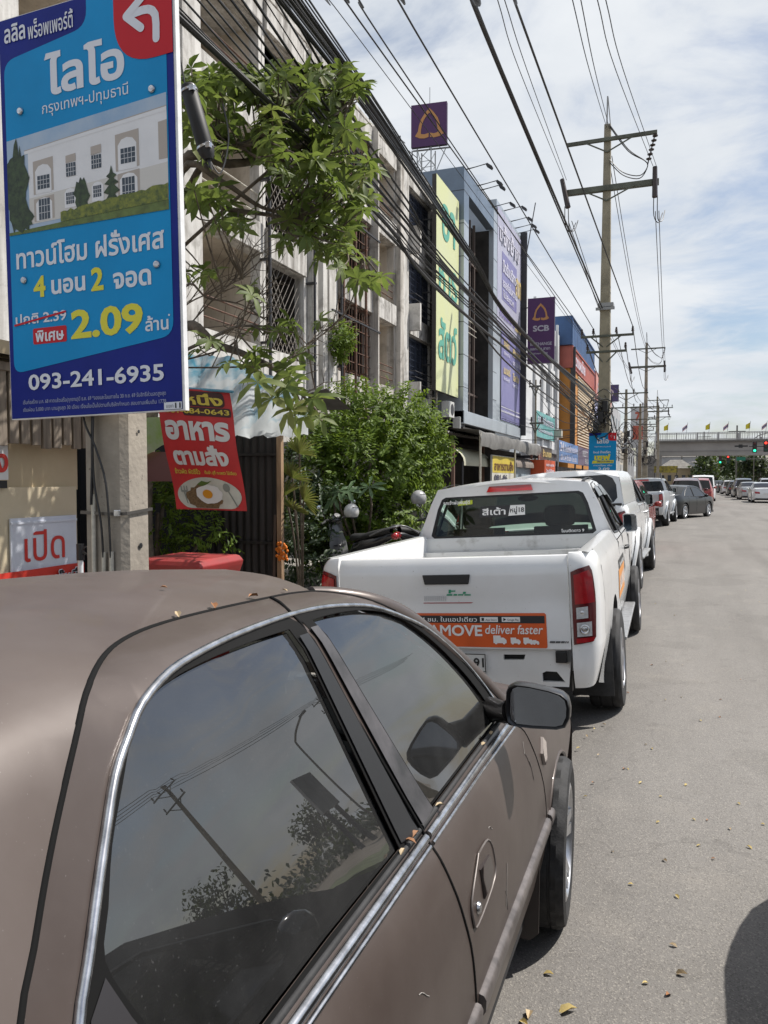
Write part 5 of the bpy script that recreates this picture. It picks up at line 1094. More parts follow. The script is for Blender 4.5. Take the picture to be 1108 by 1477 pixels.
# ------------------------------------------------------------------ shophouse row (fronts along x = -10, facing the street)
def weathered(name, col, dirt, k=.55, sc=1.0):
    m = bpy.data.materials.new(name); m.use_nodes = True; nt = m.node_tree; N = nt.nodes; L = nt.links; p = N['Principled BSDF']; p.inputs['Roughness'].default_value = .9; p.inputs['Specular IOR Level'].default_value = .2
    tc = N.new('ShaderNodeTexCoord')
    def noise(scale, mp=None, det=7, dist=0.0):
        n = N.new('ShaderNodeTexNoise'); n.inputs['Scale'].default_value = scale; n.inputs['Detail'].default_value = det; n.inputs['Roughness'].default_value = .65; n.inputs['Distortion'].default_value = dist
        if mp: q = N.new('ShaderNodeMapping'); q.inputs['Scale'].default_value = mp; L.new(tc.outputs['Object'], q.inputs[0]); L.new(q.outputs[0], n.inputs['Vector'])
        else: L.new(tc.outputs['Object'], n.inputs['Vector'])
        return n.outputs['Fac']
    def ramp(f, a, b, d=1.0):
        n = N.new('ShaderNodeMapRange'); L.new(f, n.inputs[0]); n.inputs[1].default_value = a; n.inputs[2].default_value = b; n.inputs[4].default_value = d; return n.outputs[0]
    def mix(f, a, b):
        n = N.new('ShaderNodeMix'); n.data_type = 'RGBA'; L.new(f, n.inputs['Factor'])
        for kk, v in (('A', a), ('B', b)):
            if isinstance(v, tuple): n.inputs[kk].default_value = (*v, 1)
            else: L.new(v, n.inputs[kk])
        return n.outputs['Result']
    c = mix(ramp(noise(.8*sc, None, 5), .35, .7), col, tuple(x*.80 for x in col))
    c = mix(ramp(noise(2.2*sc, (1.5, 1.5, .14)), .43, .66, k), c, dirt)
    c = mix(ramp(noise(1.1*sc, None, 9, .6), .50, .68, k), c, tuple(x*.6 for x in dirt))
    c = mix(ramp(noise(9*sc, None, 5), .60, .72, .35), c, tuple(x*.5 for x in dirt))
    L.new(c, p.inputs['Base Color'])
    b = N.new('ShaderNodeBump'); b.inputs['Strength'].default_value = .2; b.inputs['Distance'].default_value = .02; L.new(noise(14), b.inputs['Height']); L.new(b.outputs[0], p.inputs['Normal'])
    return m
WALL = weathered('old_white_wall', (.66,.645,.615), (.24,.22,.195), .66); WALL2 = weathered('old_cream_wall', (.62,.59,.545), (.20,.18,.155), .8); SPAN = weathered('stained_spandrel', (.62,.605,.575), (.14,.125,.11), .8, 1.3)
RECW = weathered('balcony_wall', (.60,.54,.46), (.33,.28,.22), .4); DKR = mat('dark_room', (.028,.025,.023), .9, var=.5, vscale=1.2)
RUST = mat('rusty_iron', (.16,.075,.045), .8, col2=(.07,.045,.035), vscale=8); IRON = mat('dark_iron', (.035,.035,.04), .6); NAVYF = mat('navy_frame', (.045,.055,.085), .5, var=.3, vscale=4); WGL = mat('window_dark', (.030,.036,.048), .12, spec=.6, var=.4, vscale=.9)
GREYP = mat('grey_cladding', (.40,.44,.48), .35, .25, var=.07, vscale=.8); SLATEP = mat('blue_grey_cladding', (.155,.20,.26), .4, .2, var=.1, vscale=.8)
FX = -10.0
LV = [5.15, 8.2, 11.2]; HT = [7.44, 10.4, 13.15]
def shophouse(name, label, y0, y1, bays, wall, top=14.0, group='old shophouses along the street', deep=12):
    t = root(name, label, 'building', (FX, (y0+y1)/2, 0), world=True, group=group)
    holes = [[(a, LV[i]), (b, LV[i]), (b, HT[i]), (a, HT[i])] for a, b, kinds in bays for i in range(3) if kinds[i] != '-']
    a = MB(); a.panel([(y0, .0), (y1-.03, .0), (y1-.03, top), (y0, top)], holes, lambda y, z: (FX, y, z), .9)
    for h in holes:
        (p, z0), (q, _), (_, z1), _ = h; d = .28
        for s in range(4):
            u, v = h[s], h[(s+1) % 4]; a.quad((FX, *u), (FX, *v), (FX-d, *v), (FX-d, *u))
    w = obj('wall', a, wall, t)
    a = MB(); a.box(FX-deep, FX-.001-.3, y0, y1-.03, top-.9, top-.6); a.quad((FX-.3, y0, top), (FX, y0, top), (FX, y1-.03, top), (FX-.3, y1-.03, top)); a.quad((FX-.3, y0, top-.9), (FX-.3, y1-.03, top-.9), (FX-.3, y1-.03, top), (FX-.3, y0, top)); a.quad((FX-deep, y0, 0), (FX, y0, 0), (FX, y0, top), (FX-deep, y0, top-.6)); a.quad((FX, y1-.03, 0), (FX-deep, y1-.03, 0), (FX-deep, y1-.03, top-.6), (FX, y1-.03, top)); a.quad((FX-deep, y1, 0), (FX-deep, y0, 0), (FX-deep, y0, top-.6), (FX-deep, y1, top-.6)); obj('side_walls_and_roof', a, wall, t)
    for p, q, kinds in bays:
        for i in range(3):
            k = kinds[i]; z0, z1 = LV[i], HT[i]
            if k == '-': continue
            if k in 'bB':                # open balcony: deep recess, back wall with a door, rail
                a = MB(); D = 1.9; a.quad((FX-.28, p, z0), (FX-.28, q, z0), (FX-D, q, z0), (FX-D, p, z0)); a.quad((FX-.28, q, z1), (FX-.28, p, z1), (FX-D, p, z1), (FX-D, q, z1)); a.quad((FX-.28, p, z0), (FX-D, p, z0), (FX-D, p, z1), (FX-.28, p, z1)); a.quad((FX-.28, q, z1), (FX-D, q, z1), (FX-D, q, z0), (FX-.28, q, z0)); a.quad((FX-D, p, z0), (FX-D, q, z0), (FX-D, q, z1), (FX-D, p, z1))
                b = obj('balcony', a, RECW, t)
                a = MB(); a.box(FX-1.9, FX-1.86, p+.3*(q-p), p+.75*(q-p), z0, z1-.45); obj('balcony_door', a, DKR, b)
                a = MB()
                for z in (z0+.28, z0+.52, z0+.76): a.tube([(FX-.06, p, z), (FX-.06, q, z)], .022, 6)
                obj('rail', a, RUST if k == 'b' else PVC, b)
            else:
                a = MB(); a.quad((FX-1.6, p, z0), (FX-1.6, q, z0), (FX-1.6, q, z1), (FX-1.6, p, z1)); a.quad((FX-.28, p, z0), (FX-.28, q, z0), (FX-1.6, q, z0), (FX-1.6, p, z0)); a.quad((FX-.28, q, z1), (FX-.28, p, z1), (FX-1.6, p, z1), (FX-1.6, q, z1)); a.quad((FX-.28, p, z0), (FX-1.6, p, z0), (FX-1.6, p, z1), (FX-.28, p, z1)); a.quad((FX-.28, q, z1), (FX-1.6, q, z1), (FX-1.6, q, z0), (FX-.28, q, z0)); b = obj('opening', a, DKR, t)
                a = MB()
                if k == 'm':             # crossed mesh grille
                    n = 9
                    for s in range(-n, n+1):
                        for sg in (1, -1):
                            y_a = p+(q-p)*(s/n); y_b = y_a+sg*(z1-z0)*.75; pts = []
                            za, zb = z0, z1; dy = y_b-y_a
                            ta, tb = 0.0, 1.0
                            if dy > 0: ta, tb = max(ta, (p-y_a)/dy), min(tb, (q-y_a)/dy)
                            else: ta, tb = max(ta, (q-y_a)/dy), min(tb, (p-y_a)/dy)
                            if tb-ta > .05: a.bar((FX-.1, y_a+dy*ta, z0+(z1-z0)*ta), (FX-.1, y_a+dy*tb, z0+(z1-z0)*tb), .012)
                    obj('grille', a, mat('grey_wire', (.30,.27,.24), .6), b)
                elif k == 'g':           # rusty bars
                    for y in lin(p+.05, q-.05, 13): a.bar((FX-.02, y, z0), (FX-.02, y, z1), .022)
                    for z in lin(z0+.05, z1-.05, 7): a.bar((FX+.0, p, z), (FX+.0, q, z), .026)
                    obj('grille', a, RUST, b)
                else:                    # navy framed windows with bars and a boxed balcony rail
                    a.quad((FX-.20, p, z0), (FX-.20, q, z0), (FX-.20, q, z1), (FX-.20, p, z1)); g = obj('pane', a, WGL, b)
                    a = MB()
                    for y in lin(p+.04, q-.04, 5): a.box(FX-.19, FX-.12, y-.04, y+.04, z0, z1)
                    for z in (z0+.04, z0+.9, z1-.04): a.box(FX-.19, FX-.13, p, q, z-.04, z+.04)
                    for y in lin(p+.1, q-.1, 17): a.bar((FX-.08, y, z0), (FX-.08, y, z1), .014)
                    for z in lin(z0+.1, z1-.1, 9): a.bar((FX-.07, p, z), (FX-.07, q, z), .014)
                    obj('window_frame', a, NAVYF, b)
                    a = MB()
                    for z in (z0+.15, z0+.4, z0+.65, z0+.88): a.tube([(FX+.0, p+.3, z), (FX+.22, p+.35, z), (FX+.22, q+.05, z), (FX, q+.05, z)], .018, 6)
                    obj('rail', a, IRON, b)
        # stained spandrels stand a little proud, with a ledge
        for i in range(3):
            if kinds[i] == '-': continue
            zb = HT[i]; zt = LV[i+1] if i < 2 else top-.12
            a = MB(); a.box(FX+.004, FX+.10, p-.04, q+.04, zb+.02, zt-.0); obj('spandrel', a, SPAN, t, bevel=.01)
    for y in sorted({b[0] for b in bays} | {b[1] for b in bays}):
        if any(abs(y-b[0]) < .01 for b in bays) and any(abs(y-b[1]) < .3 for b in bays): continue
    a = MB(); a.box(FX-.32, FX+.05, y0+.01, y1-.04, top+.003, top+.10); obj('coping', a, SPAN, t)
    return t
s1 = shophouse('shophouse', 'pale weathered shophouse with open balconies, partly behind the leafy branches', 9.2, 17.62, [(9.8,13.9,'bbb'),(14.72,17.45,'bBb')], WALL)
s2 = shophouse('shophouse', 'weathered shophouse with wire mesh grilles over its dark openings', 17.62, 22.1, [(17.75,19.9,'mmb')], WALL, 14.05)
s3 = shophouse('shophouse', 'stained shophouse with rusty red window grilles and narrow balconies', 22.1, 28.1, [(22.3,25.0,'ggg'),(25.15,27.4,'bbb')], WALL2, 13.85)
s4 = shophouse('shophouse', 'weathered shophouse with navy barred windows beside the tall yellow sign', 28.1, 32.3, [(28.9,31.9,'www')], WALL, 14.1)
def facade_bits():
    # raised fins and pipes on the old fronts
    def fin(par, y0, y1, z0, z1, d, m): a = MB(); a.box(FX+.002, FX+d, y0, y1, z0, z1); obj('pilaster', a, m, par, bevel=.01)
    fin(s1, 14.0, 14.68, 4.2, 14.0, .16, WALL); fin(s2, 20.15, 20.5, 4.2, 13.9, .18, WALL); fin(s2, 20.75, 21.05, 4.2, 14.0, .22, WALL); fin(s2, 21.35, 21.95, 4.2, 13.9, .14, WALL)
    fin(s3, 27.55, 27.95, 4.2, 13.8, .22, WALL2); fin(s4, 28.15, 28.8, 4.2, 14.0, .12, WALL); fin(s3, 25.02, 25.13, 4.2, 13.8, .3, WALL2)
    for i, z in enumerate((5.0, 8.05, 11.05)): a = MB(); a.box(FX+.004, FX+.55, 28.9, 29.05, z-.5, z+.55); obj('balcony_wing', a, WALL, s4)
    for par, y, m in ((s2, 20.1, IRON), (s3, 22.15, RUST), (s3, 24.0, RUST), (s3, 23.1, RUST), (s4, 32.1, PVC), (s1, 17.5, IRON), (s2, 22.0, IRON)):
        a = MB(); a.tube([(FX+.26, y, .2), (FX+.26, y, 9.8), (FX+.24, y, 10.2)], .045, 8)
        for z in (5.2, 7.3, 9.3): a.box(FX, FX+.3, y-.06, y+.06, z, z+.05)
        obj('drainpipe', a, m, par, smooth=50)
    a = MB()
    for z in (4.9, 8.0): a.bar((FX+.3, 21.2, z+1.9), (FX+.3, 25.2, z+1.9), .05)
    obj('iron_brace', a, IRON, s3)
    a = MB(); a.box(FX-1.2, FX-.4, 19.0, 21.6, 13.2, 14.9); obj('roof_hut', a, SPAN, s2)
    a = MB(); a.box(FX-.9, FX-.2, 17.2, 17.55, 13.2, 14.75); obj('party_wall', a, SPAN, s1)
    for par, y, z in ((s3, 26.2, 14.0), (s4, 29.5, 14.2), (s4, 31.0, 14.2)):
        a = MB(); a.bar((FX-.5, y, z-.4), (FX-.5, y, z+1.2), .04); a.bar((FX-.5, y-.6, z+1.0), (FX-.5, y+.6, z+1.15), .025); a.bar((FX-.5, y-.4, z+.7), (FX-.5, y+.4, z+.8), .025); obj('aerial', a, IRON, par)
facade_bits()
def frame_sign(name, label, cat, org, ux, w, h, d, face, edge, group=None):
    """box sign on the plane org + a*ux + b*z, thickness d behind"""
    ux = Vector(ux).normalized(); n = ux.cross(Vector((0,0,1))); o = Vector(org)
    t = root(name, label, cat, tuple(o), world=True, group=group)
    a = MB(); a.obox(o+ux*w/2+Vector((0,0,h/2))-n*(d/2+.004), ux*w/2, n*d/2, Vector((0,0,h/2))); obj('box', a, edge, t)
    a = MB(); a.add([o, o+ux*w, o+ux*w+Vector((0,0,h)), o+Vector((0,0,h))], [(0,1,2,3)]); f = obj('face', a, face, t)
    return t, f, o, ux
def write(par, o, ux, items, nm='lettering'):
    for body, x, y, w, h, m, bold in items:
        a = MB(); lettering(a, body, o, ux, (0,0,1), x, y, w=w, h=h, bold=bold, lift=.02); obj(nm, a, m, par)
DG = mat('sign_green', (.10,.36,.27), .5); PALEY = mat('pale_yellow', (.60,.63,.33), .5, col2=(.58,.61,.38), vscale=.6); EDGE = mat('sign_edge', (.45,.45,.45), .5)
t, f, o, ux = frame_sign('yellow_sign', 'tall pale yellow sign with green Thai letters on the shophouse front', 'sign', (-9.3, 30.55, 5.4), (0,1,0), 3.45, 8.75, .18, PALEY, mat('sign_back', (.06,.055,.05), .8))
write(f, o, ux, [('อา', .8, 6.4, 2.0, 1.5, DG, .02), ('หาร', .35, 4.05, 2.8, 1.35, DG, .02), ('สัตว์', .3, 1.35, 2.85, 1.75, DG, .025)])
a = MB()
for z in (6.5, 9.5, 12.5): a.bar((-10, 31, z), (-9.45, 31, z), .06); a.bar((-10, 33.4, z), (-9.45, 33.4, z), .06)
obj('bracket', a, IRON, t)
def grey_building():
    y0, y1, x0, top = 34.15, 41.0, -9.1, 15.75
    t = root('grey_clad_building', 'grey panel clad building framing a dark glazed recess, right of the yellow sign', 'building', (x0, 37.5, 0), world=True)
    a = MB(); a.box(x0-14, x0-1.35, y0+.1, y1, 0, top-.6); a.box(x0-1.4, x0-.01, y0+.02, y1-.02, 3.0, 4.1); a.box(x0-1.3, x0-.26, y1-.86, y1, 4.86, 14.7); obj('core', a, DKR, t)
    a = MB(); a.box(x0-1.4, x0, y0, y0+.85, 4.3, 13.4); a.box(x0-.25, x0, y1-.85, y1, 4.3, top); obj('column', a, GREYP, t)
    a = MB(); a.box(x0-2.2, x0-.002, y0-.002, y0+.86, 13.4, top); a.box(x0-.4, x0-.003, y0+.86, y1-.85, top-1.0, top); obj('crown', a, SLATEP, t)
    a = MB(); a.box(x0-1.4, x0+.05, y0, y1+7, 4.25, 4.85); obj('ledge', a, GREYP, t, bevel=.02)
    a = MB()
    for z in lin(5.9, 14.7, 7): a.box(x0-.006, x0+.004, y0, y0+.85, z, z+.03); a.box(x0-1.4, x0, y0-.006, y0+.004, z, z+.03)
    for z in lin(5.9, 14.7, 7): a.box(x0-.006, x0+.004, y1-.85, y1, z, z+.03)
    obj('panel_joint', a, IRON, t)
    a = MB()
    for y in (35.6, 36.5, 37.4, 38.3, 39.2): a.box(x0-.9, x0-.78, y, y+.12, 4.85, 14.75)
    for z in (6.0, 7.9, 10.9, 12.6): a.box(x0-.92, x0-.80, y0+.85, y1-.85, z, z+.10)
    obj('mullion', a, mat('mullion_brown', (.10,.075,.065), .6), t)
    a = MB(); a.quad((x0-1.2, y0+.85, 4.85), (x0-1.2, y1-.85, 4.85), (x0-1.2, y1-.85, 14.75), (x0-1.2, y0+.85, 14.75)); obj('glazing', a, mat('recess_glass', (.05,.042,.04), .2, var=.6, vscale=.35), t)
    for y, z0, z1, dy in ((35.75, 7.6, 10.0, .75), (36.62, 7.2, 8.9, .78), (37.5, 8.4, 9.6, .8), (38.4, 7.3, 8.2, .8), (35.75, 11.3, 12.2, .7)):
        a = MB(); a.box(x0-1.15, x0-1.1, y, y+dy, z0, z1); obj('white_blind', a, mat('blind_white', (.55,.53,.50), .7), t)
    for i in range(4):
        a = MB()
        for z in (8.95, 9.25, 9.55): a.bar((x0-.6, 35.2+i*.01, z+i*.002), (x0-.6, 38.9, z+i*.002), .03)
        break
    obj('rail', a, PVC, t)
    a = MB(); a.grid([[(x0-2.6, y, z) for y in (y0-.1, y1+7)] for z in (3.1, 4.26)]); obj('stained_wall', a, WALL2, t)
grey_building()
PUR = mat('banner_violet', (.17,.165,.34), .5, col2=(.21,.20,.38), vscale=.5); LIL = mat('banner_lilac', (.44,.44,.53), .5, col2=(.35,.35,.47), vscale=.6); GOLD = mat('letter_gold', (.55,.42,.16), .5); LWH = mat('letter_white', (.58,.57,.66), .5)
def banner_building():
    y0, y1, x0, top = 41.02, 47.95, -9.1, 16.6
    t = root('banner_building', 'building covered by a huge lilac and violet bank banner', 'building', (x0, 44.5, 0), world=True)
    a = MB(); a.box(x0-14, x0-.05, y0, y1, 0, top); obj('core', a, GREYP, t)
    a = MB(); a.quad((x0, y0+.05, 10.0), (x0, y1-.05, 10.0), (x0, y1-.05, 16.3), (x0, y0+.05, 16.3)); u = obj('upper_banner', a, LIL, t)
    a = MB(); a.quad((x0, y0+1.2, 5.0), (x0, y1-.1, 5.0), (x0, y1-.1, 9.95), (x0, y0+1.2, 9.95)); l = obj('lower_banner', a, PUR, t)
    a = MB(); a.quad((x0+.01, y0+1.2, 11.6), (x0+.01, y1-1.6, 11.6), (x0+.01, y1-1.6, 14.2), (x0+.01, y0+1.2, 14.2)); obj('violet_field', a, PUR, u)
    o = (x0+.02, y0, 0); Y = (0,1,0)
    write(u, o, Y, [('ปิดรับบริการ', 1.3, 13.1, 3.9, .75, LWH, .03), ('ขออภัยในความ', 1.3, 12.3, 3.9, .55, LWH, .02), ('ไม่สะดวก', 1.4, 11.75, 3.0, .42, LWH, .02), ('สาขา', 4.9, 12.6, 1.6, 1.1, GOLD, .03), ('แจ้งย้าย', .5, 14.6, 5.4, 1.1, LWH, .03), ('สามารถใช้บริการ', .6, 10.6, 4.0, .6, mat('letter_violet', (.17,.13,.36), .5), .03), ('ใกล้เคียง', 4.8, 10.5, 1.8, .6, GOLD, .03)])
    write(l, o, Y, [('รังสิต', 1.7, 9.1, 1.5, .5, GOLD, .03), ('เปิดทุกวัน', 1.7, 8.6, 1.6, .28, LWH, .02), ('ฟิวเจอร์', 4.2, 8.9, 2.3, .5, GOLD, .03), ('เวลา 10.30-19.00', 4.2, 8.4, 2.4, .28, LWH, .02), ('เมเจอร์', 1.7, 7.6, 1.8, .45, GOLD, .03), ('จันทร์-ศุกร์', 1.7, 7.2, 1.6, .25, LWH, .02), ('โลตัส', 4.3, 7.5, 1.8, .45, GOLD, .03), ('ทุกวัน', 4.3, 7.1, 1.5, .25, LWH, .02)])
    a = MB(); a.box(x0, x0+.012, y0+1.2, y1-.1, 5.45, 5.55); a.box(x0, x0+.012, y0+1.2, y1-.1, 5.7, 5.76); obj('banner_line', a, LWH, l)
    a = MB(); a.box(x0-.06, x0+.35, y1-.22, y1-.08, 4.4, 16.8); obj('corner_post', a, IRON, t)
    a = MB(); a.bar((x0+.3, y1-.1, 15.5), (x0+.5, y1+1.8, 19.2), .05); obj('flag_pole', a, IRON, t)
banner_building()
# floodlights on arms along the roof edge
for i, (y, z) in enumerate(((34.6, 15.75), (36.7, 15.75), (37.3, 15.75), (39.8, 15.75), (43.0, 16.6), (44.9, 16.6), (46.2, 16.6), (47.2, 16.6))):
    t = root('floodlight', 'roof-edge floodlight on a thin arm above the grey and lilac fronts', 'floodlight', (-9.2, y, z), world=True, group='floodlights along the roof edge')
    a = MB(); a.bar((-9.3, y, z-.02), (-8.15, y, z+.15), .03); a.bar((-9.3, y, z-.3+.32), (-8.25, y, z+.12), .02); obj('arm', a, IRON, t)
    a = MB(); a.obox((-8.05, y, z+.0), (.12,0,-.09), (0,.16,0), (.03,0,.05)); obj('lamp_head', a, IRON, t, bevel=.02)
def logo(par, o, ux, cx, cz, s, m):
    """leaf-like outline emblem: a pointed arch with a notched base"""
    P = [(0,.95),(-.26,.68),(-.50,.34),(-.62,0),(-.68,-.34),(-.86,-.60),(-.60,-.74),(-.3,-.78),(-.04,-.72),(-.04,-.48),(-.28,-.54),(-.50,-.50),(-.50,-.30),(-.44,.02),(-.32,.30),(-.12,.56),(0,.68)]
    Q = P+[(-x, z) for x, z in P[::-1][1:-1]]
    outer = [(x, z) for x, z in P[:9]]; inner = [(x, z) for x, z in P[9:]]
    a = MB()
    for sg in (1, -1):
        a.panel([(cx+sg*x*s, cz+z*s) for x, z in P], [], lambda x, z: Vector(o)+Vector(ux)*x+Vector((0,0,z))+Vector(ux).cross(Vector((0,0,1)))*.02, .4)
    obj('emblem', a, m, par)
PPL = mat('sign_purple', (.062,.014,.085), .4); OCHRE = mat('emblem_ochre', (.46,.22,.07), .5); LGR = mat('letter_grey', (.42,.41,.45), .5)
t, f, o, ux = frame_sign('roof_sign', 'square purple sign with ochre emblem on a lattice tower above the roofs', 'sign', (-12.25, 36.0, 17.75), (.995,.1,0), 1.75, 2.0, .22, PPL, mat('purple_edge', (.05,.03,.06), .5))
logo(f, o, ux, .9, 1.0, .82, OCHRE)
a = MB()
for x in (-12.0, -11.3):
    for y in (36.2, 36.9): a.bar((x, y, 13), (x, y, 17.8), .05)
for i in range(7):
    z = 13.2+i*.65
    for (p, q) in (((-12.0,36.2),(-11.3,36.2)), ((-11.3,36.2),(-11.3,36.9)), ((-11.3,36.9),(-12.0,36.9)), ((-12.0,36.9),(-12.0,36.2))): a.bar((*p, z), (*q, z+.65), .028); a.bar((*p, z), (*q, z), .022)
a.bar((-12.25,36.3,17.7),(-10.4,36.5,17.7),.06); a.bar((-12.0,36.2,16.0),(-12.4,36.2,17.7),.04); a.bar((-11.3,36.2,16.0),(-10.6,36.4,17.7),.04); a.bar((-11.4,36.3,19.7),(-11.4,36.3,20.6),.025)
obj('lattice_tower', a, mat('galvanised', (.30,.31,.31), .5, .6), t)
t, f, o, ux = frame_sign('bank_sign', 'upright purple bank sign with ochre emblem and white SCB letters', 'sign', (-8.63, 47.5, 8.75), (1,0,0), 1.62, 3.95, .25, PPL, mat('purple_edge', (.05,.03,.06), .5))
logo(f, o, ux, .79, 3.05, .60, OCHRE)
write(f, o, ux, [('SCB', .33, 1.93, .98, .36, LGR, .035), ('A', .18, 1.42, .12, .15, LGR, .02), ('EXCHANGE', .18, 1.08, 1.3, .19, LGR, .02), ('แลกเงิน สาขา', .18, .80, 1.2, .17, LGR, .02), ('@SCBThailand', .16, .53, .65, .12, LGR, .02), ('จองเวลา', .88, .55, .35, .10, LGR, .03)])
a = MB()
for z in (9.2, 10.6, 12.2): a.bar((-9.2, 47.7, z), (-8.6, 47.7, z), .06)
obj('bracket', a, IRON, t)
def white_building():
    y0, y1, x0, top = 48.0, 64.6, -9.1, 13.4
    t = root('white_shophouse', 'plain white shophouse block with tall dark windows behind the bank sign', 'building', (x0, 56, 0), world=True)
    ww = mat('clean_white_wall', (.62,.63,.64), .8, col2=(.52,.53,.54), vscale=.7); wins = []
    holes = [[(y, z), (y+.95, z), (y+.95, z+2.0), (y, z+2.0)] for y in (56.0, 57.8, 59.6, 61.4, 63.0) for z in (4.6, 7.4, 10.2)]
    a = MB(); a.panel([(y0, 0), (y1, 0), (y1, top), (y0, top)], holes, lambda y, z: (x0, y, z), 2.0)
    for h in holes:
        for s in range(4): u, v = h[s], h[(s+1)%4]; a.quad((x0, *u), (x0, *v), (x0-.25, *v), (x0-.25, *u))
    a.quad((x0-12, y0, 0), (x0, y0, 0), (x0, y0, top), (x0-12, y0, top)); a.quad((x0, y1, 0), (x0-12, y1, 0), (x0-12, y1, top), (x0, y1, top)); a.quad((x0-12, y0, top), (x0, y0, top), (x0, y1, top), (x0-12, y1, top)); obj('wall', a, ww, t)
    for h in holes:
        a = MB(); a.box(x0-.26, x0-.2, h[0][0], h[1][0], h[0][1], h[2][1]); w = obj('window', a, WGL, t); a = MB(); m_ = (h[0][0]+h[1][0])/2; a.box(x0-.2, x0-.15, m_-.03, m_+.03, h[0][1], h[2][1]); a.box(x0-.2, x0-.15, h[0][0], h[1][0], h[0][1]+1.3, h[0][1]+1.36); obj('frame', a, IRON, w)
    a = MB()
    for y in (52.2, 55.4, 58.8, 62.4): a.box(x0+.002, x0+.18, y, y+.22, 3.4, top+.5)
    obj('fin', a, ww, t)
    a = MB(); a.box(x0+.003, x0+.5, y0+.05, y1-.05, 3.6, 3.9); obj('canopy', a, mat('canopy_grey', (.22,.22,.23), .7), t)
    for y in (60.3,):
        a = MB(); a.box(x0+.2, x0+.8, y, y+.75, 4.9, 5.5); obj('air_conditioner', a, PVC, t, bevel=.02)
white_building()
def containers():
    x0 = -8.2
    for nm, lab, y0, y1, z0, z1, col in (('blue_block', 'dark blue ribbed box on top of the red ribbed storey', 65.0, 84.0, 12.75, 15.1, (.035,.085,.20)), ('red_block', 'red ribbed storey with white lettering between the blue and orange ones', 65.3, 84.3, 10.9, 12.72, (.38,.10,.075))):
        t = root(nm, lab, 'building', (x0, 74, z0), world=True, group='stacked ribbed storeys')
        a = MB(); rows = []
        n = 70
        for i in range(n+1):
            y = y0+(y1-y0)*i/n; dx = .06 if (i//2) % 2 else 0; rows.append([(x0-dx, y, z0), (x0-dx, y, z1)])
        a.grid(rows); a.quad((x0-6, y0, z0), (x0, y0, z0), (x0, y0, z1), (x0-6, y0, z1)); a.quad((x0-6, y0, z1), (x0, y0, z1), (x0, y1, z1), (x0-6, y1, z1)); a.quad((x0-6, y0, z0), (x0-6, y1, z0), (x0, y1, z0), (x0, y0, z0)); a.quad((x0, y1, z0), (x0-6, y1, z0), (x0-6, y1, z1), (x0, y1, z1)); b = obj('shell', a, mat(nm+'_paint', col, .5, var=.15, vscale=.7), t)
        a = MB()
        for z in (z0, z1-.12): a.box(x0+.01, x0+.08, y0, y1, z, z+.12)
        a.box(x0+.01, x0+.1, y0-.02, y0+.15, z0+.12, z1-.12); obj('frame_rail', a, mat(nm+'_paint', col, .5), t)
        if nm == 'red_block':
            write(b, (x0+.1, 65.3, z0), (0,1,0), [('นวดแผนไทย', 1.0, .35, 8, 1.1, LWH, .03)])
    t = root('orange_building', 'orange fronted building with white slatted screens below the red storey', 'building', (x0, 74, 0), world=True)
    og = mat('orange_wall', (.48,.21,.04), .6, var=.12, vscale=.6)
    a = MB(); a.box(x0-10, x0-.25, 65.5, 85, 0, 10.88); a.box(x0-.24, x0-.02, 65.5, 69.6, 4.6, 10.85); obj('wall', a, og, t)
    for y0, y1 in ((70.0, 84.8),):
        for z0, z1 in ((4.7, 7.5), (7.9, 10.7)):
            a = MB()
            for z in lin(z0, z1, 12): a.box(x0-.20, x0+.0, y0, y1, z, z+.11)
            obj('slat_screen', a, mat('slat_cream', (.58,.50,.38), .6), t)
    a = MB(); a.box(x0-.2, x0-.12, 65.6, 84.9, 7.5, 7.85); obj('band', a, og, t)
    a = MB(); a.box(x0-.1, x0+.3, 65.4, 65.55, 4.5, 12.6); obj('downpipe', a, IRON, t)
    t = root('pink_top_building', 'far building with a pink sign band over lavender banners', 'building', (x0, 95, 0), world=True)
    a = MB(); a.box(x0-10, x0-.05, 85.05, 106, 0, 13.3); obj('wall', a, mat('lavender_wall', (.36,.37,.55), .6, var=.15, vscale=.4), t)
    a = MB(); a.box(x0-.04, x0+.08, 85.1, 106, 10.2, 13.2); b = obj('sign_band', a, mat('pink_band', (.55,.24,.20), .5, var=.1, vscale=.5), t)
    write(b, (x0+.09, 85.1, 10.2), (0,1,0), [('สถาบัน', 1.5, .8, 15, 1.6, LWH, .03)])
    a = MB(); a.box(x0-.04, x0+.05, 85.1, 106, 4.2, 8.4); b = obj('banner', a, mat('lavender_banner', (.42,.45,.66), .5, var=.15, vscale=.5), t)
    write(b, (x0+.06, 85.1, 4.2), (0,1,0), [('เรียนภาษา', 1.5, 2.3, 15, 1.3, LWH, .03), ('คอมพิวเตอร์', 1.5, .6, 14, 1.1, LWH, .03)])
    # farther fronts
    for nm, lab, y0, y1, x1, h, col, g in (('grey_shophouse', 'grey far shophouse half hidden by the blue board on the tall pole', 106.5, 128, -8.4, 12.0, (.36,.36,.37), 0), ('cream_shophouse', 'cream far shophouse near the footbridge stairs', 129, 150, -9, 10, (.45,.41,.34), 0), ('dark_shophouse', 'low dark far building beyond the footbridge on the left', 152, 185, -9, 8, (.20,.20,.21), 0)):
        t = root(nm, lab, 'building', (x1, (y0+y1)/2, 0), world=True); a = MB(); a.box(x1-10, x1, y0, y1, 0, h); w = obj('wall', a, mat(nm+'_wall', col, .8, var=.2, vscale=.4), t)
        for z in lin(4.5, h-3, 2 if h < 11 else 3):
            for y in lin(y0+2, y1-4, 4): a = MB(); a.box(x1, x1+.05, y, y+2.2, z, z+1.6); obj('window', a, WGL, t)
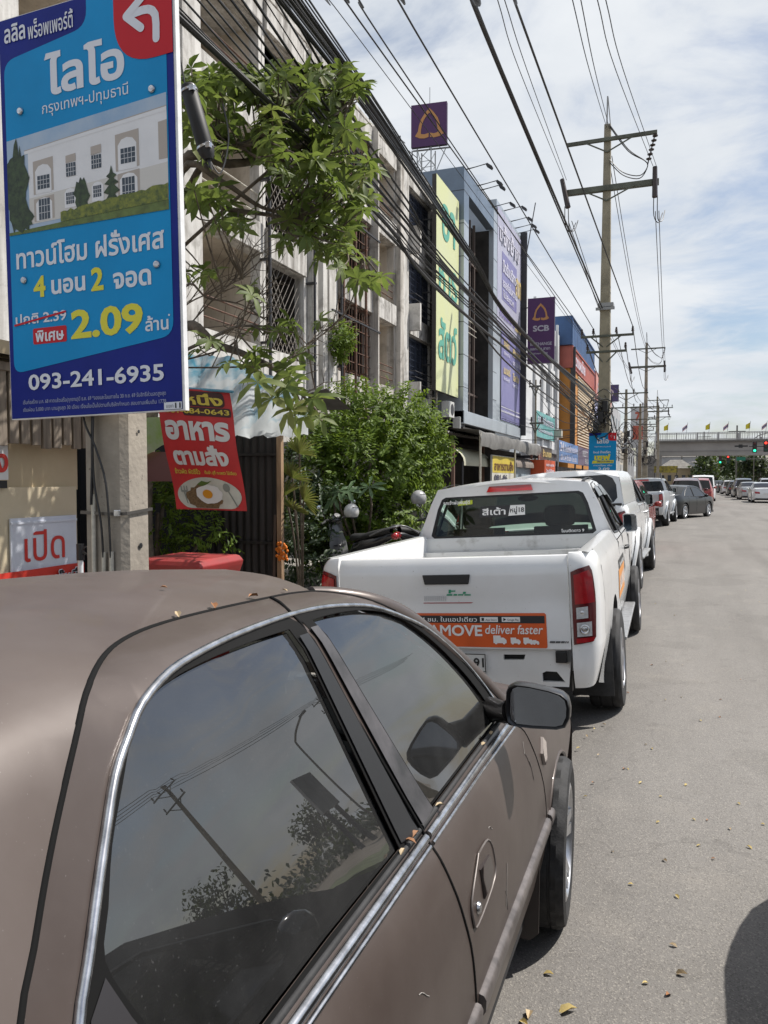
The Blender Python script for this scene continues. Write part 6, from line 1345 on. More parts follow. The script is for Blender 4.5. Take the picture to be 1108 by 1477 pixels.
    t, f, o, ux = frame_sign('violet_sign', 'small violet box sign projecting far behind the tall pole', 'sign', (-7.6, 86, 9.95), (1,0,0), 1.75, 1.8, .3, mat('sign_violet', (.075,.07,.19), .5), EDGE)
    a = MB(); lettering(a, 'D', o, ux, (0,0,1), .45, .5, h=.85, bold=.04, lift=.02); obj('lettering', a, LWH, f)
    a = MB(); a.bar((-8.4, 86.3, 10.6), (-7.6, 86.3, 10.6), .08); obj('bracket', a, IRON, t)
    t, f, o, ux = frame_sign('shop_pylon', 'white upright shop sign with red letters between far poles', 'sign', (-6.3, 118, 6.2), (1,0,0), 2.0, 6.0, .4, mat('pylon_white', (.5,.5,.5), .5), EDGE)
    a = MB(); a.quad(*[Vector(o)+Vector((x, -.02, z)) for x, z in ((.3,1.2),(1.7,1.2),(1.7,3.2),(.3,3.2))]); obj('red_panel', a, mat('pylon_red', (.45,.10,.06), .5), f)
    write(f, o, ux, [('7', .6, 3.9, .8, 1.3, mat('pylon_red', (.45,.10,.06), .5), .05)]); a = MB(); a.box(-5.5,-5.1,118.1,118.4,0,6.2); obj('post', a, EDGE, t)
containers()

# ------------------------------------------------------------------ shop fronts at street level
def shops():
    t = root('tarp_awning', 'long dark grey tarpaulin awning over the pavement shops', 'awning', (-6.2, 31, 2.8), world=True)
    a = MB(); random.seed(6); rows = []
    for j, (dx, z) in enumerate(((-3.2, 3.62), (-1.6, 3.5), (-.02, 3.36), (0, 3.3), (.05, 3.1), (.02, 2.86))):
        rows.append([(-6.2+dx+random.uniform(-.02,.02), 25.4+i*.62, z+.03*math.sin(i*1.7+j)-(.05*math.sin(i*.5) if j == 5 else 0)) for i in range(21)])
    a.grid(rows); obj('sheet', a, mat('grey_tarp', (.19,.185,.175), .6, col2=(.11,.105,.10), vscale=1.6), t, smooth=60)
    a = MB()
    for y in (25.6, 31.6, 37.5): a.tube([(-6.22, y, 0), (-6.22, y, 3.3)], .04, 8)
    obj('post', a, PVC, t, smooth=50)
    t = root('corrugated_awning', 'rusty corrugated awning with a toothed edge, beside the dense bush', 'awning', (-7.2, 27.5, 3.1), world=True)
    a = MB(); a.grid([[(x, 24.0+i*.075, z+.035*math.sin(i*1.57)) for x, z in ((-10, 3.75), (-7.2, 3.32))] for i in range(92)]); obj('sheet', a, mat('grey_sheet', (.20,.19,.18), .7, var=.35, vscale=1.2), t, smooth=40)
    def cloth(nm, lab, x0, y0, y1, z0, z1, m, out=.9, n=30):
        t = root(nm, lab, 'awning', (x0, (y0+y1)/2, z0), world=True); a = MB(); rows = []
        for i in range(n):
            y = y0+(y1-y0)*i/(n-1); k = .03*(i % 2); rows.append([(x0-out+out*math.sin(th)+k, y, z0+(z1-z0)*math.cos(th)) for th in lin(0, math.pi/2, 7)]+[(x0+k, y, z0-.12)])
        a.grid(rows); obj('cover', a, m, t, smooth=50)
        a = MB(); a.tube([(x0-.05, y0, 0), (x0-.05, y0, z0)], .03, 6); obj('post', a, IRON, t)
    cloth('cream_awning', 'faded cream striped cloth awning over a dark shop opening', -6.6, 24.9, 28.7, 2.3, 2.85, mat('cream_cloth', (.45,.43,.33), .7, col2=(.36,.36,.27), vscale=3, streak=(1,8,1)))
    cloth('brown_awning', 'weathered brown curved awning above the blue grey panel', -6.3, 32.4, 38.6, 2.35, 2.75, mat('brown_cloth', (.22,.18,.15), .8, col2=(.13,.11,.10), vscale=3))
    t, f, o, ux = frame_sign('shop_sign', 'yellow and white hand lettered food sign below the tarpaulin awning', 'sign', (-6.4, 28.2, 1.55), (0,1,0), 4.2, 1.08, .06, mat('cardboard_white', (.50,.48,.42), .7, var=.15, vscale=2), EDGE)
    a = MB(); a.quad(*[Vector(o)+Vector((.008, y, z)) for y, z in ((.05,.42),(4.15,.42),(4.15,1.05),(.05,1.05))]); y_ = obj('yellow_field', a, mat('field_yellow', (.52,.40,.05), .6, var=.1, vscale=2), f)
    write(y_, o, ux, [('อาหารตามสั่ง', .3, .50, 3.6, .40, mat('letter_brown', (.12,.045,.015), .6), .03)]); write(f, o, ux, [('081-86', .3, .1, 2.4, .25, mat('letter_ink', (.05,.05,.08), .6), .03)])
    t = root('panel_stall', 'shop counter of blue grey metal panels with one orange panel', 'stall', (-6.5, 35.5, 0), world=True)
    for y0, y1, c in ((32.6, 35.0, (.26,.31,.35)), (35.02, 36.6, (.23,.28,.32)), (36.62, 38.5, (.58,.24,.03))):
        a = MB(); a.box(-6.55, -6.45, y0, y1, 0, 2.3); obj('panel', a, mat('panel_%d' % int(y0*10), c, .6, var=.2, vscale=1.5), t)
    t, f, o, ux = frame_sign('orange_box', 'orange delivery box sign standing by the pavement shops', 'sign', (-5.8, 36.6, 1.85), (0,1,0), 3.4, .78, .9, mat('box_orange', (.50,.075,.02), .5, var=.12, vscale=1), mat('box_orange', (.50,.075,.02), .5))
    write(f, o, ux, [('ส่งด่วนทุกวัน', .4, .45, 2.5, .18, LWH, .03), ('โทรสั่งได้เลย', .4, .2, 2.5, .16, LWH, .03)]); a = MB(); a.box(-6.4, -6.3, 38, 38.3, 0, 1.85); obj('post', a, IRON, t)
    t, f, o, ux = frame_sign('blue_sign', 'long blue shop sign with white lettering above the pavement', 'sign', (-6.5, 46.4, 2.75), (0,1,0), 9.3, 1.28, .15, mat('sign_lightblue', (.09,.17,.38), .5, col2=(.16,.26,.46), vscale=.5), EDGE)
    write(f, o, ux, [('24', .3, .65, 1.6, .55, LWH, .03), ('ร้านซักผ้า', 2.2, .65, 3.4, .5, LWH, .02), ('หยอดเหรียญ', 5.8, .62, 3.2, .5, LWH, .02), ('เปิด 24 ชั่วโมง', .5, .12, 5, .38, LWH, .02), ('โทร 02', 6, .1, 2.4, .35, LWH, .02)])
    a = MB(); a.box(-6.7, -6.6, 46.5, 46.7, 0, 2.8); a.box(-6.7, -6.6, 55.3, 55.5, 0, 2.8); obj('post', a, IRON, t)
    t, f, o, ux = frame_sign('mauve_sign', 'dull mauve shop sign just right of the long blue one', 'sign', (-6.5, 56.0, 2.72), (0,1,0), 8.2, 1.3, .15, mat('sign_mauve', (.13,.10,.15), .5, var=.15, vscale=.6), EDGE)
    write(f, o, ux, [('REST', 2.5, .65, 3.5, .45, LGR, .03), ('BAR', 4.2, .12, 2.5, .4, LGR, .03)]); a = MB(); a.box(-6.7, -6.6, 60, 60.2, 0, 2.8); obj('post', a, IRON, t)
    t, f, o, ux = frame_sign('teal_sign', 'teal and white clinic sign fixed to the white shophouse block', 'sign', (-8.85, 52.3, 4.6), (0,1,0), 8.3, 1.75, .12, mat('sign_teal', (.08,.30,.29), .5, col2=(.20,.42,.42), vscale=.7), EDGE)
    write(f, o, ux, [('คลินิกทันตกรรม', .5, .95, 7.2, .6, LWH, .02), ('เปิดบริการทุกวัน', .8, .25, 6.5, .4, LWH, .02)])
    t, f, o, ux = frame_sign('gold_sign', 'small gold lettered dark sign under the eaves of the tarpaulin awning', 'sign', (-6.3, 38.8, 2.75), (0,1,0), 3.4, .6, .1, mat('sign_darkbrown', (.06,.045,.035), .6), EDGE)
    write(f, o, ux, [('ร้านทอง', .3, .1, 2.8, .38, GOLD, .03)]); a = MB(); a.box(-9.0, -6.4, 40, 40.1, 2.8, 2.95); obj('bracket', a, IRON, t)
    # dark shop interior wall and roofs behind it all
    for nm, lab, y0, y1 in (('shop_row', 'dark open fronted pavement shops under the awnings', 20, 45),):
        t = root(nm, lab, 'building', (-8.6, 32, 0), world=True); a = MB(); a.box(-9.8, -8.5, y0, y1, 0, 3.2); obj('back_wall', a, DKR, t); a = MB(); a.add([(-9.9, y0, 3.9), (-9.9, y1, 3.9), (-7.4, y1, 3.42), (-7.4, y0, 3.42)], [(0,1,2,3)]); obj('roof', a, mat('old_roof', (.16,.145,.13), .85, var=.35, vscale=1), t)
        a = MB()
        for y in (24.4, 28.6, 39, 44.5): a.box(-6.9, -6.8, y, y+.1, 0, 3.0)
        obj('post', a, mat('post_brown', (.14,.08,.06), .8), t)
    t = root('shop_row', 'red roofed pavement shops past the blue sign, low behind the parked cars', 'building', (-7.5, 60, 0), world=True)
    a = MB(); a.box(-9, -7.0, 46, 100, 0, 2.5); obj('back_wall', a, mat('shop_dark', (.10,.09,.09), .8, var=.4, vscale=.4), t); a = MB(); a.box(-9, -5.2, 63, 84, 2.15, 2.35); obj('awning', a, mat('red_awning', (.35,.04,.03), .6), t); a = MB(); a.box(-6.2, -6.15, 88, 100, 1.0, 3.4); obj('hoarding', a, mat('hoarding_grey', (.35,.35,.34), .7, var=.3, vscale=.4), t)
    for y, z in ((32.6, 4.75), (34.4, 4.2)):
        t = root('air_conditioner', 'white outdoor air conditioner, %s of the two under the yellow sign' % ('upper' if z > 4.5 else 'lower'), 'air conditioner', (-9.2, y, z), world=True, group='outdoor air conditioners')
        a = MB(); a.box(-9.55, -9.2, y-.42, y+.42, z-.35, z+.35); obj('case', a, mat('ac_white', (.52,.52,.50), .6, var=.1, vscale=2), t, bevel=.02)
        a = MB(); a.lathe([(.0,.01),(.24,.012),(.26,0)], (-9.2, y+.08, z), (1,0,0), 20); obj('fan_grille', a, IRON, t)
        a = MB(); a.box(-10, -9.2, y-.35, y-.3, z-.40, z-.36); a.box(-10, -9.2, y+.3, y+.35, z-.40, z-.36); obj('bracket', a, IRON, t)
shops()
# ------------------------------------------------------------------ pixel + depth to a world point (only for laying out real 3D things)
_r = Vector((math.cos(R(20.77)), math.sin(R(20.77)), 0)); _f0 = Vector((-math.sin(R(20.77)), math.cos(R(20.77)), 0)); _z = Vector((0,0,1))
_fw = _f0*math.cos(R(2.5))-_z*math.sin(R(2.5)); _up = _z*math.cos(R(2.5))+_f0*math.sin(R(2.5)); _C = Vector((0,0,1.75))
def _ray(u, v): return _r*(u-554)+_up*(738.5-v)+_fw*1110
def atd(u, v, d): return _C+_ray(u, v)*(d/1110)
def atx(u, v, x): d = _ray(u, v); return _C+d*(x/d.x)
def aty(u, v, y): d = _ray(u, v); return _C+d*(y/d.y)

# ------------------------------------------------------------------ utility poles
PCON = mat('pole_concrete', (.27,.24,.18), .9, var=.22, vscale=1.5, bump=.15, bscale=20); ARM = mat('pole_arm', (.10,.105,.085), .8, var=.3, vscale=2); INS = mat('insulator', (.035,.022,.018), .3)
def pole(label, x, y, H, hv=True, det=True, lv=True, w=.42, arms=None, name='utility_pole'):
    t = root(name, label, 'utility pole', (x, y, -.05), world=True)
    a = MB(); rows = []
    for z in (-.1, H*.5, H):
        k = w/2*(1-.55*z/H); rows.append([(x-k, y-k, z), (x+k, y-k, z), (x+k, y+k, z), (x-k, y+k, z), (x-k, y-k, z)])
    a.grid(rows); a.f.append((10, 11, 12, 13)); obj('shaft', a, PCON, t, bevel=.03 if det else 0)
    def arm(z, x0, x1, th, brace=True):
        a = MB(); a.box(x+x0, x+x1, y-.28, y-.28+th, z-th/2, z+th/2)
        o = obj('crossarm', a, ARM, t, bevel=.01)
        if brace:
            a = MB(); a.bar((x+x0*.55, y-.3, z-.05), (x, y-.2, z-.55), .05); a.bar((x+x1*.55, y-.3, z-.05), (x, y-.2, z-.55), .05); obj('brace', a, ARM, o)
        return o
    def insul(px, z, par, up=.32, r=.075):
        a = MB(); a.lathe([(.03,0),(.03,.08),(r,.10),(r*.6,.16),(r*.9,.18),(r*.5,.24),(r*.7,.26),(.03,up)], (px, y-.22, z), (0,0,1), 10); obj('insulator', a, INS, par, smooth=40)
    if hv:
        a = MB(); a.bar((x-.04, y, H), (x-.02, y, H+1.25), .06); a.bar((x+.14, y, H-.3), (x, y, H+1.2), .04); obj('spike', a, mat('galv', (.30,.30,.30), .5, .5), t)
        u = arm(H-.72, -1.75, 2.1, .15); l = arm(H-2.85, -1.8, 2.2, .24)
        for px, tl, s in ((-1.75, .18, 1), (2.05, .0, 1)):
            a = MB(); a.tube([(x+px-.02-tl, y-.3, H-2.25), (x+px+tl*.6, y-.5, H-3.6)], [.10, .12], 8); i_ = obj('insulator_string', a, INS, l, smooth=50)
            a = MB(); a.tube(spl([(x+px-.05, y-.4, H-3.5), (x+px-.04, y-.2, H-4.3), (x+px+.15, y+.2, H-4.5), (x+px+.3, y+.8, H-3.9)], 5), .02, 5); a.tube(spl([(x+px+.1, y-.4, H-3.5), (x+px+.12, y-.1, H-4.4), (x+px+.3, y+.3, H-4.4), (x+px+.4, y+.8, H-3.8)], 5), .02, 5); obj('jumper', a, BLACK, i_)
        a = MB()
        for k in range(6): a.lathe([(.03,0),(.11,.03),(.12,.07),(.03,.10)], (x+2.02-.05*k, y-.25, H-.95-.19*k), (0,0,1), 10)
        a.tube([(x+2.04, y-.25, H-.7), (x+1.72, y-.25, H-2.1)], .03, 6); obj('insulator_string', a, INS, u, smooth=50)
        a = MB()
        for k, dz in ((0, 0), (.12, .08)): a.tube(spl([(x+.1, y-.2, H-.1-dz), (x+.9, y-.25, H-1.3-dz), (x+1.6, y-.25, H-1.9), (x+1.72, y-.3, H-2.2), (x+1.4, y-.3, H-2.65+k), (x+.7, y-.25, H-2.4+k), (x+.12, y-.2, H-1.75+k)], 5), .022, 5)
        obj('jumper', a, BLACK, u)
    if lv:
        for z, x0, x1, pins in arms or ((8.15, -1.05, 1.25, (-1.0,-.5,.5,1.2)), (7.45, -.8, .95, (-.75,.9))):
            o = arm(z, x0, x1, .10, True)
            for px in pins: insul(x+px, z+.05, o)
    if det and hv:
        a = MB(); a.box(x-.32, x+.36, y-.3, y+.3, 9.45, 9.62); a.box(x-.40, x+.42, y-.34, y-.26, 9.30, 9.42); obj('clamp_band', a, mat('galv', (.30,.30,.30), .5, .5), t)
    return t
PX, PY, PH = -3.1, 36.4, 17.55
hp = pole('tall concrete power pole with two wide crossarms, the largest against the sky', PX, PY, PH, w=.62)
pole('second tall power pole beyond the first, seen thin against the sky', -3.5, 97, 17.8, det=False, w=.6)
pole('third tall power pole, tiny above the footbridge', -3.6, 158, 17.5, det=False, w=.6)
for x, y, H, lab in ((-3.9, 66, 9.0, 'shorter grey power pole with twin crossarms, right behind the small blue board'), (-3.3, 78, 8.9, 'shorter power pole between the twin-armed one and the second tall pole'), (-2.2, 104, 11.0, 'thin power pole just left of the footbridge railing'), (-4.4, 128, 10.2, 'far thin pole behind the footbridge landing')):
    pole(lab, x, y, H, hv=False, det=False, w=.40, arms=((H-.35, -1.7, 1.7, (-1.6,-.6,.6,1.6)), (H-1.5, -1.5, 1.5, (-1.3,1.3))))
a = MB()
pole('thin lattice-like wooden pole before the white shophouse, with small insulators', -7.6, 44.6, 7.4, hv=False, det=False, w=.16, arms=((7.0, -.35, .35, (-.3,.3)), (4.9, -.3, .5, (-.2,.4))))
# board on the tall pole
t = root('advert_board', 'small blue property board with red corner, fixed to the tall concrete power pole', 'sign', (PX, PY-.35, 2.0), world=True)
bx0, bx1, bz0, bz1, by = -3.72, -2.52, 2.02, 3.80, PY-.42
a = MB(); a.box(bx0, bx1, by, by+.05, bz0, bz1); obj('panel', a, mat('board_edge', (.72,.72,.72), .5), t)
def q_(nm, poly, m, l, par): a = MB(); a.panel(poly, [], lambda x, z: (x, by-l, z), .5); return obj(nm, a, m, par)
bf = q_('printed_face', [(bx0,bz0),(bx1,bz0),(bx1,bz1),(bx0,bz1)], SKYB, .004, t)
q_('navy_tab', round_poly([(bx0,bz1-.14),(bx0+.5,bz1-.10),(bx0+.58,bz1),(bx0,bz1)], .02), NAVY, .008, bf); q_('red_corner', round_poly([(bx1-.36,bz1),(bx1-.36,bz1-.36),(bx1,bz1-.36),(bx1,bz1)], [0,.15,0,0]), SRED, .008, bf)
a = MB()
for p, q in (((.27,-.15),(.10,-.15)), ((.27,-.15),(.27,-.28)), ((.10,-.15),(.17,-.08)), ((.10,-.15),(.17,-.22))): a.bar((bx1-.36+p[0], by-.014, bz1+p[1]), (bx1-.36+q[0], by-.014, bz1+q[1]), .035, .006)
obj('arrow', a, SWH, bf)
for body, x, z, w, h, m, b in (('ไลโอ', .32, 1.30, .55, .26, SWH, .03), ('กรุงเทพฯ-ปทุมธานี', .25, 1.12, .7, .07, SWH, .01), ('ใหม่', .2, .86, .25, .1, SWH, .02), ('บ้านเดี่ยว', .5, .86, .45, .12, SWH, .03), ('เซฟ', .25, .55, .7, .27, SYE, .05), ('ฟรีทุกค่าใช้จ่าย', .36, .435, .7, .085, NAVY, .03), ('ทาวน์โฮม เริ่ม', .22, .28, .8, .075, SWH, .02), ('2.09', .42, .08, .5, .14, SWH, .03)):
    if body.startswith('ฟรี'): q_('yellow_strip', [(bx0+.15,bz0+.40),(bx1-.12,bz0+.42),(bx1-.10,bz0+.55),(bx0+.18,bz0+.53)], SYE, .008, bf)
    a = MB(); lettering(a, body, (bx0, by, bz0), (1,0,0), (0,0,1), x, z, w=w, h=h, bold=b, lift=.013); obj('lettering', a, m, bf)

# ------------------------------------------------------------------ overhead cables, each in the vertical plane of the pole line
WIRE = mat('black_cable', (.010,.010,.011), .5)
def cable(pts, r, label, group, n=6):
    a = MB(); a.tube(spl([tuple(p) for p in pts], 7), r, n); return obj('overhead_cable', a, WIRE, smooth=60, label=label, cat='cable', group=group)
def strung(pix, end, r, label, group, x=None):
    P = [atx(u, v, x if x is not None else end[0]) for u, v in pix]
    d = P[0]-P[1]; k = max(.02, (P[0].y-3.78)/max(.05, -d.y)); first = P[0]+d*k
    return cable([first]+P+[Vector(end)], r, label, group)
random.seed(31)
gl, gu, gs = 'cables of the lower bundle', 'cables of the upper bundle', 'single conductors up to the pole arms'
A = [(258,23),(347,112),(401,143),(479,178),(545,272),(591,365),(677,438)]
for i in range(12):                      # lower, looser bundle
    k = i/11; xx = -3.05+random.uniform(-.06,.06); j = lambda q: random.uniform(-q, q)
    strung([(262+150*k, 30-30*k+j(3)), (420+84*k, 190-28*k+j(4)), (556+34*k, 330-38*k+j(5)), (690+10*k, 458-18*k+j(7))], (PX-.2+j(.15), PY-.3, 4.3+j(.4)), random.choice((.006,.008,.010,.013)), 'black cable in the lower, looser bundle running over the leafy branches to the tall pole', gl, x=xx)
strung([(256,24),(352,114),(450,206),(560,326),(690,470)], (PX-.2, PY-.3, 4.3), .022, 'thickest black cable, lowest of the lower bundle, cut by the blue board', None, x=-3.02)
strung([(300,60),(430,190),(560,338),(680,462),(760,548)], (PX-.25, PY-.3, 3.9), .016, 'thick black cable sagging below the lower bundle past the yellow sign', None, x=-3.08)
for i in range(9):                       # tight upper bundle
    o = random.uniform(-7, 7); w = i/8
    strung([(402+w*44, 0), (520+w*22+o*.3, 150-w*6+o*.3), (604+w*12, 268-w*6+o*.3), (682+w*6, 376+o*.3), (760, 486+o*.3)], (PX-.18+random.uniform(-.08,.2), PY-.3, 5.0+random.uniform(-.25,.5)), random.choice((.008,.010,.013,.016)), 'black cable in the tight upper bundle that crosses the sky to the tall pole', gu, x=-3.0+random.uniform(-.04,.05))
strung([(424,0),(530,152),(610,265),(684,374),(757,480)], (PX-.2, PY-.3, 5.1), .017, 'thick black trunk cable in the middle of the upper bundle', None, x=-3.0)
S1 = ((( 502,0),(560,88),(677,264)), (PX-1.0, PY-.22, 8.5), .016), (((518,0),(600,130),(679,256)), (PX-.75, PY-.22, 7.8), .014), (((582,0),(632,100),(700,220)), (PX-.5, PY-.22, 8.5), .017), (((690,0),(723,100),(790,275)), (PX-.12, PY-.32, 9.4), .030), (((686,0),(720,100),(788,276)), (PX-.2, PY-.32, 9.35), .022), (((743,0),(778,100),(845,290)), (PX+1.2, PY-.22, 8.5), .020), (((470,0),(560,112),(650,228)), (PX-.75, PY-.22, 7.75), .008)
for pp, e, r in S1:
    x = e[0]; cable([aty(pp[0][0], pp[0][1], 9.5)+(aty(pp[0][0], pp[0][1], 9.5)-aty(pp[1][0], pp[1][1], 14))*.6, aty(pp[0][0], pp[0][1], 9.5), aty(pp[1][0], pp[1][1], 14), Vector(e)], r, 'single dark conductor rising from the tall pole arms across the open sky', gs)
S2 = (((718,0),(749,100)), (PX-1.85, PY-.3, PH-2.3)), (((728,0),(760,100)), (PX-1.75, PY-.3, PH-2.3)), (((826,0),(850,100)), (PX-.05, PY, PH-.1)), (((838,0),(858,100)), (PX+.05, PY, PH-.1)), (((862,0),(888,100)), (PX+1.95, PY-.3, PH-2.2)), (((874,0),(899,100)), (PX+2.1, PY-.3, PH-2.25))
for pp, e in S2:
    A0, A1 = aty(pp[0][0], pp[0][1], 17), aty(pp[1][0], pp[1][1], 23); cable([A0+(A0-A1)*1.2, A0, A1, Vector(e)], .012, 'thin high voltage line reaching the top crossarms of the tall pole', 'high voltage lines at the pole top')
# on from the tall pole to the next ones
def span(p, q, sag, r, label, group): p, q = Vector(p), Vector(q); cable([p, p.lerp(q, .25)-Vector((0,0,sag*.75)), p.lerp(q, .5)-Vector((0,0,sag)), p.lerp(q, .75)-Vector((0,0,sag*.75)), q], r, label, group, 5)
g2 = 'lines continuing beyond the tall pole'
for dx, z in ((-1.75, PH-3.9), (-1.6, PH-3.9), (2.05, PH-3.9), (2.2, PH-3.9), (0, PH-1.2), (.15, PH-1.2)): span((PX+dx, PY+.5, z), (-3.5+dx, 97, 17.8-3.4 if abs(dx) > 1 else 16.8), 1.1, .018, 'thin line sagging on from the tall pole to the second tall pole', g2)
for px in (-1.0,-.5,.5,1.2): span((PX+px, PY-.2, 8.5), (-3.9+px*1.2, 66, 8.95), .7, .018, 'low voltage line from the tall pole arms to the shorter twin-armed pole', 'low voltage lines beyond the tall pole'); span((-3.9+px*1.2, 66, 8.95), (-3.3+px, 78, 8.8), .3, .018, 'short line between the two shorter poles', 'short lines between far poles')
for px in (-.75,.9): span((PX+px, PY-.2, 7.8), (-3.9+px, 66, 7.9), .7, .018, 'low voltage line from the tall pole arms to the shorter twin-armed pole', 'low voltage lines beyond the tall pole')
for i in range(9): span((PX+random.uniform(-.3,.3), PY, random.uniform(4.0,5.6)), (-3.9+random.uniform(-.2,.2), 66, random.uniform(4.2,5.6)), random.uniform(.5,1.1), random.choice((.015,.02,.03)), 'low communication cable sagging from the tall pole towards the footbridge', 'communication cables beyond the tall pole')
for i in range(8): span((-3.9, 66, random.uniform(4.2,5.6)), (-3.4+random.uniform(-.4,.4), 97, random.uniform(4.2,6.0)), random.uniform(.5,1.4), random.choice((.02,.03)), 'low communication cable in the far tangle before the footbridge', 'far communication cables')
for i, (u, v, z) in enumerate(((690,620,4.2),(700,590,4.6),(735,520,4.6),(700,612,4.0),(760,560,3.8),(715,648,3.2))):   # service drops to the shops
    span((PX-.2, PY-.3, 3.9+.2*i), aty(u, v, 44) if i < 3 else (-7.6+.3*(i-4), 44.6, 4.9+.7*(i-3)), .5+.1*i, .016, 'service cable drooping from the tall pole to the shop fronts', 'service cables to the shops')
def coil(x, y, z, n, s, label):
    t = root('cable_tangle', label, 'cable', (x, y, z-s), world=True, group='tangles of cable on the poles')
    for k in range(n):
        a = MB(); c = Vector((x+random.uniform(-.3,.3)*s, y-.3+random.uniform(-.2,.2)*s, z+random.uniform(-.8,.8)*s)); rr = random.uniform(.25,.6)*s; ph = random.uniform(0, 6.28); e = random.uniform(.5,1.6)
        pts = [(c.x+rr*math.cos(th+ph)*(1+.2*math.sin(3*th+k)), c.y+.12*math.sin(2*th+k), c.z+rr*e*math.sin(th+ph)*(1+.15*math.cos(2*th+k))) for th in lin(0, 6.0, 16)]
        a.tube(pts, random.choice((.014,.02,.028)), 5); obj('loop', a, WIRE, t, smooth=60)
    for k in range(3): a = MB(); zz = z+(k-1)*.55*s; a.box(x-.28+.2*k, x-.05+.2*k, y-.55, y-.35, zz-.25, zz+.25); obj('splice_box', a, BLACK, t, bevel=.03)
coil(PX-.15, PY-.15, 4.5, 16, .85, 'dense tangle of black cable loops on the tall concrete power pole'); coil(-3.9, 66, 4.7, 14, 1.2, 'dark cable tangle on the shorter twin-armed pole'); coil(-3.2, 88, 4.6, 16, 1.5, 'far dark cable tangle at the foot of the footbridge stairs')
# black splice closure hanging by the branches
t = root('splice_closure', 'black cylindrical cable closure hanging diagonally beside the blue board', 'cable closure', tuple(atd(286,175,4.95)), world=True)
p, q = atd(271,124,4.95), atd(300,226,4.95); d = (q-p).normalized()
a = MB(); a.lathe([(.0,-.005),(.045,0),(.052,.01),(.052,(q-p).length-.03),(.04,(q-p).length),(.028,(q-p).length+.02),(.0,(q-p).length+.02)], p, d, 18); obj('cylinder', a, mat('closure_black', (.007,.007,.008), .6), t, smooth=40)
for k in (.08, .88):
    a = MB(); c = p.lerp(q, k); a.lathe([(.054,-.008),(.057,-.006),(.057,.006),(.054,.008)], c, d, 18); cl = obj('clamp', a, CHROME, t, smooth=40); a = MB(); a.obox(c+Vector((.045,-.035,.0)), (.018,0,0), (0,.014,0), (0,0,.018)); obj('buckle', a, CHROME, cl, bevel=.003)
a = MB(); a.tube([p+Vector((-.02,0,.0)), atd(262,95,4.95), atd(250,40,4.9)], .006, 6); obj('hanger', a, WIRE, t); a = MB(); a.tube([q, q+d*.08, atd(296,232,4.97)+Vector((.0,0,-.02))], .012, 6); a.tube(spl([tuple(q), tuple(atd(318,250,5)), tuple(atd(330,200,5.1)), tuple(atd(322,150,5.1))], 5), .005, 5); obj('tail', a, WIRE, t)

# ------------------------------------------------------------------ pedestrian footbridge
def bridge():
    y = 125; t = root('footbridge', 'grey concrete footbridge with railing across the road', 'footbridge', (8, y, 0), world=True)
    gc = mat('bridge_concrete', (.33,.31,.29), .85, var=.12, vscale=.3); gd = mat('bridge_band', (.26,.245,.235), .85, var=.12, vscale=.3)
    a = MB(); a.box(-2.6, 34, y-.6, y+1.6, 5.15, 7.2); obj('girder', a, gc, t); a = MB(); a.box(-2.6, 34, y-.66, y-.58, 5.75, 5.9); obj('girder_band', a, gd, t)
    a = MB(); a.box(-3.2, 34, y-1.1, y+2.1, 7.2, 7.45); obj('deck', a, DKC, t)
    for yy in (y-1.05, y+2.0):
        a = MB(); 
        for z in (7.55, 8.5): a.box(-3.1, 34, yy-.05, yy+.05, z, z+.09)
        for i in range(112): a.box(-3.0+i*.33, -2.96+i*.33, yy-.03, yy+.03, 7.45, 8.5)
        for i in range(13): a.box(-3.0+i*2.9, -2.85+i*2.9, yy-.06, yy+.06, 7.45, 8.6)
        obj('railing', a, mat('rail_grey', (.36,.35,.35), .6, .2), t)
    for x0, x1 in ((-3.5,-2.1),(19.6,21)): a = MB(); a.box(x0, x1, y-.5, y+1.5, -.2, 5.2); obj('pier', a, gc, t)
    # stair tower on the near left side
    a = MB(); a.box(-4.90,-2.80,y-9,y-.5,4.6,5.0); a.box(-4.90,-4.70,y-9,y-.5,5.0,6.0); a.box(-3.00,-2.80,y-9,y-1.2,5.0,6.0); obj('landing', a, DKC, t)
    wr = mat('rail_white', (.55,.55,.54), .6)
    for b_ in [(x, x+.1, yy, yy+.1, 5.0, 7.6) for x in (-4.85,-2.95) for yy in (y-8.9, y-5.0)]+[(-4.9,-2.8,y-8.95,y-8.85,7.602,7.72),(-4.85+.1,-2.95,y-8.9,y-8.8,6.2,6.3)]: obj('stair_rail', MB().box(*b_), wr, t)
    a = MB()
    for i in range(16): a.box(-4.80, -2.90, y-9-.32*(i+1), y-9-.32*i, 4.55-.29*i, 4.8-.29*i)
    obj('stairs', a, DKC, t); a = MB(); a.box(-4.40,-3.30,y-8.5,y-7.6,-.2,4.6); obj('stair_pier', a, gc, t)
    return t
bridge()
YF = mat('flag_yellow', (.62,.52,.03), .7); fr, fw_, fb = mat('flag_red', (.45,.03,.05), .7), mat('flag_white', (.62,.62,.62), .7), mat('flag_blue', (.03,.03,.16), .7)
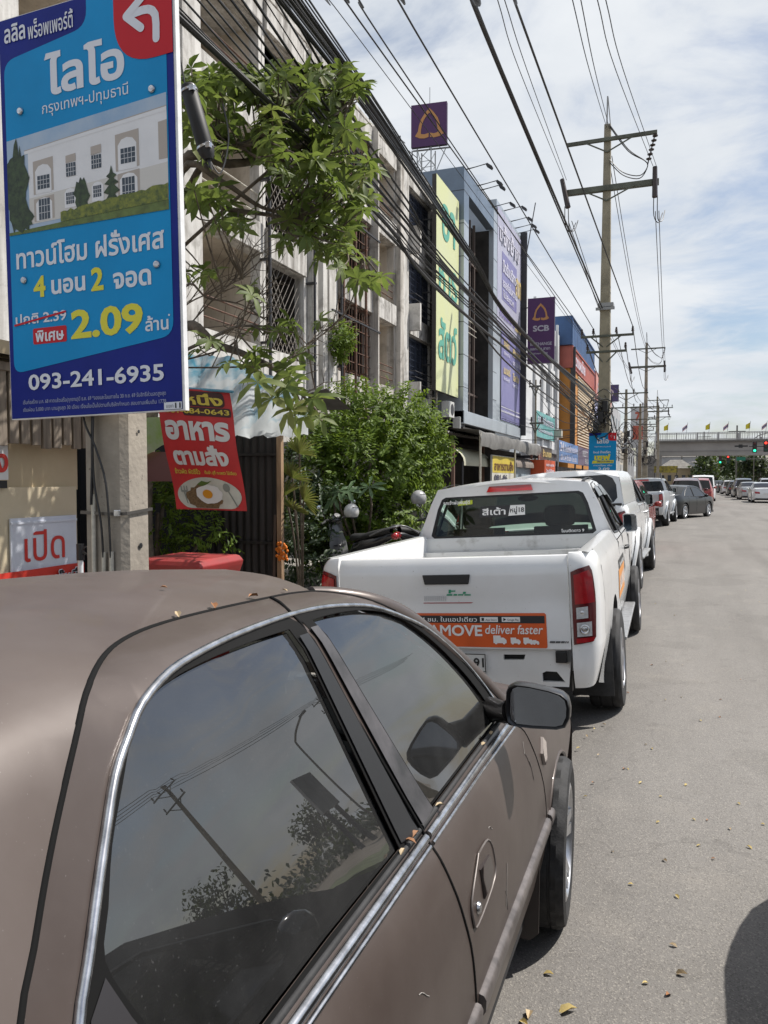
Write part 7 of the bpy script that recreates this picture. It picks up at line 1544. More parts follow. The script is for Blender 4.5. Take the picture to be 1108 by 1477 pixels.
for i, (x, k) in enumerate(((-2.0,'y'),(.7,'t'),(3.8,'y'),(6.3,'t'),(9.2,'y'),(11.4,'t'),(14.6,'y'))):
    nm, lab = ('yellow flag', 'yellow flag on a short pole along the footbridge railing') if k == 'y' else ('striped flag', 'red white and blue striped flag on the footbridge railing')
    t = root('flag', lab, 'flag', (x, 123.95, 8.3), world=True, group=nm+'s on the footbridge')
    a = MB(); a.bar((x+.5, 123.95, 7.6), (x+.8, 123.95, 10.1), .04); obj('pole', a, IRON, t)
    if k == 'y': a = MB(); a.grid([[(x+.76-u*.6, 123.95+.12*math.sin(u*5+v), 9.9-v*.85-u*.35+.2*v*u) for u in lin(0,1,6)] for v in lin(0,1,5)]); obj('cloth', a, YF, t, smooth=60)
    else:
        P = lambda u, v: (x+.76-u*.7, 123.95+.12*math.sin(u*5+v), 9.85-v*.55-u*.6)
        for nm2, v0, v1, m in (('stripe',0,.17,fr),('stripe',.17,.33,fw_),('stripe',.33,.67,fb),('stripe',.67,.83,fw_),('stripe',.83,1,fr)): a = MB(); a.grid([[P(u, v) for u in lin(0,1,6)] for v in (v0, v1)]); obj(nm2, a, m, t, smooth=60)
# ------------------------------------------------------------------ traffic lights
def signal(label, x, y, z, lit, ax, s=1.0):
    t = root('traffic_light', label, 'traffic light', (x, y, z), world=True, group=None)
    a = MB(); a.box(x-.22*s, x+.22*s, y, y+.2, z-.6*s, z+.6*s); obj('housing', a, BLACK, t, bevel=.03)
    for k, (nm, c) in enumerate((('red_lamp', (1,.05,.03)), ('amber_lamp', (.5,.25,.02)), ('green_lamp', (.03,.9,.45)))):
        on = lit == nm; m = mat(nm+('_lit' if on else '_off'), c if on else tuple(v*.06+.005 for v in c), .3, emit=c if on else None, estr=1.4)
        a = MB(); a.lathe([(.0,.05),(.10*s,.04),(.14*s,.0)], (x, y, z+(1-k)*.38*s), (0,-1,0), 14); obj(nm, a, m, t, smooth=50)
    return t
signal('nearest traffic light showing green, hung over the road at the right', 6.0, 70, 4.32, 'green_lamp', 1, .75); signal('nearest traffic light showing red, at the right edge of the footbridge', 6.82, 70, 4.36, 'red_lamp', 1, .75)
signal('far traffic light showing green, below the footbridge girder', 5.45, 111.5, 4.22, 'green_lamp', 1, .85); signal('far traffic light showing red, below the footbridge girder', 6.4, 111.5, 4.28, 'red_lamp', 1, .85)
t = root('signal_mast', 'dark mast carrying the nearest traffic lights from the right', 'mast', (11.5, 70.2, 0), world=True); a = MB(); a.tube([(11.5,70.25,-.1),(11.5,70.25,5.6)], .1, 10); a.tube([(11.5,70.25,4.4),(5.6,70.25,4.4)], .05, 8); obj('post', a, IRON, t, smooth=50); a = MB(); a.box(4.5,5.5,70.2,70.3,4.36,4.48); a.box(4.8,5.1,70.15,70.3,4.28,4.56); obj('side_signal', a, BLACK, t)
t = root('signal_mast', 'slim grey mast carrying the far traffic lights and a small green sign', 'mast', (13.5, 111.8, 0), world=True); a = MB(); a.tube([(13.5,111.8,-.1),(13.5,111.8,6)], .1, 8); a.tube([(13.5,111.8,4.3),(5.2,111.8,4.3)], .05, 6); obj('post', a, DKC, t); a = MB(); a.box(7.4,8.5,111.6,111.7,4.1,4.55); obj('green_sign', a, mat('road_green', (.01,.16,.10), .5), t)

# ------------------------------------------------------------------ far background at the junction
for x, y, h, lab in ((9.3,140,14,'thin far pole in the middle of the gap under the footbridge'),(13.8,150,12,'thin far pole near the right end of the footbridge gap'),(5.2,170,15,'thin far mast left of the far green trees'),(1.0,165,12,'thin far pole over the white far building'),(18,160,14,'thin far pole at the right edge behind the dark tree')):
    t = root('street_pole', lab, 'pole', (x, y, -.28), world=True); a = MB(); a.tube([(x,y,-.3),(x,y,h*.75)], .14, 6); obj('post', a, DKC, t); a = MB(); a.bar((x-1.3,y,h*.68),(x+1.3,y,h*.68),.12); obj('crossarm', a, ARM, t)
for x, y, s, lab in ((13.2,100,1,'curved street lamp to the right of the queueing cars'),(11.5,135,-1,'far curved street lamp over the junction')):
    t = root('street_lamp', lab, 'street lamp', (x, y, 0), world=True); a = MB(); a.tube(spl([(x,y,-.2),(x,y,7),(x-.3*s,y,8.3),(x-1.8*s,y,8.9)], 6), .08, 6); obj('post', a, DKC, t); a = MB(); a.box(x-2.4*s if s > 0 else x+1.8, x-1.8*s if s > 0 else x+2.4, y-.15, y+.15, 8.82, 8.96); obj('lamp_head', a, IRON, t)
for nm, lab, x0, x1, y, h, c in (('white_factory','long white low building far beyond the junction', 3, 22, 210, 5.8, (.45,.45,.45)), ('grey_warehouse','grey far warehouse behind the white low building', -6, 14, 240, 8.0, (.30,.30,.31)), ('small_shop','tan far shop under the footbridge at the left', -3.0, 3.0, 150, 3.6, (.32,.26,.17)), ('white_house','small white far house with a pitched top above the parked cars', 8.0, 14.0, 200, 8.6, (.6,.6,.6))):
    t = root(nm, lab, 'building', ((x0+x1)/2, y, -.28), world=True); a = MB(); a.box(x0, x1, y, y+12, -.3, h); obj('wall', a, mat(nm+'_wall', c, .8, var=.15, vscale=.3), t); a = MB(); a.add([(x0-.3,y-.3,h),(x1+.3,y-.3,h),((x0+x1)/2+1,y+3,h+1.6),((x0+x1)/2-1,y+3,h+1.6)], [(0,1,2,3)]); obj('roof', a, DKC, t)
    a = MB()
    for i in range(5): xx = x0+(x1-x0)*(i+.3)/5; a.box(xx, xx+(x1-x0)*.1, y-.05, y, h*.35, h*.65)
    obj('window', a, WGL, t)
t, f, o, ux = frame_sign('yellow_shop_sign', 'small far yellow and black sign left under the footbridge', 'sign', (-3.2, 122, 2.6), (1,0,0), 3.4, 1.0, .1, mat('sign_ochre', (.45,.36,.04), .5, col2=(.08,.07,.03), vscale=2.5), EDGE); a = MB(); a.box(-3.1,-3.0,122.1,122.2,-.1,2.6); a.box(0,.1,122.1,122.2,-.1,2.6); obj('post', a, IRON, t)
# ------------------------------------------------------------------ leaves
def leafmat(name, c1, c2, trans=.35, rough=.45, c3=None):
    m = bpy.data.materials.new(name); m.use_nodes = True; nt = m.node_tree; N = nt.nodes; L = nt.links; p = N['Principled BSDF']
    g = N.new('ShaderNodeNewGeometry'); cr = N.new('ShaderNodeValToRGB'); L.new(g.outputs['Random Per Island'], cr.inputs[0])
    cr.color_ramp.elements[0].color = (*c1, 1); cr.color_ramp.elements[1].color = (*c2, 1)
    if c3: e = cr.color_ramp.elements.new(.93); e.color = (*c2, 1); cr.color_ramp.elements[-1].color = (*c3, 1)
    L.new(cr.outputs[0], p.inputs['Base Color']); p.inputs['Roughness'].default_value = rough
    t = N.new('ShaderNodeBsdfTranslucent'); mx = N.new('ShaderNodeMix'); mx.data_type = 'RGBA'; mx.inputs['Factor'].default_value = .5; L.new(cr.outputs[0], mx.inputs['A']); mx.inputs['B'].default_value = (.22,.30,.05,1); L.new(mx.outputs['Result'], t.inputs[0])
    ms = N.new('ShaderNodeMixShader'); ms.inputs[0].default_value = trans; L.new(p.outputs[0], ms.inputs[1]); L.new(t.outputs[0], ms.inputs[2]); L.new(ms.outputs[0], N['Material Output'].inputs[0])
    return m
BARK = mat('bark', (.13,.105,.08), .9, var=.4, vscale=9, bump=.4, bscale=40); TWIG = mat('twig', (.10,.08,.06), .9)
def leaf(a, base, d, n, L_, w, droop=.25):
    """one folded leaf from base along d, upper side n"""
    d = d.normalized(); s = d.cross(n).normalized(); n = s.cross(d).normalized()
    P = [base]
    def pt(t, k, up): return base+d*(L_*t)+s*(w*k)+n*(up-droop*L_*t*t)
    vs = [base, pt(.36,-.36,.010), pt(.36,0,0), pt(.36,.36,.010), pt(.74,-.5,.010), pt(.74,0,0), pt(.74,.5,.010), pt(1,0,0)]
    a.add(vs, [(0,1,2),(0,2,3),(1,4,5,2),(2,5,6,3),(4,7,5),(5,7,6)])
def rnd(): 
    while True:
        v = Vector((random.uniform(-1,1), random.uniform(-1,1), random.uniform(-1,1)))
        if .05 < v.length < 1: return v.normalized()
def whorl(a, c, ax, n, L_, w, spread=1.0, droop=.35):
    ax = ax.normalized(); u = ax.orthogonal().normalized(); v = ax.cross(u); ph = random.uniform(0, 6.28)
    for k in range(n):
        th = ph+6.283*k/n+random.uniform(-.2,.2); o = u*math.cos(th)+v*math.sin(th)
        leaf(a, c, o*spread+ax*random.uniform(.1,.5), ax+o*.1, L_*random.uniform(.75,1.15), w*random.uniform(.85,1.15), droop*random.uniform(.4,1.5))
def near_tree():
    random.seed(12)
    base = Vector((-5.2, 6.6, -.1))
    t = root('broadleaf_tree', 'whorled broadleaf tree reaching bare and leafy branches out from behind the blue board', 'tree', tuple(base), world=True)
    a = MB(); a.tube(spl([tuple(base), (-5.25,6.6,1.5), (-5.1,6.65,3.0), (-5.0,6.7,4.4), (-5.2,6.8,6.4)], 5), [.17-.0045*i for i in range(21)], 10); obj('trunk', a, BARK, t, smooth=60)
    lf = leafmat('broad_leaf', (.080,.120,.026), (.165,.205,.052), .44, .6, (.23,.24,.08)); a = MB(); br = MB()
    fork = Vector((-5.05, 6.7, 3.9)); low = Vector((-5.12, 6.65, 2.9))
    limbs = []
    def limb(start, pts, r0):
        P = spl([tuple(start)]+[tuple(atd(*p)) for p in pts], 5); n = len(P); br.tube(P, [r0*(1-.8*i/(n-1)) for i in range(n)], 7); limbs.append([Vector(p) for p in P]); return P
    limb(fork, [(262,236,6.6),(330,236,6.5),(385,228,6.6),(440,205,6.9),(500,150,7.2)], .055)
    limb(fork+Vector((0,0,-.1)), [(262,247,6.5),(320,262,6.4),(380,300,6.5),(440,310,6.8)], .04)
    limb(fork+Vector((0,0,.6)), [(270,170,6.3),(300,130,6.2),(345,105,6.3)], .035)
    limb(fork+Vector((0,0,.2)), [(300,225,6.3),(360,205,6.3),(400,150,6.5),(430,110,6.8)], .035)
    limb(fork, [(262,292,6.6),(330,302,6.5),(400,312,6.7),(470,330,7.0),(525,370,7.2)], .032)
    limb(fork, [(430,215,6.9),(480,245,7.0),(510,280,7.1)], .02)
    limb(low, [(268,470,6.6),(310,496,6.4),(350,510,6.4),(400,535,6.6),(455,590,6.7)], .055)
    limb(low, [(300,490,6.4),(350,470,6.3),(420,478,6.8),(445,500,6.9)], .018)
    limb(low+Vector((0,0,.1)), [(265,415,6.5),(300,430,6.4),(350,440,6.5),(395,470,6.8)], .014); limb(low+Vector((0,0,.2)), [(262,445,6.5),(310,420,6.3),(350,402,6.3)], .010); limb(low, [(330,500,6.4),(345,455,6.3),(380,425,6.5)], .010); limb(low, [(380,527,6.5),(440,500,6.9),(480,470,7.0)], .010); limb(low, [(300,440,6.4),(330,412,6.3),(352,398,6.4)], .008)
    B = [(300,110,40,25,6.0,8),(345,120,40,35,6.2,11),(405,140,50,45,6.5,22),(465,130,45,42,6.9,19),(506,128,20,28,7.1,8),(345,190,60,32,6.2,15),(420,215,60,40,6.5,21),(478,200,42,45,6.9,15),(300,200,38,36,5.8,7),(440,262,50,35,6.7,15),(500,280,28,45,7.0,13),(470,320,38,38,6.9,15),(480,368,24,24,6.9,8),(530,392,22,20,7.2,6),(300,285,38,20,6.0,6),(340,322,28,14,6.2,5),(420,325,35,25,6.6,8),(275,150,12,40,5.7,5),(528,265,12,40,7.1,6),
         (300,505,30,22,6.3,7),(340,520,42,26,6.4,11),(400,545,38,26,6.5,9),(445,590,26,30,6.4,7),(470,580,30,40,6.8,7),(360,462,26,22,6.5,4),(430,480,38,40,6.9,8),(395,505,40,30,6.6,8),(300,395,40,20,6.6,3),(355,425,8,10,6.3,2),(440,555,30,20,6.5,5)]
    cs = []
    for u, v, ru, rv, d, n in B:
        for _ in range(int(n*(1.6 if v < 450 else .4))):
            th, q = random.uniform(0, 6.28), math.sqrt(random.random()); cs.append((atd(u+ru*q*math.cos(th), v+rv*q*math.sin(th), d+random.uniform(-.6,.7)), v > 450))
    for c, lowp in cs:
        ax = Vector((random.uniform(-.55,.55), random.uniform(-.7,.35), random.uniform(.1,1)))
        whorl(a, c, ax, random.choice((6,7,7,8)), .148 if not lowp else .15, .054, 1.0, .65)
        P = min((min(l, key=lambda p: (p-c).length) for l in limbs), key=lambda p: (p-c).length)
        if (P-c).length < 1.6: mid = P.lerp(c, .5)+Vector((random.uniform(-.08,.08), random.uniform(-.08,.08), -.05)); br.tube(spl([tuple(P), tuple(mid), tuple(c)], 3), [.010-.0009*i for i in range(7)], 5)
    for u, v in ((392,575),(420,592),(440,600),(412,560),(372,552),(452,575)): whorl(a, atd(u, v, 5.6), Vector((random.uniform(-.3,.3), -.6, .6)), 7, .17, .062, 1.0, .7)
    for l in limbs[6:]:                  # bare twigs
        for _ in range(7):
            p = random.choice(l[3:]); q = p+Vector((random.uniform(.0,.45), random.uniform(-.2,.3), random.uniform(-.1,.5))); m = p.lerp(q, .5)+Vector((0,0,.05)); br.tube([p, m, q], [.006,.004,.002], 5)
            for _ in range(2): e = m+Vector((random.uniform(-.1,.3), random.uniform(-.2,.2), random.uniform(.0,.3))); br.tube([m, e], [.0035,.0015], 4)
    obj('branches', br, BARK, t, smooth=60); obj('foliage', a, lf, t, smooth=60)
near_tree()
def bush(name, label, lumps, n, L_, w, m, stem, seed, core=True, cat='bush', up=.5):
    random.seed(seed); t = root(name, label, cat, stem, world=True); a = MB(); st = MB(); S_ = Vector(stem)
    tot = sum(r[1]*r[2]*r[3] for r in lumps) if lumps else 1
    for c, rx, ry, rz in lumps:
        st.tube(spl([tuple(S_+Vector((random.uniform(-.2,.2), random.uniform(-.2,.2), 0))), tuple(S_.lerp(c, .5)+Vector((0,0,.1))), tuple(c)], 4), .022, 6)
        k = int(n*(rx*ry*rz)**.67/sum((q[1]*q[2]*q[3])**.67 for q in lumps))
        tw = max(1, k//9)
        for _ in range(tw):              # sprays of leaves along short twigs
            d = rnd(); q = random.uniform(.55, 1.06); b = c+Vector((d.x*rx, d.y*ry, d.z*rz))*q
            td = (d+Vector((0,0,.35))+rnd()*.5).normalized(); ln = L_*random.uniform(2.0,3.6); nn = (Vector((0,0,1))*up+d*.6+rnd()*.35).normalized(); sd = td.cross(nn).normalized()
            for j in range(9):
                f = j/9; p = b+td*ln*(f-.4); leaf(a, p, td*.7+sd*(1 if j % 2 else -1)*.9+rnd()*.25, nn+rnd()*.25, L_*random.uniform(.7,1.2), w, .3)
    obj('stems', st, BARK, t, smooth=60); obj('foliage', a, m, t, smooth=60)
    return t
def V(u, v, d):
    if u > 430: u = 428+(u-430)*.90
    return atd(u, v, d*1.40)
BUSHL = leafmat('bush_leaf', (.058,.105,.009), (.145,.225,.016), .40, .6, (.22,.29,.02)); DKL = leafmat('shade_dark_leaf', (.010,.025,.007), (.028,.055,.012), .2, .5)  # second leaf colour made darker to stand for shade inside the bush
bush('dense_bush', 'big dense green bush between the tin shed and the white pickup', [(V(545,600,10.2),0.77,0.73,0.59),(V(500,640,10),0.63,0.73,0.63),(V(590,625,10.4),0.70,0.73,0.59),(V(625,650,10.8),0.59,0.73,0.59),(V(470,670,9.8),0.59,0.73,0.56),(V(550,665,9.8),0.98,0.73,0.63),(V(610,690,10.4),0.70,0.73,0.63),(V(640,665,11),0.42,0.61,0.70),(V(480,720,9.9),0.70,0.61,0.56),(V(560,735,10),1.13,0.73,0.70),(V(455,755,9.8),0.63,0.61,0.63),(V(520,790,10),1.13,0.73,0.70),(V(460,640,9.9),0.42,0.48,0.42),(V(600,590,10.4),0.50,0.61,0.42),(V(630,610,10.9),0.42,0.61,0.42),(V(518,575,10.4),0.39,0.48,0.35),(V(652,640,11.2),0.31,0.48,0.42)], 18500, .11, .048, BUSHL, (-6.0, 13.7, -.05), 41)
bush('dark_shrub', 'shrub with shade painted into its dark leaves, behind the motorcycles under the big bush', [(V(440,740,9.3),0.70,0.61,0.77),(V(520,760,10.6),1.26,0.61,0.85),(V(430,800,9),0.70,0.48,0.70),(V(590,770,10.9),0.98,0.61,0.98),(V(432,680,9.6),0.50,0.48,0.56)], 6500, .11, .048, DKL, (-6.6, 13.8, -.05), 43)
bush('dark_shrub', 'small dark shrub in the gap between the concrete pole and the red food banner', [(atd(228,740,8.3),.34,.3,.55),(atd(290,775,8.4),.4,.3,.4),(atd(238,700,8.4),.22,.3,.28)], 1500, .07, .03, BUSHL, (-5.5, 7.1, -.2), 44)
bush('facade_shrub', 'small shrub sprouting from the stained shophouse wall by a rusty pipe', [(atx(493,487,-9.5),.32,.45,.42),(atx(490,505,-9.6),.2,.3,.3)], 1100, .13, .05, BUSHL, tuple(atx(493,518,-9.75)), 45, cat='plant')
# frangipani-like whorls in front of the dark shrub
random.seed(46); t = root('frangipani', 'pale long leaved plant standing out against the dark shrub above the motorcycle', 'plant', (-5.4, 13.2, -.05), world=True); a = MB(); st = MB(); PALE = leafmat('pale_leaf', (.07,.13,.05), (.12,.19,.09), .3)
for u, v in ((502,708),(533,703),(480,714),(488,709)): c = atd(u, v, 12.9); whorl(a, c, Vector((.1,-.7,.6)), 7, .30, .07, 1, .6); st.tube([(-5.4,13.2,-.05), tuple(c-Vector((0,-.1,.3))), tuple(c)], [.03,.02,.012], 6)
obj('stem', st, BARK, t); obj('foliage', a, PALE, t, smooth=60)
# fan palm with yellowing fronds
t = root('fan_palm', 'small palm with yellowing fronds right of the wooden post', 'palm', (-4.35, 8.6, -.2), world=True); a = MB(); st = MB(); random.seed(47)
for u, v, ax in ((422,690,(.3,-.5,.8)),(432,655,(.3,-.4,.9)),(412,715,(-.2,-.6,.7)),(438,722,(.6,-.5,.5)),(425,735,(.1,-.7,.4))):
    c = atd(u, v, 8.6); A_x = Vector(ax).normalized(); s_ = A_x.cross(Vector((0,-1,.2))).normalized()
    for k in range(17): th = -1.25+2.5*k/16; leaf(a, c, A_x*math.cos(th)+s_*math.sin(th), Vector((0,-1,.4)), random.uniform(.19,.27), .024, .25)
    st.tube(spl([(-4.35,8.6,-.2), tuple(Vector((-4.35,8.6,.4)).lerp(c, .5)), tuple(c)], 4), .012, 5)
obj('stem', st, BARK, t); obj('fronds', a, leafmat('palm_leaf', (.10,.13,.03), (.24,.20,.07), .3), t, smooth=60)
a = MB(); a.box(-9.5,-5.2,16.0,16.15,-.1,2.6); obj('garden_wall', a, DKC, label='low grey concrete wall behind the palm and the bush', cat='wall')

# ------------------------------------------------------------------ scooters (x right, y forward)
SCB_ = mat('scooter_black', (.016,.016,.018), .25, coat=.5); SCG = mat('scooter_grey', (.16,.16,.165), .35, .3)
def scooter(label, loc, rot):
    t = root('scooter', label, 'motorcycle', loc, rot, 'motorcycles parked in front of the bush')
    for y, nm in ((.66,'front_wheel'), (-.60,'rear_wheel')):
        a = MB(); a.lathe([(.17,-.03),(.24,-.045),(.275,-.03),(.285,0),(.275,.03),(.24,.045),(.17,.03)], (0,y,.285), (1,0,0), 32, True); w = obj(nm, a, RUBBER, t, smooth=50)
        a = MB(); a.lathe([(.17,-.03),(.155,0),(.17,.03)], (0,y,.285), (1,0,0), 28); a.lathe([(.05,-.05),(.05,.05)], (0,y,.285), (1,0,0), 12)
        for k in range(6): th = k*1.047; a.bar((0,y+.05*math.cos(th),.285+.05*math.sin(th)), (0,y+.165*math.cos(th),.285+.165*math.sin(th)), .02)
        obj('rim', a, SCG, w)
    a = MB()
    for s in (-1, 1): a.tube([(s*.06,.66,.285),(s*.06,.52,.62),(s*.05,.44,.82)], .02, 8)
    obj('fork', a, SCG, t, smooth=50)
    a = MB(); a.grid([[(x*w, y+.06*abs(x), z) for x in lin(-1,1,9)] for y, z, w in ((.34,.30,.16),(.36,.45,.19),(.38,.62,.18),(.40,.78,.13),(.43,.92,.12),(.46,.98,.10))]); a.grid([[(x*w, y+.0-.08*abs(x), z) for x in lin(-1,1,9)] for y, z, w in ((.52,.45,.14),(.55,.62,.15),(.53,.80,.13),(.49,.95,.10))]); obj('leg_shield', a, SCG, t, smooth=50)
    a = MB(); a.grid([[(x*.16*(1-.25*abs(v)), .62+v*.26, .58+.07*(1-v*v)*(1-x*x)) for x in lin(-1,1,7)] for v in lin(-1,1,8)]); obj('mudguard', a, SCB_, t, smooth=60)
    a = MB(); a.grid([[(w*math.sin(th), y, z+h*math.cos(th)) for th in lin(0,6.283,13)] for y, z, w, h in ((.30,.36,.05,.05),(.15,.38,.10,.08),(-.05,.55,.13,.13),(-.30,.66,.14,.12),(-.60,.72,.12,.09),(-.82,.79,.08,.06),(-.92,.82,.02,.02))]); obj('body', a, SCB_, t, smooth=60)
    a = MB(); a.grid([[(w*math.sin(th), y, z+.055*math.cos(th)) for th in lin(0,6.283,13)] for y, z, w in ((.06,.72,.05),(.0,.74,.12),(-.25,.755,.14),(-.42,.80,.14),(-.72,.86,.11),(-.86,.88,.04))]); obj('seat', a, mat('scooter_seat', (.018,.018,.018), .7), t, smooth=60)
    a = MB(); a.tube(spl([(.13,-.5,.80),(.13,-.85,.92),(0,-.98,.95),(-.13,-.85,.92),(-.13,-.5,.80)], 5), .014, 7); obj('grab_rail', a, SCG, t, smooth=60)
    a = MB(); a.ball((0,-.93,.80), .07, .05, .055, 12, 8); obj('tail_light', a, REDLENS, t, smooth=60)
    a = MB(); a.obox((0,-.985,.60), (.095,0,0), (0,.02,-.007), (0,.03,.075)); obj('number_plate', a, mat('plate_white', (.62,.62,.60), .4), t)
    a = MB(); a.grid([[(x*.06, y, z+.03*(1-x*x)) for x in lin(-1,1,5)] for y, z in ((-.72,.64),(-.88,.58),(-1.0,.50))]); obj('rear_guard', a, SCB_, t, smooth=60)
    a = MB(); a.tube(spl([(-.36,.36,.99),(-.22,.42,1.02),(0,.44,1.0),(.22,.42,1.02),(.36,.36,.99)], 5), .016, 8); hb = obj('handlebar', a, SCB_, t, smooth=60)
    a = MB(); a.ball((0,.47,1.0), .14, .12, .085, 14, 8); obj('headlight_cowl', a, SCB_, hb, smooth=60); a = MB(); a.lathe([(.0,.012),(.055,.01),(.06,0)], (0,.40,1.065), (0,-.6,.8), 16); obj('instrument', a, SCG, hb)
    for s in (-1, 1):
        a = MB(); a.tube([(s*.25,.42,1.02),(s*.27,.42,1.14),(s*.33,.40,1.22)], .007, 6); a.ball((s*.36,.40,1.25), .065, .015, .042, 12, 8); obj('mirror', a, SCB_ , hb, smooth=60); a = MB(); a.ball((s*.36,.388,1.25), .055, .006, .034, 12, 6); obj('mirror_glass', a, mat('bike_mirror', (.75,.8,.85), .05, 1.0), hb, smooth=60)
        a = MB(); a.tube([(s*.27,.395,1.0),(s*.385,.355,.985)], .02, 8); obj('grip', a, RUBBER, hb, smooth=50)
    a = MB(); a.tube([(.16,-.15,.25),(.17,-.45,.28),(.17,-.78,.36)], [.03,.05,.055], 10); obj('exhaust', a, SCG, t, smooth=60)
    a = MB(); a.box(-.12,.12,-.28,.05,.18,.42); obj('engine', a, SCG, t, bevel=.03); a = MB(); a.bar((-.12,-.1,.2),(-.2,-.22,.0),.02); obj('stand', a, SCG, t)
    return t
pA, pB = atd(560,775,11.9), atd(478,765,12.9); hd = math.atan2(-(pB.x-pA.x), pB.y-pA.y)
mid = Vector(((pA.x+pB.x)/2, (pA.y+pB.y)/2, 0)); gzz = gz(mid.x, mid.y)-.0
sc1 = scooter('black scooter with a white helmet on its handlebar, in front of the big bush', (mid.x, mid.y, .08), (0, R(-6), hd))
M2 = atd(612,760,12.3); sc2 = dup(sc1, (M2.x+.02, M2.y+.3, .08), (0, R(-5), R(-12)), 'black scooter mostly hidden behind the left edge of the white pickup cab')
def helmet(label, c, m):
    t = root('helmet', label, 'helmet', (c[0], c[1], c[2]-.13), world=True)
    a = MB(); rows = []
    for th in lin(.02, 2.25, 10): rows.append([(c[0]+.125*math.sin(th)*math.cos(p), c[1]+.14*math.sin(th)*math.sin(p), c[2]+.135*math.cos(th)) for p in lin(0, 6.283, 21)])
    a.grid(rows); obj('shell', a, m, t, smooth=60)
    a = MB(); a.ball((c[0], c[1], c[2]-.03), .112, .127, .07, 12, 6); obj('lining', a, BLACK, t, smooth=60)
    a = MB(); a.grid([[(c[0]+.128*math.sin(th)*math.cos(p), c[1]+.143*math.sin(th)*math.sin(p), c[2]+.137*math.cos(th)) for p in lin(-1.0,.2,6)] for th in (1.0,1.06)]); obj('stripe', a, BLACK, t, smooth=60)
hw = mat('helmet_white', (.55,.54,.52), .3, coat=.4, var=.12, vscale=9)
helmet('white helmet resting on the handlebar of the nearer scooter', tuple(atd(507,738,12.6)), hw); helmet('pale helmet on the scooter hidden behind the pickup cab', tuple(atd(604,719,12.4)), mat('helmet_grey', (.30,.30,.30), .35, var=.2, vscale=9))
# ------------------------------------------------------------------ fallen leaves on the road and on the brown roof
random.seed(60); LY = [mat('dry_leaf_yellow', (.46,.36,.14), .7, var=.25, vscale=40), mat('dry_leaf_tan', (.40,.31,.19), .7, var=.25, vscale=40), mat('dry_leaf_brown', (.26,.12,.05), .7, var=.25, vscale=40)]
PROT = []
for k in range(3):
    a = MB(); leaf(a, Vector((-.02,0,.004)), Vector((1,0,.08)), Vector((0,0,1)), .05, .028, .25); PROT.append(a)
def litter(p, s, k, rz, lab, grp):
    a = PROT[k]; me = bpy.data.meshes.get('litter_%d' % k)
    if not me:
        me = mesh_of(a, LY[k], 60); me.name = 'litter_%d' % k
    o = bpy.data.objects.new('fallen_leaf', me); COL.objects.link(o); o.location = p; o.rotation_euler = (random.uniform(-.2,.2), random.uniform(-.2,.2), rz); o.scale = (s, s, s); ORIG[o.name] = Vector(); o['label'] = lab; o['category'] = 'leaf'; o['group'] = grp
def ground_at(u, v): d = _ray(u, v); return _C+d*(-1.75/d.z)
for u, v, s in ((941,1081,1.0),(932,1075,.7),(990,1133,.9),(925,1130,1),(900,1110,.9),(855,1130,.8),(950,1187,.8),(1000,1183,.7),(1053,1197,.8),(1080,1223,1),(1009,1221,.8),(960,1243,1),(909,1277,.8),(976,1294,.9),(970,1365,1),(963,1437,1.0),(793,1407,1.2),(763,1467,1.5),(757,1478,1.2),(985,1407,1.5),(822,1460,2.2),(905,1110,.7),(863,1090,.8),(845,1150,.8),(1100,1190,.7),(930,1420,.8),(1030,1240,.7),(884,1230,.6),(1065,1160,.8),(1010,1040,.9),(940,960,1),(905,1000,.9),(985,960,.9),(1040,1010,.8),(960,1010,.8),(872,1046,1),(846,1062,.9),(858,1052,.8),(835,1080,1)):
    p = ground_at(u, v); litter((p.x, p.y, .004), s*.6, random.choice((0,0,0,1,1,2)), random.uniform(0,6.28), 'small dry leaf lying on the road', 'dry leaves scattered on the road')
for _ in range(70):
    x, y = random.uniform(-.25, 2.5), random.uniform(2.5, 16); litter((x, y, .004), random.uniform(.2,.55), random.choice((0,0,1,1,2)), random.uniform(0,6.28), 'small dry leaf lying on the road', 'dry leaves scattered on the road')
for y, s_, sc, k in ((1.46,.668,.55,2),(1.30,.662,.5,2),(1.18,.660,.42,1),(1.35,.82,.3,2),(1.62,.675,.3,1)):
    p = bsurf(y, s_, .006); litter(tuple(p), sc, k, random.uniform(0,6.28), 'small dry leaf on the roof of the brown saloon', 'dry leaves on the brown saloon')
for y, s_, sc, k in ((1.50,.016,.6,2),(1.46,.02,.5,2),(1.66,.012,.5,1),(2.2,.012,.4,1),(2.1,.012,.4,1),(1.42,.018,.4,1)):
    p = bsurf(y, s_, .010); litter(tuple(p), sc, k, random.uniform(0,6.28), 'crumpled dry leaf caught along the window sill of the brown saloon', 'dry leaves in the window sill')

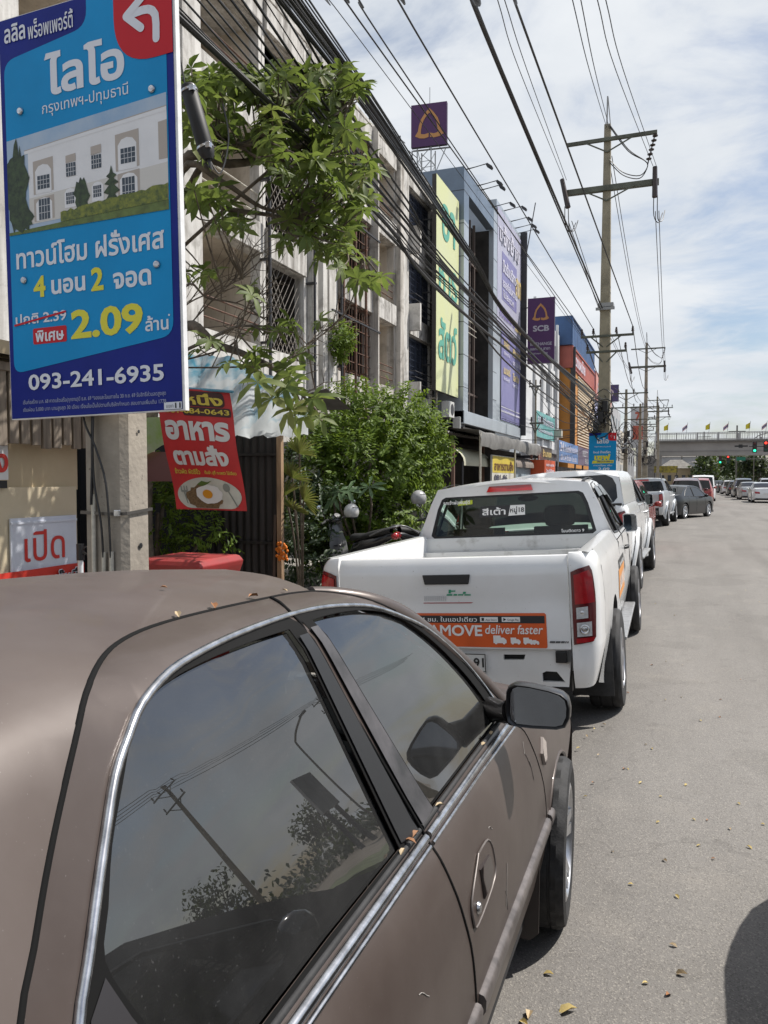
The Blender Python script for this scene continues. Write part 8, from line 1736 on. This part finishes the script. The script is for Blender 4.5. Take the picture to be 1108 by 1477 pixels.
# ------------------------------------------------------------------ far trees at the junction and the far side of the road
FARL = leafmat('far_leaf', (.020,.040,.010), (.055,.085,.020), .25, .6); FARD = leafmat('far_dark_leaf', (.010,.020,.007), (.024,.042,.012), .2, .6)
def far_tree(label, x, y, h, r, m, n, seed, L_=.6, dup_=None):
    random.seed(seed); t = root('tree', label, 'tree', (x, y, -.28), world=True); a = MB(); st = MB(); st.tube([(x,y,-.3),(x+.1,y,h*.4),(x,y,h*.7)], [r*.09,r*.07,r*.03], 7)
    lumps = [(Vector((x+random.uniform(-.6,.6)*r, y+random.uniform(-.6,.6)*r, h*random.uniform(.42,.86))), r*random.uniform(.35,.6)) for _ in range(9)]
    for c, q in lumps:
        st.tube([(x,y,h*.35), tuple(c)], [r*.04,r*.01], 5)
        for _ in range(n//9): d = rnd(); leaf(a, c+d*q*random.uniform(.6,1.05), rnd(), d+Vector((0,0,.6)), L_*random.uniform(.7,1.2), L_*.55, .2)
    obj('trunk', st, BARK, t, smooth=60); obj('crown', a, m, t); return t
far_tree('rounded green tree far beyond the junction, left of the two', 6.5, 150, 6.8, 4.2, FARL, 1300, 71, .7); far_tree('rounded green tree far beyond the junction, right of the two', 11.0, 155, 6.6, 3.8, FARL, 1200, 72, .7)
far_tree('dark tall tree at the right edge beyond the footbridge', 13.6, 112, 7.6, 3.0, FARD, 1800, 73, .5); far_tree('dark low tree left of the tall dark tree at the right edge', 12.6, 140, 5.4, 3.2, FARD, 1200, 74, .6)
random.seed(80); a = MB()
for i in range(2600):
    x, y = random.uniform(-4, 24), random.uniform(160, 175); leaf(a, Vector((x, y, random.uniform(.2, 3.4+.9*math.sin(x*.9)))), rnd(), Vector((0,-.5,1)), .8, .5, .2)
obj('far_hedge', a, FARL, kind='stuff')
a = MB()
for i in range(5200):                    # scrub and trees along the far side of the road, seen in the car's windows
    y = random.uniform(-6, 95); h = 2.3+1.1*math.sin(y*.33)+.7*math.sin(y*.9+1); x = random.uniform(50, 60); leaf(a, Vector((x, y, random.uniform(.1, max(.6, h)))), rnd(), Vector((-.6,0,1)), .7, .45, .2)
obj('roadside_scrub', a, FARD, kind='stuff')
for i, (x, y, h, r) in enumerate(((58,18,7.5,3.6),(62,34,8.5,4.0),(60,52,7.0,3.4),(64,70,9.0,4.2),(62,92,8.5,4.0))): far_tree(('broad','rounded','low','spreading','bushy')[i]+' tree among the scrub on the far side of the road', x, y, h, r, FARD, 900, 90+i, .6)
for i, (x, y) in enumerate(((33,15),(33,40),(33,66))): pole('concrete power pole on the far side of the road, '+('nearest','middle','farthest')[i]+' of its line', x, y, 11.5, hv=False, det=False, w=.34, arms=((11.0,-1.3,1.3,(-1.2,-.4,.4,1.2)),(9.9,-1.1,1.1,(-1,1))))
for (y0, y1) in ((-14,15),(15,40),(40,66),(66,100)):
    for px in (-1.2,-.4,.4,1.2): span((33+px, y0, 11.3), (33+px, y1, 11.3), .5, .022, 'cable of the power line on the far side of the road', 'far side power lines')
for i, y in enumerate((24,52)):
    t = root('street_lamp', 'curved street lamp on the far side of the road, '+('nearer' if i == 0 else 'farther')+' one', 'street lamp', (30.6, y, -.28), world=True); a = MB(); a.tube(spl([(30.6,y,-.28),(30.6,y,7.2),(30.2,y,8.5),(28.4,y,9.2)], 6), .09, 7); obj('post', a, DKC, t); a = MB(); a.box(27.7,28.5,y-.16,y+.16,9.15,9.3); obj('lamp_head', a, IRON, t)
t, f, o, ux = frame_sign('hoarding', 'plain dark hoarding on posts on the far side of the road', 'sign', (48, 78, 4.0), (-.35,-1,0), 9, 4.5, .3, mat('hoarding_face', (.10,.11,.12), .6, var=.4, vscale=.3), EDGE); a = MB(); a.box(47.4,47.8,76,76.4,-.28,4.0); a.box(45.4,45.8,70.6,71,-.28,4.0); obj('post', a, IRON, t)

# ------------------------------------------------------------------ car beside the camera, just outside the frame: its bonnet throws the rounded shadow at the lower right
passenger('dark_saloon', 'black saloon beside the brown one, just outside the right edge of the photo', (1.55, 1.62, 0), 0, BLK, SEDAN, SEDW)
